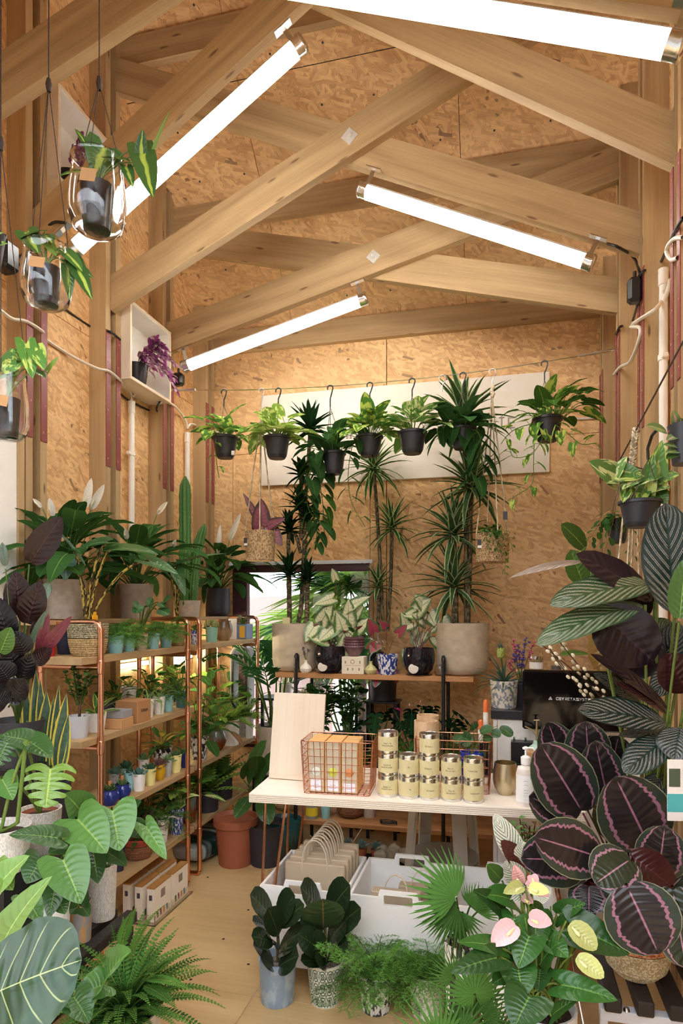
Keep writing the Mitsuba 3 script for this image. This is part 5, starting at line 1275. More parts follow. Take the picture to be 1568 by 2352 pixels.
glass_jar('glass jar with a lime-striped heart-leaf plant hanging in front of the long strip light', 223, 372, 535, 128, 1.95, (228, 192), [((240, 342), (215, 405), 82, k_bras, .9), ((255, 365), (300, 372), 50, k_bras, .4), ((325, 345), (352, 455), 62, k_bras, .9), ((322, 372), (328, 296), 34, k_bras, .6), ((205, 345), (172, 295), 22, k_bras, .5), ((185, 395), (135, 405), 26, k_bras, .4), ((222, 405), (222, 470), 30, k_green, .9), ((350, 350), (392, 252), 9, k_lime, .5), ((290, 385), (305, 430), 30, k_bras, .6)])
glass_jar('glass jar with a brown card tag and drooping striped leaves at the left', 106, 572, 706, 112, 1.95, (112, 196), [((62, 535), (90, 585), 52, k_bras, .8), ((100, 540), (120, 560), 42, k_bras, .5), ((95, 532), (45, 548), 40, k_bras, .3), ((150, 580), (190, 625), 40, k_bras, .5), ((170, 600), (212, 690), 40, k_bras, .8), ((155, 620), (160, 690), 30, k_bras, .8), ((110, 560), (128, 590), 28, k_lime, .6), ((160, 600), (215, 640), 30, k_bras, .6)])
glass_jar('glass jar with golden pothos leaves cut by the left picture edge', 18, 868, 1010, 92, 1.9, (2, 330), [((80, 800), (102, 850), 44, k_poth, .8), ((60, 790), (75, 870), 46, k_poth, .8), ((35, 830), (10, 860), 46, k_poth, .5), ((15, 850), (30, 800), 40, k_poth, .7), ((70, 850), (105, 868), 34, k_green, .4), ((30, 860), (-20, 880), 40, k_green, .4), ((110, 850), (135, 820), 14, k_lime, .6), ((45, 820), (22, 800), 30, k_poth, .5)])
t = thing('hanging_pothos', 'pothos leaves hanging at the left picture edge above the tagged jar', 'hanging plant')
q0 = at(-30, 560, D=1.9)
part(t, 'pot', move(lathe(profile('taper', .05, .09)[0], k_char, 24), q0 - [0, 0, .06]))
for a, b, w in [((-10, 565), (18, 560), 22), ((-15, 545), (8, 535), 20)]: pleaf(t, q0, a, 1.9, b, 1.88, w, 'heart', k_poth, face=.6)
part(t, 'cord', tube([q0 + [0, 0, .03], [q0[0], q0[1], 3.9]], .0015, k_cord, 5), 'solid')
# tradescantia in the wall boxes
k_trad = G('8a6478', 'd8b4c4', 3); k_trad2 = G('96468a', 'b85aa8', 0); k_trad3 = G('c4a2b4', 'ecd4e0', 3)
for (yc, z0), lab, sp, s in [(n2, 'pink and purple striped trailing plant in a black pot in the lower wall box', 34, 1.0), (n1, 'dark purple trailing plant in the upper wall box behind the hanging jar', 26, .9)]:
    Tn, cc = potted('tradescantia', lab, 'potted plant', [-2.082, yc - .03, z0], .068, .13, 'taper', k_black)
    for i in range(12):
        a = rnd(-1.2, 1.2); e = rnd(-.5, 1.2)
        p = smoothpath([cc, cc + [.05, a * .05, .05], cc + [.09 + .03 * rnd(), a * .14 * s + .03, .06 + e * .08 * s], cc + [.13 + .04 * rnd(), a * .19 * s + .05, .02 + e * .12 * s - .03]], 5)
        p[:, 0] = np.minimum(p[:, 0], -1.93)
        part(Tn, 'stem', tube(p, .0022, pal(lin('6a3a52'), rough=.5), 5), 'leaf')
        for j in range(4, len(p)):
            for sd in (-1, 1):
                d = unit(unit(p[j] - p[j - 1]) * .5 + np.array([rnd(.0, .6), sd * .7, rnd(-.3, .5)]))
                part(Tn, 'leaf', leaf(p[j], d, rnd(.04, .065) * s, .022 * s, 'ovate', [k_trad, k_trad2, k_trad3][int(rnd(0, 2.99))] if lab[0] == 'p' else [k_trad2, k_trad][int(rnd(0, 1.4))], droop=.5, fold=.35, nt=4, nu=1), 'leaf')
# ---------------------------------------------------------------- right-hand hanging plants
def side_hang(lab, P, r, h, kind='hang', name='hanging_pothos', hookto=None):
    Tn, cc = potted(name, lab, 'hanging plant', P, r, h, kind, k_hang)
    return Tn, cc
P = at(1470, 1212, D=2.3); r = px_size(P, 94) / 2
Tn, cc = side_hang('pale variegated pothos in the large dark hanging pot on the right-hand wire', P, r, px_size(P, 62))
for a, b, w, k, fc in [((1412, 1095), (1352, 1060), 60, k_pothw, .7), ((1412, 1090), (1440, 1048), 30, k_pothw, .6), ((1420, 1085), (1480, 1095), 48, k_poth, .7), ((1480, 1140), (1500, 1040), 46, k_poth, .8), ((1505, 1110), (1520, 1010), 50, k_poth, .9), ((1460, 1100), (1428, 1125), 44, k_pothw, .5), ((1500, 1095), (1455, 1120), 50, k_pothw, .4), ((1420, 1110), (1390, 1110), 30, k_pothw, .5), ((1500, 1125), (1540, 1120), 46, k_pothw, .4), ((1475, 1130), (1470, 1160), 36, k_poth, .6), ((1510, 1130), (1530, 1160), 40, k_green, .6), ((1440, 1120), (1430, 1155), 30, k_poth, .7), ((1520, 1100), (1560, 1090), 44, k_poth, .5)]:
    pleaf(Tn, cc + [rnd(-.05, .05), rnd(-.04, .04), 0], a, 2.28, b, 2.25, w, 'heart', k, k_stem, .003, .5, fc, wave=.03)
hk = at(1490, 1000, D=2.2)
part(Tn, 'hook', tube([at(1488, 1055, D=2.2), at(1487, 1030, D=2.2), at(1497, 1000, D=2.17), at(1510, 985, D=2.1)], .005, k_hook, 6, True), 'solid')
for i in range(3): part(Tn, 'hanger_wire', tube([at(1488, 1055, D=2.2), P + [r * math.cos(i * 2.1), r * math.sin(i * 2.1), px_size(P, 60)]], .0014, k_wirec, 4), 'solid')
P = at(1576, 1066, D=1.76); r = px_size(P, 80) / 2
Tn, cc = side_hang('pink-edged hoya in a black hanging pot at the right picture edge', P, r, px_size(P, 90), 'taper', 'hanging_hoya')
k_hoya = G('6a8a4a', 'd0a8a0', 3); k_hoyag = G('5f8f45', 'a9b070', 3)
for a, b, w, k in [((1555, 985), (1545, 942), 22, k_hoya), ((1530, 992), (1484, 978), 30, k_hoyag), ((1560, 1000), (1530, 1012), 24, k_hoya), ((1545, 1015), (1570, 985), 30, k_hoya), ((1568, 1028), (1522, 1022), 20, k_hoyag), ((1570, 1035), (1528, 1040), 26, k_hoyag), ((1560, 1040), (1530, 1055), 26, k_green), ((1575, 1000), (1560, 960), 26, k_hoya)]:
    pleaf(Tn, cc, a, 1.76, b, 1.73, w, 'ovate', k, pal(lin('8a3a44'), rough=.4), .003, .3, .6)
part(Tn, 'hanger_wire', tube([cc, at(1568, 785, X=.47)], .0014, k_wirec, 4), 'solid')
# plaited rope hanger and the darker pot behind
P = at(1418, 1248, D=2.75); r = px_size(P, 52) / 2
Tn, cc = side_hang('round-leaved trailing plant in a small dark pot behind the pale hanging pothos', P, r, px_size(P, 55), 'hang', 'hanging_peperomia')
for pts in ([(1400, 1195), (1375, 1215), (1352, 1250), (1330, 1290)], [(1398, 1185), (1382, 1195), (1366, 1220), (1350, 1242)], [(1410, 1190), (1400, 1225), (1388, 1265), (1375, 1300)], [(1425, 1180), (1440, 1200), (1452, 1240), (1450, 1290)], [(1405, 1175), (1390, 1180), (1380, 1192), (1372, 1202)]):
    vine(Tn, [cc] + [at(*p, D=2.7) for p in pts], [k_mid, k_green], pal(lin('b59a4a'), rough=.5), (.034, .046), .95, 'round', .026, .0018, .01)
hk = at(1432, 1058, D=2.68)
part(Tn, 'hook', tube([hk + [-.006, 0, -.05], hk + [-.012, 0, -.01], hk + [0, 0, .012], hk + [.016, 0, .008], hk + [.022, 0, -.02]], .0045, k_hook, 6, True), 'solid')
for i in range(3): part(Tn, 'hanger_wire', tube([hk + [-.006, 0, -.05], P + [r * math.cos(i * 2.1), r * math.sin(i * 2.1), px_size(P, 53)]], .0014, k_wirec, 4), 'solid')
t = thing('rope_hanger', 'plaited jute rope hanger with four strands below the right-hand wire', 'rope hanger')
a0 = at(1460, 984, D=2.37); a1 = at(1450, 1075, D=2.40)
for j in range(3):
    ph = j * 2.094; tt = np.linspace(0, 1, 26)
    part(t, 'plait', tube(np.array([a0 + (a1 - a0) * x + np.array([.007 * math.sin(x * 30 + ph), .005 * math.sin(2 * (x * 30 + ph)), 0]) for x in tt]), .0075, k_rope, 6), 'solid')
for x in (1408, 1442, 1452, 1468): part(t, 'rope', tube([a1, at((x + 1450) / 2 + 4, 1160, D=2.44), at(x + (12 if x < 1420 else -2), 1300 if x > 1420 else 1290, D=2.46), at(x, 1360, D=2.46)], .0045, k_rope, 6), 'solid')
b = at(1440, 1410, D=2.46)
part(t, 'basket', basketm(.06, .09, k_jute, b, None, 'cyl'))
# ---------------------------------------------------------------- the planters on the plank shelf
PZ = 1.11
def plank(px, name, label, cat, wpx, hpx, kind, k, Y=3.93, z=PZ, **o):
    q = at(px, 1550, Y=Y); r = px_size(q, wpx) / 2
    return potted(name, label, cat, [q[0], Y, z], r, px_size(q, hpx), kind, k, **o)
k_cement = pal(lin('b9a990'), t=1, rough=.7)
Tn, cc = plank(680, 'dracaena', 'compact dark green dracaena canes in the tall beige planter left on the plank shelf', 'potted plant', 110, 108, 'u', k_cement, Y=3.965)
k_drac = G('16351a', '2f5a2c'); k_dstr = G('2f5f2a', 'cdd39a', 1); k_dstr2 = G('3f6236', 'b4c294', 1)
def cane(T, pts, r=.016):
    part(T, 'cane', tube(smoothpath(pts, 5), r, k_cane, 9), 'solid'); return np.asarray(pts[-1])
for (bx, tx, ty, dy, n, L) in [(665, 663, 1315, 0, 34, (.15, .22)), (685, 700, 1240, .02, 0, 0), (704, 706, 1330, -.03, 30, (.13, .2))]:
    e = cane(Tn, [at(bx, 1430, Y=3.95 + dy), at((bx + tx) / 2, 1380, Y=3.95 + dy), at(tx, ty, Y=3.95 + dy)])
    if n: heads(Tn, e, n, k_drac, L, .04, (-10, 85), (.2, .7))
for tx, ty, n, L in [(664, 1215, 26, (.12, .18)), (688, 1160, 26, (.12, .18)), (712, 985, 44, (.16, .26)), (690, 1085, 22, (.1, .16)), (705, 1190, 20, (.1, .16))]:
    e = cane(Tn, [at(690, 1240 if ty < 1200 else 1270, Y=3.98), at((690 + tx) / 2 + 3, (ty + 1250) / 2, Y=3.98), at(tx, ty, Y=3.97)], .012)
    heads(Tn, e, n, k_drac, L, .045, (-20, 85), (.2, .8))
cane(Tn, [at(664, 1300, Y=3.96), at(662, 1250, Y=3.96), at(664, 1215, Y=3.97)], .013)
Tn, cc = plank(1062, 'dracaena', 'striped dracaena with tall canes in the round grey-beige planter right on the plank shelf', 'potted plant', 118, 118, 'u', k_cement, Y=3.965)
for bx, tx, ty, n, L, w in [(1040, 1042, 1345, 46, (.26, .40), .05), (1048, 1040, 1225, 46, (.26, .38), .05), (1075, 1080, 1115, 46, (.26, .42), .052), (1070, 1065, 960, 46, (.26, .44), .054)]:
    e = cane(Tn, [at(bx, 1430, Y=3.96), at((bx + tx) / 2 + 2, (1430 + ty) / 2, Y=3.97), at(tx, ty, Y=3.97)], .013)
    heads(Tn, e, n, k_dstr2, L, w, (-25, 86), (.4, 1.2))
Tn, cc = plank(880, 'dracaena', 'lime-edged dracaena with three thin canes behind the plank shelf', 'potted plant', 66, 100, 'straight', k_char, Y=4.25, z=.9)
stn = thing('plant_stand', 'dark plant stand hidden behind the plank shelf', 'stand')
for x in (-.09, .09): part(stn, 'leg', flat(boxm([cc[0] + x - .01, 4.17, 0], [cc[0] + x + .01, 4.19, .885]), k_black), smooth=False)
for x in (-.09, .09): part(stn, 'leg', flat(boxm([cc[0] + x - .01, 4.31, 0], [cc[0] + x + .01, 4.33, .885]), k_black), smooth=False)
part(stn, 'top', flat(boxm([cc[0] - .11, 4.16, .885], [cc[0] + .11, 4.34, .899]), k_black), smooth=False)
for bx, tx, ty, n, L in [(866, 868, 1345, 28, (.17, .26)), (890, 900, 1210, 38, (.2, .3)), (880, 858, 1075, 54, (.2, .34))]:
    e = cane(Tn, [at(bx, 1450, Y=4.25), at((bx + tx) / 2 + 2, (1450 + ty) / 2, Y=4.24), at(tx, ty, Y=4.22)], .012)
    heads(Tn, e, n, k_dstr, L, .034, (-30, 85), (.6, 1.4))
# smaller things on the plank
k_blk = pal(lin('16151a'), lin('23222a'), 2, .08); k_cal = G('55803c', 'e6e6b8', 6); k_calr = G('4f7a3c', 'b0405a', 6); k_pst = pal(lin('6a3a38'), rough=.5)
for px, lab, lv in [(757, 'cream and green caladium in the black glazed face-shaped pot left on the plank', [((765, 1440), (730, 1475), 44), ((790, 1455), (772, 1405), 44), ((772, 1420), (745, 1400), 40), ((800, 1430), (800, 1375), 40), ((815, 1410), (835, 1390), 36), ((748, 1470), (705, 1460), 40), ((785, 1500), (790, 1455), 36), ((720, 1440), (700, 1475), 34), ((762, 1375), (720, 1390), 34), ((822, 1445), (850, 1420), 36), ((770, 1330), (762, 1305), 24), ((800, 1395), (850, 1370), 30), ((740, 1425), (765, 1385), 40), ((790, 1475), (815, 1445), 36)]),
                    (962, 'cream caladium in the black glazed pot right on the plank', [((960, 1400), (990, 1375), 42), ((975, 1425), (945, 1410), 44), ((985, 1410), (1000, 1440), 40), ((945, 1430), (915, 1450), 34), ((1015, 1430), (1040, 1465), 46), ((965, 1455), (955, 1490), 44), ((955, 1410), (925, 1415), 34), ((935, 1440), (920, 1405), 28), ((1000, 1465), (1015, 1500), 32), ((935, 1500), (930, 1535), 28), ((990, 1440), (1010, 1425), 36), ((975, 1390), (950, 1365), 36), ((945, 1455), (960, 1440), 36)])]:
    Tn, cc = plank(px, 'caladium', lab, 'potted plant', 72, 62, 'bowl', k_blk, Y=3.865)
    for a, b, w in lv: pleaf(Tn, cc + [rnd(-.02, .02), 0, 0], a, 4.0, b, 3.98, w * 1.05, 'heart', k_cal, k_pst, .0018, .3, .65)
    q = cc - [0.0, 0, .07]
    part(Tn, 'glaze_patch', move(lathe([(.0005, .002), (.024, .001), (.03, -.002)], pal(lin('d9d0c2'), t=1, rough=.6), 18), [cc[0] - .022, 3.865 - .088, PZ + .045], rx=math.pi / 2 - .12), label='bare cream patch in the glaze')
    part(Tn, 'saucer', move(lathe([(.0005, 0), (.07, 0), (.078, .006), (.07, .004), (.0005, .003)], pal(lin('5a4030'), rough=.4), 24), [cc[0], 3.865, PZ - .0005]))
Tn, cc = plank(890, 'caladium', 'pink-centred caladium with dry stalks in the small blue and white pot on the plank', 'potted plant', 50, 46, 'taper', k_delft, Y=3.86)
for a, b, w in [((858, 1450), (845, 1420), 34), ((865, 1480), (850, 1500), 30), ((905, 1545), (910, 1570), 28), ((870, 1545), (860, 1580), 32), ((915, 1455), (935, 1435), 26), ((850, 1490), (862, 1470), 28), ((885, 1440), (870, 1425), 24)]:
    pleaf(Tn, cc, a, 3.93, b, 3.9, w, 'heart', k_calr, k_pst, .0016, .3, .8)
for i in range(16): part(Tn, 'dry_stalk', tube(bez(cc, cc + [rnd(-.03, .03), -.01, .08], cc + [rnd(-.09, .04), -.03, rnd(.06, .12)], n=5), .0014, pal(lin('b08a50'), rough=.7), 4), 'leaf')
t = thing('ornament_pot', 'ridged purple ceramic pot standing on the cream printed box', 'pot'); q = at(813, 1497, Y=3.875)
zz = PZ + .105
part(t, 'pot', move(lathe([(0, 0), (.03, 0), (.05, .03), (.065, .05)] + [(.062 + .006 * (i % 2), .05 + .008 * i) for i in range(9)] + [(.05, .12), (.044, .12), (.03, .04), (0, .04)], pal(lin('7a5a60'), lin('5a3a42'), 5, .25), 30), [q[0], 3.875, zz]))
rosette(t, [q[0], 3.875, zz + .115], 5, [k_calr, k_deep], k_stem, (.05, .07), .5, 'ovate', (.03, .06), (40, 80))
t = thing('gift_box', 'cream box printed with small drawings on the plank shelf', 'box'); q = at(812, 1550, Y=3.84)
bq = np.array([q[0], 3.86, PZ])
part(t, 'body', flat(boxm(bq + [-.068, -.05, .0005], bq + [.068, .06, .104], .002), pal(lin('e3d8bf'), rough=.6)), smooth=False)
kp = pal(lin('8a7f6a'), rough=.6)
for x, z, s in [(0, .075, .013), (-.045, .072, .008), (.045, .072, .008), (-.03, .03, .008), (.0, .03, .007), (.04, .03, .008)]:
    ring = shapely.Point(0, 0).buffer(s).difference(shapely.Point(0, 0).buffer(s * .75)) if s > .01 else shapely.box(-s * .5, -s, s * .5, s)
    m = trimesh.creation.extrude_polygon(ring, .0008, engine='earcut'); v = np.array(m.vertices)
    part(t, 'print', flat(trimesh.Trimesh(np.stack([v[:, 0] + bq[0] + x, -v[:, 2] + bq[1] - .05, v[:, 1] + z + PZ], 1), m.faces, process=False), kp), smooth=False)
part(t, 'print', flat(boxm(bq + [-.05, -.0508, .052], bq + [.05, -.0502, .054]), kp), smooth=False)
def bud_vase(lab, px, k, flower):
    t = thing('bud_vase', lab, 'vase'); q = at(px, 1550, Y=3.835)
    b = np.array([q[0], 3.835, PZ])
    m = lathe([(0, 0), (.022, 0), (.034, .014), (.036, .028), (.026, .045), (.012, .056), (.0085, .068), (.012, .078), (.008, .078), (.006, .06), (0, .06)], k, 36)
    v = m[0].copy(); a = np.arctan2(v[:, 1], v[:, 0]); v[:, :2] *= (1 + .05 * np.abs(np.cos(a * 5)))[:, None]
    part(t, 'vase', (v + b, m[1], m[2]))
    if flower:
        for i in range(3):
            e = b + [rnd(-.02, .02), 0, .12 + .015 * i]
            part(t, 'flower_stem', tube([b + [0, 0, .07], e], .001, k_stemd, 4), 'leaf')
            part(t, 'flower', join(*[move(lathe([(.0005, -.004), (.004, 0), (.0005, .005)], pal(lin('4a4070'), rough=.6), 6), e + RNG.normal(size=3) * .005) for _ in range(6)]), kind='stuff')
bud_vase('cream garlic-shaped bud vase with lavender on the plank shelf', 702, k_cream, True)
bud_vase('pale green gourd-shaped bud vase right of the printed box', 851, pal(lin('c9c48a'), lin('a9a870'), 9, .4), False)
t = thing('glass_bird', 'small clear glass ornament by the right black post', 'ornament'); q = at(1010, 1528, Y=3.83)
part(t, 'bowl', move(lathe([(.0005, 0), (.03, .005), (.036, .03), (.028, .055), (.012, .065), (.01, .064), (.026, .054), (.033, .03), (.027, .008), (.0005, .004)], 0, 24), [q[0], 3.85, PZ + .0005]), 'glass')
t = thing('mister', 'black bottle sprayer with a steel pump behind the small caladium', 'spray bottle'); q = at(868, 1460, Y=4.0); q[2] = PZ
part(t, 'bottle', move(lathe([(0, 0), (.05, 0), (.056, .02), (.056, .09), (.04, .12), (.015, .135), (.012, .15), (0, .15)], pal(lin('141316'), rough=.12), 28), [q[0], 4.0, PZ]))
zb = PZ + .15
part(t, 'pump', join(tube([[q[0], 4.0, zb], [q[0], 4.0, zb + .09]], .004, 0, 8, True), tube([[q[0], 4.0, zb + .03], [q[0] - .05, 4.0, zb + .06], [q[0] - .06, 4.0, zb + .06]], .003, 0, 8), tube([[q[0] + .018 + .016 * math.cos(x), 4.0, zb + .03 + .016 * math.sin(x)] for x in np.linspace(0, 6.28, 13)], .0022, 0, 6)), 'chrome')
t = thing('seed_card', 'small pale seed packet sticking out of the left beige planter', 'packet'); q = at(657, 1425, Y=3.88)
whole(t, flat(boxm(q + [-.024, 0, -.05], q + [.024, .003, .018]), pal(lin('d8cf9a'), rough=.6)), smooth=False)
# ---------------------------------------------------------------- middle tier of the plank shelf
MZ = .46
def mid(px, name, label, cat, w, h, kind, k, Y=3.9, **o):
    return plank(px, name, label, cat, w, h, kind, k, Y=Y, z=MZ, **o)
Tn, cc = mid(905, 'christmas_cactus', 'flat-leaved cactus with one magenta flower in a grey pot on the middle plank', 'potted plant', 52, 58, 'taper', k_gray, 3.88)
k_xm = G('4f8a35', '7fae50')
rosette(Tn, cc, 30, k_xm, k_stem, (.06, .10), .28, 'obov', (.04, .12), (25, 88), 20, (.2, .8))
for i in range(9):
    part(Tn, 'flower_petal', leaf(at(916, 1632, Y=3.84), spread(i * .7, rnd(-.3, .9)), .035, .014, 'lance', pal(lin('d0308a'), rough=.4), nt=4, nu=1), 'leaf', label='magenta petal' if i == 0 else None)
Tn, cc = mid(948, 'christmas_cactus', 'budding flat-leaved cactus in a cream pot on the middle plank', 'potted plant', 48, 44, 'taper', k_conc2, 3.87)
rosette(Tn, cc, 30, k_xm, k_stem, (.06, .10), .28, 'obov', (.04, .13), (25, 88), 20, (.2, .8))
for px, py in [(965, 1615), (940, 1622), (962, 1640), (996, 1630)]:
    q = at(px, py, Y=3.84); part(Tn, 'bud', move(lathe([(.0005, 0), (.004, .006), (.0005, .018)], pal(lin('d89aa0'), rough=.5), 8), q))
Tn, cc = mid(1050, 'asparagus_fern', 'large dark feathery fern on the middle plank behind the wire basket', 'potted plant', 60, 60, 'taper', k_char, 3.92)
for i in range(26):
    part(Tn, 'frond', feather(cc, spread(i * 2.4, math.radians(10 + 70 * i / 26)), rnd(.24, .34), k_green, k_stemd, 1.0, 12), 'leaf')
for px, lab, Y in [(868, 'dark split-leaf plant on the middle plank near the window edge', 3.98), (948, 'dark monstera-like plant behind the flowering cactus', 4.02), (1005, 'dark monstera-like plant behind the right black post', 4.02)]:
    Tn, cc = mid(px, 'monstera', lab, 'potted plant', 44, 50, 'taper', k_char, Y)
    for i in range(7):
        a = i * 2.4; q = cc + spread(a, rnd(.9, 1.35)) * rnd(.22, .36)
        part(Tn, 'leaf', splitleaf(q, spread(a, -.5), rnd(.12, .17), .13, k_drac, k_stemd, cc, 4), 'leaf')
for px, lab, w, h, k, L in [(838, 'fine-leaved shrubby plant in a terracotta pot on the middle plank', 40, 40, k_terra, (.012, .02)), (806, 'cream-edged small plant in a terracotta pot on the middle plank', 36, 34, k_terra, (.025, .035)), (775, 'low dark plant in a black pot behind the wooden board', 40, 36, k_char, (.03, .05))]:
    Tn, cc = mid(px, 'small_plant', lab, 'potted plant', w, h, 'taper', k, 3.86)
    bushy(Tn, cc, 160, [k_green, k_mid] if L[0] < .02 or L[0] > .027 else [G('5f7a3a', 'e0dca8', 1)], L, .5, .11, .08, 'ovate', stuff=L[0] < .02, stems=10)
for px, lab, w, h, L in [(800, 'dark bushy plant in a tall grey pot in front of the window', 80, 90, (.05, .08)), (735, 'dark leafy plant before the window pane', 70, 80, (.06, .09))]:
    Tn, cc = mid(px, 'bushy_plant', lab, 'potted plant', w, h, 'straight', pal(lin('5c5d63'), rough=.6), 4.03)
    bushy(Tn, cc, 110, k_deep, L, .65, .36, .13, 'ovate', stems=12)
for px, lab, w, h, k, ty in [(770, 'pale glass bottle shape at the window below the plank', 26, 60, k_white, 0)]:
    pass
t = thing('watering_can', 'pale long-spouted watering can on a stand at the window below the plank', 'watering can'); q = at(700, 1590, Y=4.2)
part(t, 'body', move(lathe([(0, 0), (.06, 0), (.065, .05), (.05, .075), (.03, .08), (0, .08)], pal(lin('b9b5ae'), rough=.35), 24), [q[0] + .04, 4.2, .902]))
part(t, 'spout', tube([[q[0], 4.2, .92], [q[0] - .06, 4.2, .95], [q[0] - .1, 4.2, .975]], [.012, .009, .006], pal(lin('b9b5ae'), rough=.35), 10))
part(t, 'handle', tube(bez([q[0] + .05, 4.2, .98], [q[0] + .06, 4.2, 1.06], [q[0] + .1, 4.2, .95], n=8), .005, pal(lin('b9b5ae'), rough=.35), 8))
ws = thing('window_ledge_table', 'dark narrow table below the window', 'table')
part(ws, 'top', flat(boxm([-1.62, 4.14, .885], [-.95, 4.34, .90]), k_black), smooth=False)
for x in (-1.6, -.98):
    for y in (4.15, 4.32): part(ws, 'leg', flat(boxm([x, y, 0], [x + .02, y + .02, .885]), k_black), smooth=False)
Tn, cc = potted('spiky_plant', 'small spiky pale plant in a pot at the lower window left of the plank post', 'potted plant', [at(655, 1600, Y=4.24)[0], 4.24, .9005], .05, .09, 'taper', k_whitep)
rosette(Tn, cc, 20, G('8aa070', 'd0c8a0', 1), k_stem, (.12, .18), .06, 'blade', el=(25, 88), bend=0, droop=(.1, .5))
# dark kentia beside the copper shelf, in front of the window
Tn, cc = floor_pot(612, 1690, 70, 70, 'straight', k_taupe, 'x', 'x') if 0 else potted('kentia_palm', 'tall dark palm with drooping leaflets between the copper shelf and the window', 'potted plant', [-1.50, 4.16, .40], .12, .32, 'straight', k_taupe, soil=k_soil)
sp = thing('plant_stand', 'low black stand under the tall palm by the window', 'stand')
part(sp, 'top', flat(boxm([-1.63, 4.04, .385], [-1.37, 4.29, .3995]), k_black), smooth=False)
for x in (-1.62, -1.40):
    for y in (4.05, 4.26): part(sp, 'leg', flat(boxm([x, y, 0], [x + .02, y + .02, .385]), k_black), smooth=False)
k_kent = G('1d4a1f', '4f8a3c')
for i in range(9):
    a = i * 2.4; b = cc + [.03 * math.cos(a), .03 * math.sin(a), 0]
    e = math.radians(rnd(66, 86)); st = rnd(.25, .5)
    q = b + spread(a, e) * st
    q[1] = min(q[1], 4.3)
    part(Tn, 'stalk', tube([b, q], .006, k_stemd, 6), 'leaf')
    m = frond(q, spread(a, e - .15), rnd(.45, .6), .42, k_kent, k_stemd, 11, 1.5, pw=.14, ang=.75, cup=.1)
    m[0][:, 1] = np.minimum(m[0][:, 1], YB - .05)
    part(Tn, 'frond', m, 'leaf')
# strap-leaved plant on the floor by the terracotta pot
Tn, cc = potted('aspidistra', 'dark broad strap-leaved plant behind the display table and the terracotta pot', 'potted plant', [-1.36, 3.62, 0], .12, .24, 'taper', k_char)
for a, b, w in [((570, 1800), (612, 1700), 44), ((585, 1820), (640, 1720), 40), ((600, 1830), (618, 1895), 44), ((560, 1790), (545, 1700), 34), ((590, 1790), (590, 1680), 40), ((575, 1830), (540, 1880), 34), ((610, 1800), (650, 1760), 36)]:
    pleaf(Tn, cc, a, 3.75, b, 3.6, w, 'ellip', k_deep, k_stemd, .004, .5, .5)
# ---------------------------------------------------------------- bottom tier and floor below the plank shelf
LZ2 = .215
def low(px, Y=3.86): q = at(px, 1880, Y=Y); return np.array([q[0], Y, LZ2])
t = thing('small_pot', 'pale turquoise pot on the lowest plank below the display table', 'pot'); part(t, 'pot', move(lathe(profile('taper', .033, .075)[0], k_teal, 28), low(748)))
t = thing('wicker_bowl', 'brown wicker bowl on the lowest plank', 'bowl'); part(t, 'bowl', basketm(.085, .07, pal(lin('8a5a34'), lin('4f3018'), 6, .7), low(805, 3.93), None, 'bowl'))
t = thing('small_pot', 'cream pot on the lowest plank beside the wicker bowl', 'pot'); part(t, 'pot', move(lathe(profile('taper', .045, .08)[0], k_conc2, 28), low(848, 3.95)))
t = thing('glass_jar', 'glass jar with a yellow label on the lowest plank', 'jar'); part(t, 'jar', move(lathe([(0, 0), (.035, 0), (.037, .01), (.037, .08), (.03, .09), (.03, .1), (0, .1)], pal(lin('8f8f80'), rough=.1), 28), low(716, 3.84)))
part(t, 'label', move(lathe([(.0375, .02), (.0375, .07)], pal(lin('d8c22a'), rough=.5), 28), low(716, 3.84)), label='yellow label')
t = thing('straw_basket', 'flat straw basket at the left end of the lowest plank', 'basket'); part(t, 'basket', basketm(.075, .06, k_grass, low(655, 3.95), None, 'bowl'))
c = low(892, 3.83)
t = thing('cable_coil', 'coil of dark cable on the edge of the lowest plank', 'cable'); whole(t, tube([c + [.05 * math.cos(x) * (1 + .05 * math.sin(3 * x)), .018 * math.sin(x), .004 + .0012 * x] for x in np.linspace(0, 18, 70)], .0025, k_cable, 5))
for px, lab, w in [(740, 'dark bead-leaved plant ball below the lowest plank', .07), ]:
    q = at(px, 1940, Y=3.72); t = thing('moss_ball', lab, 'potted plant')
    part(t, 'pot', move(lathe(profile('bowl', .06, .05)[0], k_char, 24), [q[0], 3.72, 0]))
    part(t, 'foliage', join(*[move(lathe([(.0005, -.006), (.006, 0), (.0005, .006)], [pal(lin('6a5a3a'), rough=.5), pal(lin('a89a70'), rough=.4)][i % 2], 6), np.array([q[0], 3.72, .11]) + unit(RNG.normal(size=3)) * rnd(.05, .085) * [1, 1, .9]) for i in range(300)]), kind='stuff')
q = at(830, 1935, Y=3.74)
t = thing('plant_tray', 'black tray of blue-green rosette succulents on the floor below the plank shelf', 'tray')
part(t, 'tray', flat(boxm([q[0] - .14, 3.68, .0], [q[0] + .14, 3.80, .045], .004), k_black), smooth=False)
for i in range(3):
    s = thing('echeveria', f"blue-green rosette succulent {['left', 'centre', 'right'][i]} in the black floor tray", 'succulent')
    cc = np.array([q[0] - .09 + .09 * i, 3.74, .0455])
    part(s, 'pot', move(lathe(profile('taper', .035, .05)[0], k_terra, 20), cc))
    rosette(s, cc + [0, 0, .05], 26, G('6a8f8a', '9ab8b0'), k_stem, (.04, .055), .4, 'spoon', el=(8, 85), bend=0, droop=(-.5, 0), fold=.3, nt=4)
t = thing('stone_basket', 'shallow dark box of pale stones on the floor behind the crates', 'box'); q = at(900, 1945, Y=3.74)
part(t, 'box', flat(boxm([q[0] - .1, 3.67, 0], [q[0] + .12, 3.8, .04], .004), pal(lin('2c2724'), rough=.4)), smooth=False)
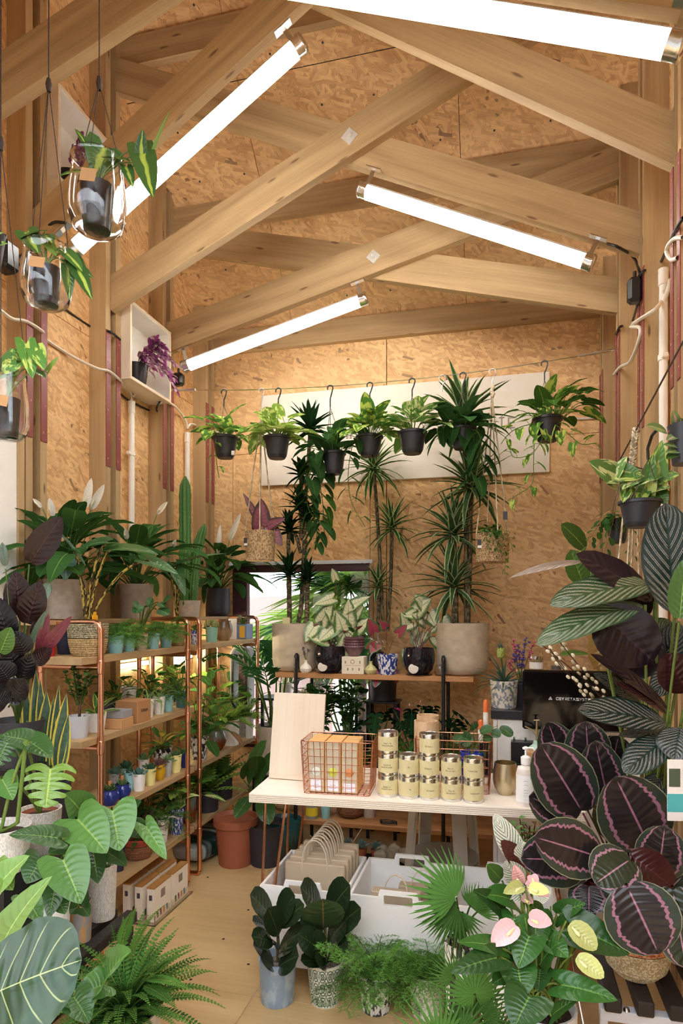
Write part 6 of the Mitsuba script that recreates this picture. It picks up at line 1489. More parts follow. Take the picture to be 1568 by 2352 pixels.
for i in range(9):
    m = trimesh.creation.icosphere(2); v = np.array(m.vertices) * [rnd(.03, .045), rnd(.025, .04), rnd(.025, .04)]; v += (meshkit.noise(v * 60 + i) - .5)[:, None] * .012
    part(t, 'stone', (v + [q[0] - .06 + .07 * (i % 3), 3.70 + .035 * (i // 3), .075 + .015 * (i % 2)], np.array(m.faces), cuv(len(v), pal(lin('8a8272'), t=1, rough=.7))))
# ---------------------------------------------------------------- plants outside in the yard
def yard_palm(x, y, z, lab, n, R, hh):
    t = thing('fan_palm', lab, 'palm'); b = np.array([x, y, -.03])
    part(t, 'trunk', tube([b, b + [0, 0, z]], [.06, .05], k_brown, 10), 'solid')
    for i in range(n):
        a = i * 2.4; e = rnd(.1, 1.3); c = b + [0, 0, z]; q = c + spread(a, e) * rnd(.35, .6)
        m = fanleaf(c, q, spread(a, e - .5), R, k_lime if i % 3 else k_mid, k_stem, 20, 2.3)
        m[0][:, 1] = np.maximum(m[0][:, 1], YB + .15)
        part(t, 'leaf', m, 'leaf')
yard_palm(-1.25, 5.75, 1.3, 'bright fan palm outside the window on the right', 20, .6, 1)
yard_palm(-1.9, 6.6, 1.0, 'bright fan palm farther out in the yard', 18, .65, 1)
Tn, cc = potted('outdoor_palm', 'dark feather palm in a pot just outside the window', 'potted plant', [-1.3, 5.35, -.03], .16, .36, 'straight', k_gray)
for i in range(12):
    a = i * 2.4; b = cc; q = b + spread(a, rnd(1.15, 1.45)) * rnd(.5, .75)
    part(Tn, 'stalk', tube([b, q], .007, k_stemd, 6), 'leaf')
    part(Tn, 'frond', frond(q, spread(a, 1.0), rnd(.6, .8), .5, k_kent, k_stemd, 13, 1.4, pw=.12, ang=.7), 'leaf')
# ---------------------------------------------------------------- on the display table
def on_table(px, py, r=0.0): return floor_at(px, py, TZ, r)
def tin(lab, px, pyb, level, text1, text2, grp):
    t = thing('candle_tin', lab, 'tin')
    q = at(px, pyb, Z=TZ); r = px_size(q, 47) / 2; c = on_table(px, pyb, r); H = .087
    b = np.array([c[0], c[1], TZ + .0005 + level * (H + .0004)])
    part(t, 'can', move(lathe([(0, 0), (r * .96, 0), (r, .003), (r, .0115), (r * .985, .012)], 0, 36), b), 'chrome')
    a = rnd(-.15, .15)
    tl_ = part(t, 'label', move(lathe([(r * .996, .011), (r * .996, H - .018)], k_tin, 36), b), label='pale yellow paper label')
    part(t, 'lid', move(lathe([(r * .985, H - .019), (r * .985, H - .013), (r, H - .0128), (r * 1.01, H - .011), (r * 1.01, H - .002), (r * .97, H - .0002), (r * .93, H - .002), (0, H - .002)], 0, 36), b), 'chrome', label='shiny metal lid')
    d = unit([-b[0], -b[1], 0]); ang = math.atan2(d[1], d[0]) + a
    ls = []
    for s, z, h in [('st eval', H * .66, .0028), (text1, H * .47 if text2 else H * .42, .0062)] + ([(text2, H * .36, .0062)] if text2 else []) + [('candle', H * .2, .0025)]:
        m = meshkit.text_mesh(s, h, .0004); v = np.array(m.vertices); v[:, 0] -= v[:, 0].max() / 2
        th = ang + v[:, 0] / r
        v2 = np.stack([b[0] + (r + .0004) * np.cos(th), b[1] + (r + .0004) * np.sin(th), b[2] + z + v[:, 1]], 1)
        ls.append((v2, np.array(m.faces), cuv(len(v2), k_ink)))
    part(tl_, 'lettering', join(*ls[1:-1]) if len(ls) > 2 else ls[1], smooth=False, kind='stuff')
k_tin = pal(lin('cfc294'), rough=.55); k_ink = pal(lin('5a5038'), rough=.6)
for px, pyb, n, a, b2, nm in [(891, 1833, 3, 'Apple &', 'Elderflower', 'leftmost stack'), (939, 1837, 2, 'Fir', None, 'second stack from the left'), (986, 1840, 3, 'Embers', None, 'middle stack'), (1036, 1843, 2, 'Bay &', 'Rosemary', 'fourth stack from the left'), (1087, 1847, 2, 'Lavender', None, 'rightmost stack')]:
    for lv in range(n):
        tin(f"pale yellow candle tin, {['bottom', 'upper' if n == 2 else 'middle', 'top'][lv]} one of the {nm} reading {a}{' ' + b2 if b2 else ''}", px, pyb, lv, a, b2, 'candle tins on the display table')
def wire_basket(lab, lo, hi, nx, ny, nz, rot=0.0, tap=.92):
    t = thing('wire_basket', lab, 'basket')
    lo, hi = np.array(lo), np.array(hi); c = (lo + hi) / 2; r = .0013
    def P(u, v, w):
        s = tap + (1 - tap) * w
        p = np.array([(u - .5) * (hi[0] - lo[0]) * s, (v - .5) * (hi[1] - lo[1]) * s, 0])
        q = np.array([p[0] * math.cos(rot) - p[1] * math.sin(rot), p[0] * math.sin(rot) + p[1] * math.cos(rot), 0])
        return q + [c[0], c[1], lo[2] + .002 + (hi[2] - lo[2]) * w]
    rc = .06
    ring = [(rc, 0), (1 - rc, 0), (1, rc), (1, 1 - rc), (1 - rc, 1), (rc, 1), (0, 1 - rc), (0, rc), (rc, 0)]
    ms = [tube([P(u, v, w) for u, v in ring], r, 0, 5) for w in np.linspace(0, 1, nz)[:-1]]
    for i in range(nx + 1):
        u = i / nx
        ms.append(tube([P(u, 0 if 0 < i < nx else rc, 1), P(u, 0 if 0 < i < nx else rc, .06), P(u, .03, 0), P(u, .97, 0), P(u, 1, .06), P(u, 1, 1)], r, 0, 5))
    for j in range(ny + 1):
        v = j / ny
        ms.append(tube([P(0, v, 1), P(0, v, .06), P(.03, v, 0), P(.97, v, 0), P(1, v, .06), P(1, v, 1)], r, 0, 5))
    part(t, 'wire_mesh', join(*ms), 'copper', kind='stuff')
    part(t, 'rim', tube([P(u, v, 1) for u, v in ring], .0024, 0, 6), 'copper')
    return t, P
B1 = at(694, 1822, Z=TZ); B1b = at(850, 1833, Z=TZ)
t, P1 = wire_basket('copper wire basket of kraft boxes on the display table beside the pale board', [B1[0] - .01, B1[1] + .0, TZ], [B1[0] + .285, B1[1] + .20, TZ + .215], 11, 8, 8, TA)
for r_ in range(2):
    for c_ in range(3):
        s = thing('soap_box', f"tall kraft box, {['left', 'middle', 'right'][c_]} of the {['front', 'back'][r_]} row in the wire basket", 'box', 'kraft boxes in the wire basket')
        u0 = .06 + c_ * .255; p = P1(u0, .06 + r_ * .45, 0)
        a, b = np.array([0, 0, .004]), np.array([.066, .075, .213 - .002 * c_])
        R_ = trimesh.transformations.rotation_matrix(TA, [0, 0, 1]); R_[:3, 3] = p
        part(s, 'carton', flat(boxm(a, b, .0015).apply_transform(R_), pal(lin('c79a60'), t=1, rough=.75)), smooth=False)
        part(s, 'window_sleeve', flat(boxm([.003, -.0012, .006], [.063, -.0002, .209]).apply_transform(R_), pal(lin('c3b7a0'), rough=.3)), smooth=False, label='clear-fronted sleeve')
        sl_ = part(s, 'label', flat(boxm([.010, -.0022, .012], [.056, -.0014, .056 - .012 * (c_ == 2)]).apply_transform(R_), pal(lin('e9eaf4'), rough=.5)), smooth=False, label='white label')
        part(sl_, 'print', join(*[flat(boxm([.022, -.0028, .022 + .006 * i], [.046, -.0023, .0232 + .006 * i]).apply_transform(R_), pal(lin('8a8aa4'), rough=.5)) for i in range(3)]), smooth=False, kind='stuff')
        col = [('d5e2d6', 'mint'), ('c5d24a', 'lime'), ('cf8a55', 'orange')][c_]
        m = lathe([(.0005, -.019), (.012, -.015), (.019, 0), (.012, .015), (.0005, .019)], pal(lin(col[0]), rough=.5), 16)
        v = m[0] * [1, .18, 1] + [.033, -.0015, .088]
        v = np.c_[v, np.ones(len(v))] @ R_[:3].T
        part(s, 'soap', (v, m[1], m[2]), label=col[1] + ' round soap')
q = at(1128, 1829, Z=TZ)
t, P2 = wire_basket('copper wire basket behind the tins holding a blue pot', [q[0] - .315, q[1] + .0, TZ], [q[0] + .0, q[1] + .18, TZ + .215], 12, 7, 7, TA)
for px, py, y_, lab in [(977, 1655, 2.80, 'cardboard tube behind the middle tins'), (982, 1642, 2.90, 'second cardboard tube just behind the first')]:
    t = thing('cardboard_tube', lab, 'tube'); e = at(px, py, Y=y_); r = .049
    z1 = e[2] + .0; k = pal(lin('c9aa86'), t=1, rough=.7)
    part(t, 'tube', move(lathe([(0, 0), (r, 0), (r, z1 - TZ - .004), (r - .004, z1 - TZ - .004), (r - .005, z1 - TZ - .05), (0, z1 - TZ - .05)], k, 32), [e[0], y_, TZ + .004]))
q = P2(.76, .45, 0)
Tn, cc = potted('pilea', 'round-leaved pilea in a glossy blue pot inside the right wire basket', 'potted plant', q + [0, 0, .002], .05, .155, 'taper', pal(lin('2340b0'), rough=.15))
for a, b, w in [((1090, 1675), (1085, 1662), 24), ((1102, 1682), (1130, 1670), 22), ((1080, 1690), (1065, 1715), 24), ((1065, 1690), (1042, 1705), 24), ((1128, 1680), (1150, 1690), 24), ((1148, 1670), (1178, 1690), 24), ((1105, 1735), (1112, 1725), 18), ((1070, 1700), (1075, 1680), 22), ((1130, 1695), (1112, 1700), 20), ((1068, 1750), (1058, 1765), 16)]:
    pleaf(Tn, cc, a, 2.72, b, 2.70, w, 'round', k_mid, k_stem, .0014, .25, .7)
for px, py, lab, h in [(1104, 1650, 'shorter black and white spray bottle with an orange cap behind the pilea', .2), (1115, 1607, 'taller black and white spray bottle with an orange cap behind the pilea', .26)]:
    t = thing('spray_bottle', lab, 'bottle'); e = at(px, py, Y=3.0); b = np.array([e[0], 3.0 if h > .22 else 2.96, TZ]); z1 = e[2] - TZ; r = .011
    part(t, 'body', move(lathe([(0, 0), (r, 0), (r, z1 * .62), (0, z1 * .62)], k_black, 16), b)); part(t, 'band', move(lathe([(r, z1 * .62), (r, z1 * .84)], k_white, 16), b), label='white band'); part(t, 'cap', move(lathe([(r, z1 * .84), (r, z1 * .97), (r * .6, z1), (0, z1)], pal(lin('e0703a'), rough=.4), 16), b), label='orange cap')
t = thing('gold_cup', 'egg-shaped matt gold cup beside the wire basket on the display table', 'cup'); q = at(1160, 1829, Z=TZ); r = px_size(q, 57) / 2; c = on_table(1160, 1829, r * .6)
part(t, 'cup', move(lathe([(0, 0), (r * .5, 0), (r * .85, r * .5), (r, r * 1.2), (r * .97, r * 1.9), (r * .86, r * 2.6), (r * .83, r * 2.6), (r * .93, r * 1.9), (r * .95, r * 1.2), (r * .8, r * .55), (0, r * .2)], 0, 40), c), 'brass')
t = thing('pump_bottle', 'clear pump bottle with a white label and white pump on the display table', 'bottle'); q = at(1207, 1855, Z=TZ); r = px_size(q, 44) / 2; c = on_table(1207, 1855, r); k_cl = pal(lin('e6dcd4'), rough=.1); k_wp = pal(lin('f1f0ee'), rough=.3)
part(t, 'bottle', move(lathe([(0, 0), (r * .96, 0), (r, .006), (r, .125), (r * .85, .143), (r * .4, .155), (r * .36, .165), (0, .165)], k_cl, 32), c))
part(t, 'label', move(lathe([(r * 1.006, .018), (r * 1.006, .12)], k_wp, 32), c), label='white label')
part(t, 'pump', join(*[move(m, c) for m in (lathe([(r * .5, .158), (r * .52, .185), (r * .3, .19), (r * .12, .192), (r * .12, .215), (r * .34, .216), (r * .36, .222), (0, .228)], k_wp, 20), tube([(0, 0, .22), (r * .7, -.004, .222), (r * .95, -.006, .214)], .004, k_wp, 8, True))]), label='white pump')
d = unit([-c[0], -c[1], 0]); sx_ = np.cross([0, 0, 1], d)
part(t, 'print', join(*[flat(bar(c + d * (r * 1.012) + sx_ * -.008 + [0, 0, z], c + d * (r * 1.012) + sx_ * .008 + [0, 0, z], .0006, .0012), pal(lin('9aa0a8'), rough=.5)) for z in (.045, .055, .065, .085, .1)]), smooth=False, kind='stuff')
t = thing('mister', 'mint glass mister with a brass pump behind the dark pink-ringed leaves', 'spray bottle'); q = at(1232, 1640, Y=2.95); b = np.array([q[0], 2.95, TZ])
part(t, 'bottle', move(lathe([(0, 0), (.045, 0), (.05, .02), (.05, .11), (.04, .15), (.016, .17), (.013, .185), (0, .185)], pal(lin('b4d6c4'), rough=.15), 30), b))
zb = TZ + .185
part(t, 'pump', join(tube([[b[0], b[1], zb], [b[0], b[1], zb + .09]], .0045, 0, 8, True), tube([[b[0] - .012, b[1], zb + .088], [b[0] + .012, b[1], zb + .09]], .003, 0, 6, True), tube([[b[0], b[1], zb + .02], [b[0] - .015, b[1], zb + .045], [b[0] - .05, b[1], zb + .06]], .0035, 0, 8, True)), 'brass')
# leaning pale board
t = thing('wooden_board', 'pale wooden board standing upright at the left back of the display table', 'board')
p00, p10 = at(619, 1786, Z=TZ), at(735, 1797, Z=TZ + .0)
p00 = np.array([p00[0], p00[1], TZ + .001]); ex = unit([math.cos(TA - .1), math.sin(TA - .1), 0]); W_, H_ = .245, .38
ez = unit(np.array([.02, .14, 1])); en = np.cross(ex, ez)
Rm = np.eye(4); Rm[:3, 0], Rm[:3, 1], Rm[:3, 2], Rm[:3, 3] = ex, -en, ez, p00
m = boxm([0, -.012, 0], [W_, 0, H_], .001).apply_transform(Rm)
part(t, 'panel', flat(m, grain=ez), 'birch', False)
part(t, 'foot_strip', flat(boxm([.01, -.02, .0], [W_, -.0125, .018], .001).apply_transform(Rm), grain=ex), 'birch', False)
part(t, 'prop', flat(bar(p00 + ex * .12 - en * -.0 + ez * .3 + np.array([0, .012, 0]), p00 + ex * .12 + np.array([0, .17, .004]), .02, .008), grain=(0, 1, 0)), 'birch', False)
# till clutter behind the table
t = thing('card_reader', 'black card machine on the display table below the till screen', 'card reader'); q = at(1165, 1745, Z=TZ + .05)
part(t, 'body', flat(boxm([q[0] - .05, 2.93, TZ + .0005], [q[0] + .07, 3.01, TZ + .07], .008), k_black), smooth=False)
part(t, 'slot', flat(boxm([q[0] - .04, 2.928, TZ + .045], [q[0] + .03, 2.9295, TZ + .052]), k_whitep), smooth=False)
t = thing('cash_tray', 'long black tray with compartments below the till screen', 'tray'); q = at(1215, 1690, Y=3.05)
part(t, 'tray', flat(boxm([q[0] - .08, 3.03, TZ + .0005], [q[0] + .16, 3.085, TZ + .16], .004), k_black), smooth=False)
for i in range(4): part(t, 'divider', flat(boxm([q[0] - .07 + i * .05, 3.035, TZ + .16], [q[0] - .062 + i * .05, 3.08, TZ + .172]), k_dark), smooth=False)
t = thing('eraser_box', 'small white box with a cream cap beside the card machine', 'box'); q = at(1195, 1725, Y=2.86)
part(t, 'body', flat(boxm([q[0] - .012, 2.85, TZ + .0005], [q[0] + .012, 2.875, TZ + .09], .002), k_whitep), smooth=False)
t = thing('glass_block', 'clear amber glass vase behind the pump bottle', 'vase'); q = at(1222, 1750, Y=2.80)
part(t, 'vase', flat(boxm([q[0] - .02, 2.78, TZ + .0005], [q[0] + .06, 2.84, TZ + .17], .004), pal(lin('b08a60'), rough=.1)), smooth=False)
# on the counter
Tn, cc = potted('air_pineapple', 'small ornamental pineapple plant in a mottled stone pot on the counter corner', 'potted plant', np.append(at(1157, 1630, Y=3.19)[:2], CZ + .0005), .065, .128, 'straight', pal(lin('cfc5b2'), lin('7d8088'), 2, .6))
rosette(Tn, cc, 30, G('3f5a4a', '7a9a8a'), k_stem, (.14, .22), .075, 'blade', el=(-5, 80), bend=0, droop=(.6, 1.3), fold=.35)
e = at(1150, 1500, Y=3.17)
part(Tn, 'fruit_stem', tube([cc, e], .004, k_stemd, 6), 'leaf')
part(Tn, 'fruit', move(lathe([(.0005, -.03), (.016, -.02), (.02, 0), (.016, .022), (.0005, .03)], pal(lin('6f8a3a'), lin('a8a050'), 2, .6), 12), e))
rosette(Tn, e + [0, 0, .02], 16, G('4a6a5a', '8aa89a'), k_stem, (.03, .05), .16, 'blade', el=(25, 88), bend=0)
Tn, cc = potted('larkspur', 'purple and pink dried flower spikes standing in a dark vase on the counter', 'flowers', np.append(at(1195, 1632, Y=3.30)[:2], CZ + .0005), .035, .12, 'straight', k_char)
for i, (px, py) in enumerate([(1178, 1470), (1190, 1480), (1208, 1465), (1225, 1478), (1180, 1500), (1200, 1510), (1168, 1520)]):
    e = at(px, py, Y=3.28); part(Tn, 'flower_stem', tube(bez(cc, (cc + e) / 2 + [0, 0, .03], e, n=6), .0016, k_stemd, 4), 'leaf')
    k = pal(lin('4a3a80'), rough=.6) if i % 3 else pal(lin('b0406a'), rough=.6)
    part(Tn, 'flower', join(*[move(lathe([(.0005, -.005), (.007, 0), (.0005, .006)], k, 6), cc + (e - cc) * (.62 + .38 * j / 13) + RNG.normal(size=3) * .006) for j in range(14)]), kind='stuff')
t = thing('jar_candle', 'glass jar candle with a silver lid on the riser behind the till screen', 'candle'); q = at(1231, 1545, Y=3.42); b = np.array([q[0], 3.42, 1.1905])
part(t, 'glass', move(lathe([(0, 0), (.032, 0), (.033, .004), (.033, .06), (0, .06)], pal(lin('8a7a5a'), rough=.1), 28), b)); part(t, 'lid', move(lathe([(.034, .06), (.034, .075), (0, .076)], 0, 28), b), 'chrome'); part(t, 'label', move(lathe([(.0335, .012), (.0335, .045)], k_whitep, 28), b), label='pale label')
t = thing('small_tin', 'low grey tin on the riser behind the till screen', 'tin'); q = at(1277, 1545, Y=3.42); part(t, 'tin', move(lathe([(0, 0), (.024, 0), (.024, .028), (0, .028)], pal(lin('55504c'), rough=.4), 24), [q[0], 3.42, 1.1905]))
# strelitzia-like plant on the counter
Tn, cc = potted('leafy_plant', 'broad-leaved plant with one browned leaf standing on the counter beside the till', 'potted plant', np.append(at(1405, 1640, Y=3.28)[:2], CZ + .0005), .075, .15, 'taper', k_char)
k_brn = G('8a6a1e', 'b08a3a'); k_bgr = G('5f9a1e', '9ac84a')
for a, b, w, k, fc in [((1345, 1262), (1288, 1203), 48, k_green, .6), ((1340, 1345), (1310, 1262), 54, k_green, .8), ((1390, 1430), (1378, 1545), 66, k_brn, .9), ((1352, 1502), (1285, 1505), 34, k_green, .3), ((1395, 1360), (1480, 1400), 40, k_bgr, .5), ((1345, 1645), (1262, 1660), 46, k_bgr, .5)]:
    pleaf(Tn, cc, a, 3.1, b, 3.06, w, 'ellip', k, k_stem, .007, .3, fc, up=.3)
# pussy willow
Tn, cc = potted('pussy_willow', 'pussy willow twigs with cream catkins leaning over the till screen', 'flowers', np.append(at(1440, 1650, Y=3.12)[:2], CZ + .0005), .04, .14, 'straight', k_char)
k_cat = pal(lin('e6dfc4'), lin('b5ad8c'), 2, .9); k_twig = pal(lin('3a1f1a'), rough=.5)
for tw in ([(1410, 1625), (1340, 1560), (1245, 1482)], [(1405, 1640), (1330, 1575), (1262, 1490)], [(1420, 1625), (1365, 1570), (1305, 1500), (1276, 1462)], [(1400, 1650), (1350, 1600), (1300, 1545), (1270, 1505)], [(1430, 1600), (1440, 1540), (1422, 1505)], [(1440, 1600), (1455, 1555), (1447, 1530)], [(1415, 1655), (1380, 1620), (1345, 1585)]):
    p = smoothpath([cc] + [at(*q_, D=2.62) for q_ in tw], 7)
    part(Tn, 'twig', tube(p, .0018, k_twig, 5), 'solid')
    for j in range(8, len(p)):
        if rnd() < .8:
            g = unit(p[j] - p[j - 1]); o = unit(np.cross(g, RNG.normal(size=3))) * .009
            m = trimesh.creation.icosphere(1); v = np.array(m.vertices)
            v = v * .0068 + np.outer(v @ g, g) * .004
            part(Tn, 'catkin', (v + p[j] + o, np.array(m.faces), cuv(len(v), k_cat)))
# ---------------------------------------------------------------- right foreground
k_rose = pal(lin('2b2628'), lin('b07a92'), 5, .3); k_rose2 = pal(lin('24301f'), lin('b8869a'), 5, .3); k_roseu = G('3a1218', '5a2028'); k_olive = G('4a4a26', '9a7a60')
k_orn = G('17302a', 'd6c8c0', 4); k_orn2 = G('32502a', 'e6d9c4', 4); k_ornu = G('241821', '3a2834'); k_ornu2 = G('33141c', '4a1f28')
q = at(1461, 2262, Z=BZ); c = floor_at(1461, 2268, BZ, .075)
TR = thing('calathea', 'dark calathea with pink rings in a striped seagrass basket on the slatted bench', 'potted plant')
rb = px_size(c, 148) / 2; hb = .145
k_sg = pal(lin('cfc3a4'), lin('a39572'), 6, .85); k_sg2 = pal(lin('c9a27a'), lin('a85a34'), 6, .85)
lo_, hi_ = basketm(rb, hb, k_sg, c + [0, 0, .0005], 17, 'bowl', k_sg2, .66)
part(TR, 'basket', lo_); part(TR, 'basket_rim', hi_, label='rust-flecked upper band')
cc = c + [0, 0, hb - .01]
part(TR, 'soil', move(lathe([(rb * .85, 0), (.0005, .006)], k_soil, 20), cc - [0, 0, .006]))
k_rst = pal(lin('5a2028'), rough=.5)
for a, b, w, k, D, dr_ in [((1335, 1862), (1240, 1708), 128, k_rose, 1.95, .25), ((1488, 1940), (1412, 1783), 150, k_rose, 1.85, .25), ((1372, 1968), (1226, 1922), 118, k_rose, 1.72, .25), ((1330, 1978), (1196, 1972), 112, k_rose, 1.80, .3), ((1442, 2040), (1512, 2192), 150, k_rose, 1.6, .35), ((1446, 1975), (1366, 2030), 108, k_rose2, 1.68, .35), ((1512, 2008), (1527, 1896), 100, k_rose, 1.74, .25), ((1318, 1885), (1214, 1828), 84, k_rose, 1.98, .3), ((1296, 1765), (1258, 1658), 80, k_rose, 2.08, .25), ((1352, 1765), (1345, 1656), 92, k_rose, 2.05, .25), ((1400, 1860), (1366, 1700), 92, k_rose, 2.0, .2), ((1352, 2035), (1352, 2098), 84, k_rose, 1.75, .4), ((1545, 2045), (1575, 2225), 100, k_rose2, 1.58, .3), ((1428, 1915), (1362, 1855), 66, k_olive, 1.93, .3), ((1405, 1760), (1420, 1690), 80, k_rose, 2.05, .2), ((1390, 1990), (1340, 1992), 70, k_rose, 1.86, .3), ((1420, 1870), (1470, 1800), 80, k_rose, 2.02, .2), ((1500, 2080), (1570, 2010), 90, k_rose2, 1.75, .3)]:
    pleaf(TR, cc + [rnd(-.04, .04), rnd(-.04, .04), 0], a, D + .04, b, D, w * 1.12, 'cal', k, k_rst, .003, dr_, .85, nt=10, nu=4, wave=.012, fold=.08)
for a, b, w, D in [((1450, 1965), (1545, 2040), 86, 1.74), ((1470, 1990), (1440, 2060), 70, 1.8), ((1400, 2030), (1330, 2075), 60, 1.85), ((1300, 1900), (1330, 1960), 50, 1.95), ((1560, 1960), (1580, 2060), 70, 1.8)]:
    pleaf(TR, cc, a, D, b, D - .02, w, 'cal', k_roseu, k_rst, .003, .4, .8, nt=8, nu=3, wave=.02)
# tall pinstripe calathea
PO = np.array([.46, 2.28, BZ + .0005])
TO, co = potted('pinstripe_calathea', 'tall calathea with white pinstripes and purple undersides at the right edge', 'potted plant', PO, .085, .2, 'taper', k_char)
for a, b, w, k, D, dr_, fc in [((1548, 1408), (1528, 1155), 118, k_orn, 1.95, .3, .95), ((1500, 1345), (1262, 1392), 92, k_orn2, 1.98, .55, .55), ((1475, 1390), (1232, 1482), 88, k_orn2, 1.96, .5, .5), ((1530, 1662), (1326, 1632), 86, k_orn, 1.9, .4, .6), ((1532, 1698), (1432, 1775), 78, k_orn, 1.88, .5, .7), ((1562, 1672), (1548, 1745), 90, k_orn, 1.86, .5, .7), ((1500, 1560), (1560, 1430), 70, k_orn, 2.1, .3, .9), ((1470, 1620), (1362, 1548), 46, k_orn, 2.1, .4, .6), ((1505, 1620), (1450, 1570), 44, k_orn, 2.05, .4, .6), ((1480, 1470), (1545, 1430), 60, k_orn2, 2.15, .4, .8), ((1545, 1690), (1420, 1690), 40, k_orn, 1.98, .4, .5), ((1560, 1520), (1500, 1600), 60, k_orn, 2.0, .4, .8), ((1530, 1780), (1470, 1850), 60, k_orn, 1.98, .4, .7)]:
    pleaf(TO, co + [rnd(-.03, .03), rnd(-.03, .03), 0], a, D, b, D - .05, w, 'ellip', k, k_stem, .0045, dr_, fc, up=.1, nt=12, nu=5, wave=.018, fold=.12)
for a, b, w, k, D, fc in [((1372, 1400), (1500, 1520), 140, k_ornu, 1.97, .9), ((1498, 1378), (1322, 1272), 78, k_ornu, 2.0, .6), ((1535, 1632), (1355, 1502), 42, k_ornu, 1.94, .5), ((1530, 1640), (1412, 1568), 34, k_ornu2, 1.92, .5), ((1575, 1590), (1530, 1500), 90, k_ornu2, 1.9, .8), ((1480, 1420), (1440, 1330), 70, k_ornu, 2.05, .8), ((1510, 1460), (1440, 1560), 90, k_ornu, 2.05, .9)]:
    pleaf(TO, co, a, D, b, D - .03, w, 'ellip', k, k_stem, .0045, .35, fc, up=.1, nt=9, nu=3, wave=.03)
pleaf(TO, co, (1345, 1290), 2.0, (1168, 1328), 1.98, 24, 'lance', G('7a6a5a', 'a89a8a'), k_stem, .003, .4, .5)
pleaf(TO, co, (1560, 1420), 1.8, (1575, 1280), 1.8, 60, 'ovate', k_green, k_stem, .004, .3, .9)
t = thing('info_card', 'white and teal plant information card at the right picture edge', 'card'); q = at(1532, 1885, D=1.80)
ex = unit([1, .2, 0])
part(t, 'card', flat(bar(q + [0, 0, .085], q + ex * .12 + [0, 0, .085], .003, .17), k_whitep), smooth=False)
part(t, 'teal_band', flat(bar(q + [0, -.0022, .05], q + ex * .12 + [0, -.0022, .05], .001, .05), pal(lin('4fb0b4'), rough=.5)), smooth=False, label='teal printed band')
part(t, 'print', flat(bar(q + [.004, -.0022, .12], q + ex * .03 + [.004, -.0022, .12], .001, .05), pal(lin('4a5a4a'), lin('c9bcb0'), 2, .5)), smooth=False, label='small printed plant picture')
part(t, 'holder', flat(boxm(q + [.06, .004, -(q[2] - BZ) + .0005], q + [.066, .01, 0], .001), k_whitep), smooth=False)
# pink anthurium
TAn, ca = potted('anthurium', 'anthurium with pink and pale green flowers in a grey-white pot at the front right', 'potted plant', [at(1242, 2300, D=1.72)[0], at(1242, 2300, D=1.72)[1], 0], .092, .455, 'straight', pal(lin('c9ccd0'), t=1, rough=.5))
k_ant = G('2f6a1c', '7fae48'); k_antd = G('24521c', '5f8f3a'); k_pink = pal(lin('ecb8bd'), rough=.35); k_pg = pal(lin('dfe09a'), lin('e8bcae'), 8, .35); k_pgl = G('c9d67a', 'e0e0a0'); k_spd = pal(lin('e0d8a0'), rough=.5)
for a, b, w, k, D in [((1184, 2125), (1128, 2172), 62, k_pink, 1.62), ((1214, 2108), (1268, 2122), 48, k_pink, 1.62), ((1192, 2030), (1180, 1985), 36, k_pink, 1.7), ((1205, 2032), (1262, 2058), 34, k_pink, 1.68), ((1200, 2035), (1155, 2052), 36, k_pgl, 1.66), ((1215, 2040), (1262, 2050), 34, k_pgl, 1.64), ((1308, 2122), (1370, 2182), 60, k_pgl, 1.6), ((1324, 2198), (1387, 2246), 52, k_pgl, 1.58), ((1220, 2010), (1232, 2040), 30, k_pink, 1.68), ((1200, 2060), (1225, 2075), 26, k_pink, 1.68)]:
    spathe(TAn, ca + [rnd(-.03, .03), rnd(-.03, .03), 0], a, D, b, D - .03, w, k, k_stem, k_spd, face=.8, droop=.3)
for a, b, w, D, k in [((1215, 2150), (1190, 2225), 78, 1.62, k_ant), ((1190, 2228), (1200, 2292), 84, 1.58, k_ant), ((1215, 2290), (1180, 2362), 110, 1.52, k_antd), ((1240, 2215), (1282, 2165), 62, 1.65, k_ant), ((1290, 2262), (1418, 2298), 66, 1.6, k_ant), ((1316, 2130), (1445, 2192), 96, 1.66, k_antd), ((1150, 2090), (1085, 2045), 60, 1.7, k_antd), ((1170, 2065), (1108, 2055), 66, 1.72, k_ant), ((1145, 2175), (1050, 2165), 50, 1.6, k_ant), ((1140, 2200), (1035, 2235), 66, 1.56, k_antd), ((1270, 2130), (1240, 2095), 60, 1.7, k_ant), ((1285, 2100), (1345, 2075), 56, 1.72, k_ant), ((1260, 2160), (1305, 2200), 60, 1.64, k_ant), ((1180, 2110), (1165, 2185), 66, 1.68, k_ant), ((1230, 2120), (1228, 2185), 70, 1.68, k_ant), ((1170, 2240), (1130, 2260), 60, 1.62, k_ant), ((1270, 2330), (1335, 2290), 34, 1.62, k_ant), ((1240, 2230), (1235, 2280), 54, 1.62, k_antd), ((1285, 2190), (1310, 2140), 54, 1.68, k_ant), ((1200, 2165), (1150, 2135), 56, 1.7, k_ant), ((1250, 2100), (1210, 2080), 50, 1.74, k_ant), ((1310, 2160), (1360, 2130), 60, 1.74, k_antd), ((1250, 2250), (1280, 2240), 50, 1.68, k_ant), ((1185, 2190), (1130, 2200), 56, 1.66, k_antd)]:
    pleaf(TAn, ca + [rnd(-.05, .05), rnd(-.05, .05), 0], a, D, b, D - .05, w, 'heart', k, k_stem, .003, .45, .6, nt=9, nu=3, wave=.02)
for i in range(26): 
    a = rnd(0, 6.28); part(TAn, 'stalk', tube(bez(ca + [.03 * math.cos(a), .03 * math.sin(a), -.01], ca + [.06 * math.cos(a), .06 * math.sin(a), .12], ca + [.1 * math.cos(a), .1 * math.sin(a), .24], n=6), .0026, k_stem, 5), 'leaf')
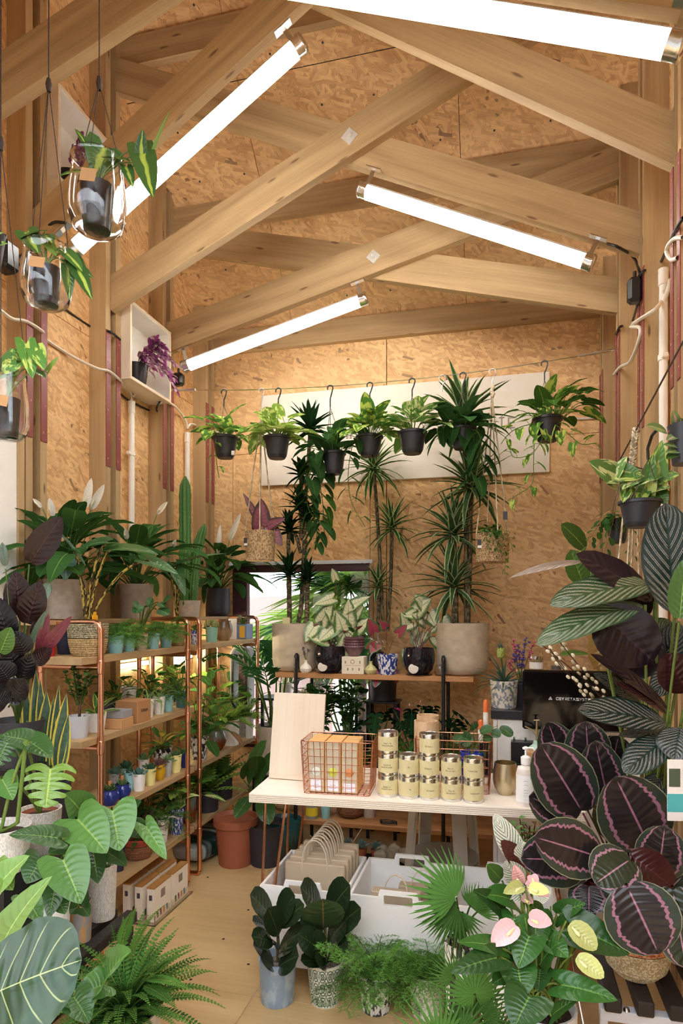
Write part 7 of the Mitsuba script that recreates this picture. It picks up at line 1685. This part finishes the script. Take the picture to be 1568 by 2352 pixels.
# white-veined calathea behind the anthurium
q = at(1200, 2200, D=2.05)
TW_, cw = potted('white_calathea', 'calathea with white leaves and green veins behind the pink anthurium flowers', 'potted plant', [q[0], q[1], 0], .07, .4, 'taper', k_char)
k_whv = G('e3e8dc', '4a7a4a', 9)
for a, b, w, k in [((1192, 1975), (1133, 1868), 56, k_whv), ((1195, 2030), (1158, 1978), 54, k_whv), ((1205, 1990), (1198, 1930), 50, k_whv), ((1215, 2050), (1128, 2052), 40, k_whv), ((1150, 2020), (1118, 1985), 40, k_green), ((1205, 1990), (1150, 1930), 46, G('5a3028', '7a4a3a')), ((1225, 2060), (1265, 2040), 44, k_whv)]:
    pleaf(TW_, cw, a, 2.0, b, 1.97, w, 'ovate', k, k_stem, .003, .3, .85, nt=9, nu=4, wave=.02)
q = at(1210, 1905, D=2.32)
Tn, cc = potted('jade_plant', 'small jade plant on a slim white stand below the right end of the display table', 'potted plant', [q[0], q[1], .545], .04, .08, 'taper', k_terra)
t = thing('plant_stand', 'slim white stand under the small jade plant', 'stand'); part(t, 'column', flat(boxm([q[0] - .045, q[1] - .045, 0], [q[0] + .045, q[1] + .045, .5445], .003), k_white), smooth=False)
bushy(Tn, cc, 70, [G('5f8f45', '8fb060'), G('5a4a2a', '7a6a3a')], (.022, .032), .7, .13, .05, 'obov', k_brown, stems=9)
# tall white pot at the front beside the anthurium
q = at(1185, 2300, D=1.92)
t = thing('tall_pot', 'tall white planter partly hidden behind the anthurium', 'pot'); part(t, 'pot', move(lathe(profile('straight', .075, .36)[0], k_white, 32), [q[0] - .03, q[1] + .0, 0]))
# fan palms
def fanface(T, p0, hub, D, tip, R, k, n=22, span=2.4, split=.45, face=.75, droop=.25):
    q, e = at(*hub, D=D), at(*tip, D=D - .02)
    d = unit(e - q); N = unit(unit([0, 0, EYE] - q) * face + np.array([0, 0, 1.0]) * (1 - face)); s = unit(np.cross(d, N)); b0 = perp(d)
    roll = math.atan2(np.dot(s, np.cross(b0, d)), np.dot(s, b0))
    part(T, 'leaf', fanleaf(p0, q, d, px_size(q, R), k, k_stemd, n, span, roll, split, droop), 'leaf')
k_fan = G('3c6a26', '7fa04a'); k_fan2 = G('4a8030', '8fb858')
q = at(1058, 2180, D=2.15); 
TF, cf = potted('fan_palm', 'fan palm with glossy pleated leaves in a white patterned pot before the middle crate', 'potted plant', [q[0], q[1], .0], .055, .40, 'taper', k_blackpat)
for hub, tip, R, k in [((1048, 2062), (965, 1985), 122, k_fan2), ((1052, 2085), (955, 2110), 100, k_fan), ((1095, 2095), (1120, 2040), 62, k_fan), ((1062, 2095), (1040, 2165), 70, k_fan), ((1080, 2080), (1105, 2030), 50, k_fan), ((1045, 2090), (990, 2140), 80, k_fan)]:
    fanface(TF, cf, hub, 2.08, tip, R * 1.05, k, 18, 1.55, .5, face=.7)
q = at(1088, 2380, D=1.75)
TF2, cf2 = potted('fan_palm', 'fan palm with a wide open leaf at the front between the white pots', 'potted plant', [q[0], q[1], 0], .07, .28, 'taper', k_whitep)
for hub, tip, R, k, sp in [((1090, 2284), (1075, 2180), 118, k_fan2, 2.9), ((1010, 2392), (985, 2290), 130, k_fan2, 2.2), ((1060, 2370), (1110, 2290), 100, k_fan, 2.2), ((1110, 2330), (1170, 2280), 90, k_fan, 2.2), ((1040, 2240), (1010, 2190), 70, k_fan, 2.2), ((1140, 2380), (1180, 2320), 90, k_fan, 2.2)]:
    fanface(TF2, cf2, hub, 1.66, tip, R, k, 24, sp, .4, face=.8)
# rubber plants and asparagus ferns on the floor in front of the crates
k_rub = pal(lin('22361d'), lin('4a5a34'), 0, .25); k_rubl = pal(lin('2c4a28'), lin('7a6a4a'), 0, .25)
k_geo = pal(lin('d9dbce'), lin('4f6357'), 4, .3); k_bw = pal(lin('dcdcda'), lin('33303a'), 3, .3); k_bluegr = pal(lin('7d8f9f'), lin('97a5ae'), 9, .25)
TF3, c1 = floor_pot(637, 2315, 87, 98, 'straight', k_bluegr, 'rubber_plant', 'glossy rubber plant in the plain blue-grey glazed pot on the floor', 'potted plant', k_grav)
TF4, c2 = floor_pot(747, 2317, 87, 96, 'taper', k_geo, 'rubber_plant', 'glossy rubber plant in the pot with a green and white geometric pattern', 'potted plant', k_grav)
for Tn, cc, D0, stx, lv in [(TF3, c1, 2.44, 636, [((632, 2122), (575, 2050), 64), ((634, 2124), (676, 2052), 62), ((640, 2128), (699, 2078), 44), ((627, 2142), (579, 2112), 36), ((640, 2178), (704, 2132), 52), ((627, 2168), (577, 2150), 40), ((628, 2206), (581, 2168), 54), ((640, 2192), (684, 2165), 46), ((638, 2224), (686, 2196), 56), ((634, 2180), (640, 2128), 46), ((630, 2225), (600, 2205), 40), ((638, 2150), (615, 2085), 44)]),
                             (TF4, c2, 2.44, 745, [((742, 2100), (690, 2033), 70), ((748, 2112), (802, 2028), 70), ((742, 2132), (741, 2064), 86), ((752, 2152), (830, 2090), 56), ((740, 2158), (689, 2098), 48), ((742, 2192), (683, 2145), 52), ((752, 2168), (796, 2118), 52), ((745, 2212), (710, 2150), 50), ((738, 2214), (690, 2206), 30), ((752, 2205), (800, 2165), 48), ((745, 2222), (770, 2190), 40), ((748, 2225), (722, 2195), 36)])]:
    top_ = at(stx, 2120, D=D0 + .06)
    part(Tn, 'stem', tube([cc, (cc + top_) / 2 + [.004, 0, 0], top_], .006, pal(lin('5a5a34'), rough=.6), 8), 'leaf')
    for i, (a, b, w) in enumerate(lv):
        p = np.array([top_[0], top_[1], at(*a, D=D0 + .05)[2] - .01])
        pleaf(Tn, p, a, D0 + .05 - .02 * (i % 3), b, D0 - .03 - .06 * (i % 3), w * 1.12, 'obov', k_rubl if w == 86 else k_rub, k_brown, .003, .35, .55 + .12 * (i % 3), roll=(-.25, .2, 0)[i % 3], up=0, nt=9, nu=3, fold=.14)
TF5, c3 = floor_pot(863, 2335, 84, 86, 'taper', k_bw, 'asparagus_fern', 'feathery asparagus fern in the dark floral patterned pot on the floor', 'potted plant', k_soil)
TF6, c4 = floor_pot(982, 2345, 84, 96, 'straight', k_whitep, 'asparagus_fern', 'dense asparagus fern in the plain white pot on the floor', 'potted plant', k_soil)
for Tn, cc, n in ((TF5, c3, 34), (TF6, c4, 38)):
    for i in range(n):
        f = (i + .5) / n
        part(Tn, 'frond', feather(cc + [rnd(-.02, .02), rnd(-.02, .02), 0], spread(i * 2.4 + rnd(-.3, .3), math.radians(8 + 74 * f)), rnd(.16, .26), k_asp if i % 4 else k_green, k_stemd, rnd(.6, 1.2), 13), 'leaf')
for a, b in [((840, 2230), (745, 2165)), ((850, 2230), (770, 2190)), ((880, 2230), (905, 2160))]:
    q = at(*a, D=2.3); e = at(*b, D=2.28); part(TF5, 'frond', feather(q, e - q + [0, 0, .05], np.linalg.norm(e - q) * 1.05, k_asp, k_stemd, .5, 13), 'leaf')
# ---------------------------------------------------------------- left foreground
bl = thing('slatted_bench', 'black slatted bench at the lower left under the white textured pot', 'bench')
LX0, LX1, LY0, LY1, LB = -1.66, -1.29, 1.25, 2.12, .40
for i in range(5): part(bl, 'slat', flat(boxm([LX0 + i * .08, LY0, LB - .04], [LX0 + i * .08 + .045, LY1, LB], .004), k_slat), smooth=False)
for y in (LY0 + .03, LY1 - .07): part(bl, 'frame', join(flat(boxm([LX0, y, LB - .07], [LX1, y + .035, LB - .0405]), k_black), *[flat(boxm([x, y, 0], [x + .03, y + .03, LB - .07]), k_black) for x in (LX0, LX1 - .03)]), smooth=False)
def bench_pot(px, pyb, w, h, kind, k, name, lab, z=LB, **o):
    q = at(px, pyb, Z=z); r0 = px_size(q, w) / 2; c = floor_at(px, pyb, z + .0005, r0 * .75)
    return potted(name, lab, 'potted plant', c, px_size(c, w) / 2, px_size(q, h) * 1.02, kind, k, n=36, **o)
k_tex = pal(lin('d9d5cc'), lin('c2bdb2'), 6, .7)
TM, cm = bench_pot(234, 2118, 66, 122, 'straight', k_tex, 'philodendron', 'large heart-leaved philodendron in the white textured pot on the left bench')
k_phl = G('4a7d2e', '8fb058'); k_phd = G('345f26', '6f9446')
for a, b, w, k, D, fc in [((178, 1882), (246, 1960), 112, k_phl, 2.0, .7), ((258, 1862), (275, 1955), 108, k_phl, 2.05, .8), ((190, 1870), (148, 1822), 92, k_phl, 2.1, .6), ((145, 1975), (186, 2076), 108, k_phl, 1.85, .8), ((132, 1925), (20, 1918), 62, k_phd, 1.9, .5), ((335, 1898), (382, 1975), 46, k_phl, 2.1, .7), ((300, 1900), (340, 1925), 60, k_phd, 2.15, .6), ((130, 2020), (112, 2110), 56, k_phd, 1.9, .8), ((95, 1975), (60, 2030), 80, k_phd, 1.95, .6), ((215, 1960), (225, 2030), 56, k_phd, 2.1, .7), ((220, 1910), (195, 1850), 70, k_phd, 2.2, .5), ((250, 1960), (290, 1990), 50, k_phd, 2.15, .5), ((170, 1935), (110, 1960), 60, k_phd, 2.0, .5), ((290, 1880), (325, 1840), 60, k_phd, 2.2, .6)]:
    pleaf(TM, cm + [rnd(-.02, .02), rnd(-.02, .02), 0], a, D, b, D - .06, w, 'heart', k, k_stem, .004, .4, fc, nt=10, nu=4, wave=.012)
TP, cp = bench_pot(186, 2168, 50, 92, 'straight', pal(lin('8f8a86'), lin('b98a55'), 9, .6), 'philodendron', 'small plant in the blue-grey and ochre painted pot on the left bench')
for a, b, w in [((180, 2080), (178, 2050), 40), ((190, 2085), (205, 2105), 34), ((185, 2075), (200, 2040), 40), ((175, 2085), (160, 2100), 30)]: pleaf(TP, cp, a, 1.98, b, 1.96, w, 'heart', k_phd, k_stem, .003, .3, .8)
TW2, cw2 = bench_pot(124, 2205, 72, 142, 'straight', k_whitep, 'philodendron', 'dark-stemmed plant in the tall white pot on the left bench')
for a, b, w in [((115, 2050), (100, 2010), 60), ((130, 2060), (150, 2100), 50), ((110, 2060), (85, 2080), 50)]: pleaf(TW2, cw2, a, 1.9, b, 1.87, w, 'heart', k_phd, k_stem, .003, .3, .7)
# split-leaf monstera in the white pot with a terracotta liner
q = at(92, 1965, D=2.15)
TMo, cmo = potted('monstera', 'split-leaf monstera in the white cylinder pot with a terracotta liner', 'potted plant', [q[0], q[1], .70], px_size(q, 94) / 2, px_size(q, 98), 'straight', k_tex)
part(TMo, 'liner', move(lathe([(px_size(q, 78) / 2, 0), (px_size(q, 84) / 2, .012), (px_size(q, 80) / 2, .013), (px_size(q, 74) / 2, 0)], k_terra, 32), cmo - [0, 0, .004]), label='terracotta liner rim')
t = thing('plant_stand', 'dark plant stand behind the left bench under the monstera pot', 'stand')
part(t, 'top', flat(boxm([q[0] - .12, q[1] - .1, .68], [q[0] + .1, q[1] + .1, .6995]), k_black), smooth=False)
for sx_, sy_ in ((-.1, -.08), (.07, -.08), (-.1, .07), (.07, .07)): part(t, 'leg', flat(boxm([q[0] + sx_, q[1] + sy_, 0], [q[0] + sx_ + .02, q[1] + sy_ + .02, .68]), k_black), smooth=False)
def mleaf(T, p0, a, da, b, db, w, k, fc, **o):
    pleaf(T, p0, a, da, b, db, w, 'heart', k, k_stem, .005, .45, fc, fn=lambda q_, d_, L_, W_, k_, side, droop, roll, **z: splitleaf(q_, d_, L_, W_, k_, k_stem, None, 5, roll, droop, side=side, **z), **o)
mleaf(TMo, cmo, (116, 1766), 1.98, (105, 1858), 1.92, 140, k_lime, .9)
pleaf(TMo, cmo, (62, 1702), 2.05, (118, 1742), 2.0, 80, 'heart', k_phd, k_stem, .005, .4, .3, nt=9, nu=3)
mleaf(TMo, cmo, (20, 1700), 2.0, (-10, 1760), 1.95, 90, k_phd, .6)
pleaf(TMo, cmo, (5, 1790), 1.95, (30, 1838), 1.9, 64, 'heart', k_phl, k_stem, .005, .3, .8, nt=9, nu=3)
TN2, cn2 = potted('monstera', 'large plant in the grey-white pot at the left picture edge', 'potted plant', np.append(at(2, 1960, D=1.95)[:2], .72), .085, .13, 'straight', k_tex)
for a, b, w, D in [((40, 1890), (60, 1700), 30, 1.9)]: part(TN2, 'stem', tube([cn2, at(*a, D=D), at(*b, D=D)], .006, k_stem, 6), 'leaf')
pleaf(TN2, cn2, (60, 1700), 1.92, (0, 1690), 1.9, 70, 'heart', k_phd, k_stem, .005, .3, .4)
t2 = thing('plant_stand', 'black stand under the grey-white pot at the left edge', 'stand'); q = at(2, 1960, D=1.95); part(t2, 'column', flat(boxm([q[0] - .07, q[1] - .07, 0], [q[0] + .07, q[1] + .07, .7195], .003), k_black), smooth=False)
# snake plant
q = at(108, 1800, D=2.42)
TS, cs = potted('snake_plant', 'tall yellow-edged snake plant left of the second copper shelf board', 'potted plant', [q[0], q[1], .72], .085, .14, 'straight', k_char)
stt = thing('plant_stand', 'black stand under the tall snake plant', 'stand'); part(stt, 'column', flat(boxm([q[0] - .07, q[1] - .07, 0], [q[0] + .07, q[1] + .07, .7195], .003), k_black), smooth=False)
k_san = G('3f5f4a', 'd8c85a', 1)
for bx, tx, ty, w in [(70, 58, 1548, 28), (88, 78, 1538, 34), (98, 108, 1588, 40), (118, 135, 1572, 22), (112, 122, 1600, 22), (128, 150, 1592, 34), (80, 48, 1620, 26), (100, 92, 1560, 30), (138, 158, 1640, 26), (60, 8, 1670, 26), (90, 40, 1700, 22)]:
    pleaf(TS, None, (bx, 1790), 2.40, (tx, ty), 2.36, w, 'lance', k_san, None, 0, .12, .85, roll=rnd(-.4, .4), nt=9, nu=3, fold=.25)
# dark purple calathea at the left edge
q = at(40, 1640, D=2.3)
TD, cd = potted('dark_calathea', 'dark purple-leaved calathea at the left edge beside the white panel', 'potted plant', [q[0], q[1], .95], .09, .16, 'taper', k_char)
st2 = thing('plant_stand', 'tall black stand under the dark purple calathea', 'stand'); part(st2, 'column', flat(boxm([q[0] - .07, q[1] - .07, 0], [q[0] + .07, q[1] + .07, .9495], .003), k_black), smooth=False)
k_dku = G('2a1517', '4a2428'); k_dk = G('141216', '2a2228'); k_dkr = G('6a2a34', '8a4a50'); k_dks = G('3a5a44', 'c9c9b0', 4)
for a, b, w, k, D in [((70, 1292), (142, 1186), 66, k_dku, 2.3), ((45, 1412), (36, 1312), 62, k_dku, 2.3), ((62, 1432), (92, 1335), 62, k_dku, 2.28), ((20, 1470), (-10, 1370), 60, k_dk, 2.2), ((95, 1500), (165, 1415), 30, k_dkr, 2.25), ((88, 1500), (112, 1410), 24, k_dkr, 2.27), ((70, 1480), (106, 1402), 18, k_dks, 2.26), ((40, 1540), (10, 1480), 56, k_dk, 2.2), ((60, 1500), (30, 1450), 50, k_dk, 2.2), ((50, 1560), (70, 1500), 46, k_dk, 2.2), ((20, 1560), (-10, 1520), 60, k_dk, 2.15), ((110, 1340), (98, 1382), 24, k_dks, 2.4), ((20, 1560), (40, 1620), 60, k_dk, 2.2), ((0, 1500), (25, 1440), 46, k_green, 2.15), ((80, 1520), (120, 1490), 40, k_dku, 2.25), ((30, 1600), (60, 1560), 56, k_dk, 2.15), ((100, 1470), (75, 1430), 40, k_dku, 2.3), ((15, 1620), (-15, 1600), 60, k_dk, 2.1)]:
    pleaf(TD, cd, a, D, b, D - .03, w, 'ovate', k, k_stemd, .003, .35, .85, nt=9, nu=3, wave=.025)
pleaf(TD, cd, (12, 1300), 2.25, (5, 1245), 2.25, 20, 'ovate', k_dks, k_stemd, .002, .3, .8)
# Boston fern
q = at(285, 2300, D=2.0)
TB, cb = potted('boston_fern', 'arching Boston fern in a cream pot on the floor at the lower left', 'potted plant', [q[0], q[1], 0], .11, .27, 'straight', k_conc2)
k_bf = G('4a7f2a', '7fae48'); k_bfd = G('2f5f22', '5f8f3a')
for i in range(115):
    f = (i + .5) / 115; a = i * 2.4
    part(TB, 'frond', frond(cb + [.04 * math.cos(a) * (1 - f), .04 * math.sin(a) * (1 - f), 0], spread(a, math.radians(30 + 57 * f)), rnd(.18, .31), .055, k_bf if i % 3 else k_bfd, k_stem, 24, rnd(.8, 1.5), pw=.36, ang=1.25), 'leaf')
for a, b in [((330, 2250), (428, 2285)), ((330, 2265), (392, 2330)), ((320, 2240), (405, 2180)), ((300, 2200), (355, 2060)), ((280, 2180), (300, 2075))]:
    p = at(*a, D=1.95); e = at(*b, D=1.9); part(TB, 'frond', frond(p, e - p + [0, 0, .06], np.linalg.norm(e - p) * 1.1, .06, k_bf, k_stem, 24, .6, pw=.36, ang=1.25), 'leaf')
# fiddle-leaf fig and the bright leaves at the very front
q = at(-40, 2420, D=1.25)
TFf, cff = potted('fiddle_leaf_fig', 'fiddle-leaf fig with one huge veined leaf at the bottom left corner', 'potted plant', [q[0] - .1, q[1], 0], .14, .3, 'straight', k_conc2)
k_fid = pal(lin('1f4a24'), lin('c9d28a'), 10, .22)
pleaf(TFf, cff, (-50, 2300), 1.25, (188, 2205), 1.2, 240, 'fid', k_fid, k_stem, .006, .35, .75, nt=16, nu=8, wave=.03, fold=.1)
pleaf(TFf, cff, (-40, 2370), 1.3, (90, 2352), 1.28, 110, 'fid', k_fid, k_stem, .006, .3, .6, nt=10, nu=4, wave=.03)
k_gp = G('6f9a45', 'b4cf78')
q = at(60, 2300, D=1.6)
TPo, cpo = potted('giant_pothos', 'bright lime-green philodendron with curling leaves at the left foreground', 'potted plant', [q[0] - .08, q[1], 0], .11, .42, 'straight', k_conc2)
for a, b, w, k, D, fc in [((8, 2165), (120, 2012), 84, k_gp, 1.45, .6), ((-20, 2060), (68, 1965), 92, k_gp, 1.5, .6), ((-10, 2000), (30, 2045), 70, k_lime, 1.5, .8), ((244, 2252), (302, 2184), 116, k_phl, 1.55, .45), ((238, 2262), (178, 2290), 84, k_phl, 1.55, .5), ((160, 2300), (118, 2290), 90, k_phd, 1.5, .5), ((170, 2290), (205, 2350), 80, k_phd, 1.5, .6), ((60, 2060), (95, 2120), 60, k_phl, 1.6, .8)]:
    pleaf(TPo, cpo, a, D, b, D - .04, w, 'heart', k, k_stem, .004, .5, fc, nt=11, nu=4, wave=.05, fold=.3)
PALETTE = mi.Float(np.array(PAL, np.float32).ravel())
dr.eval(PALETTE)
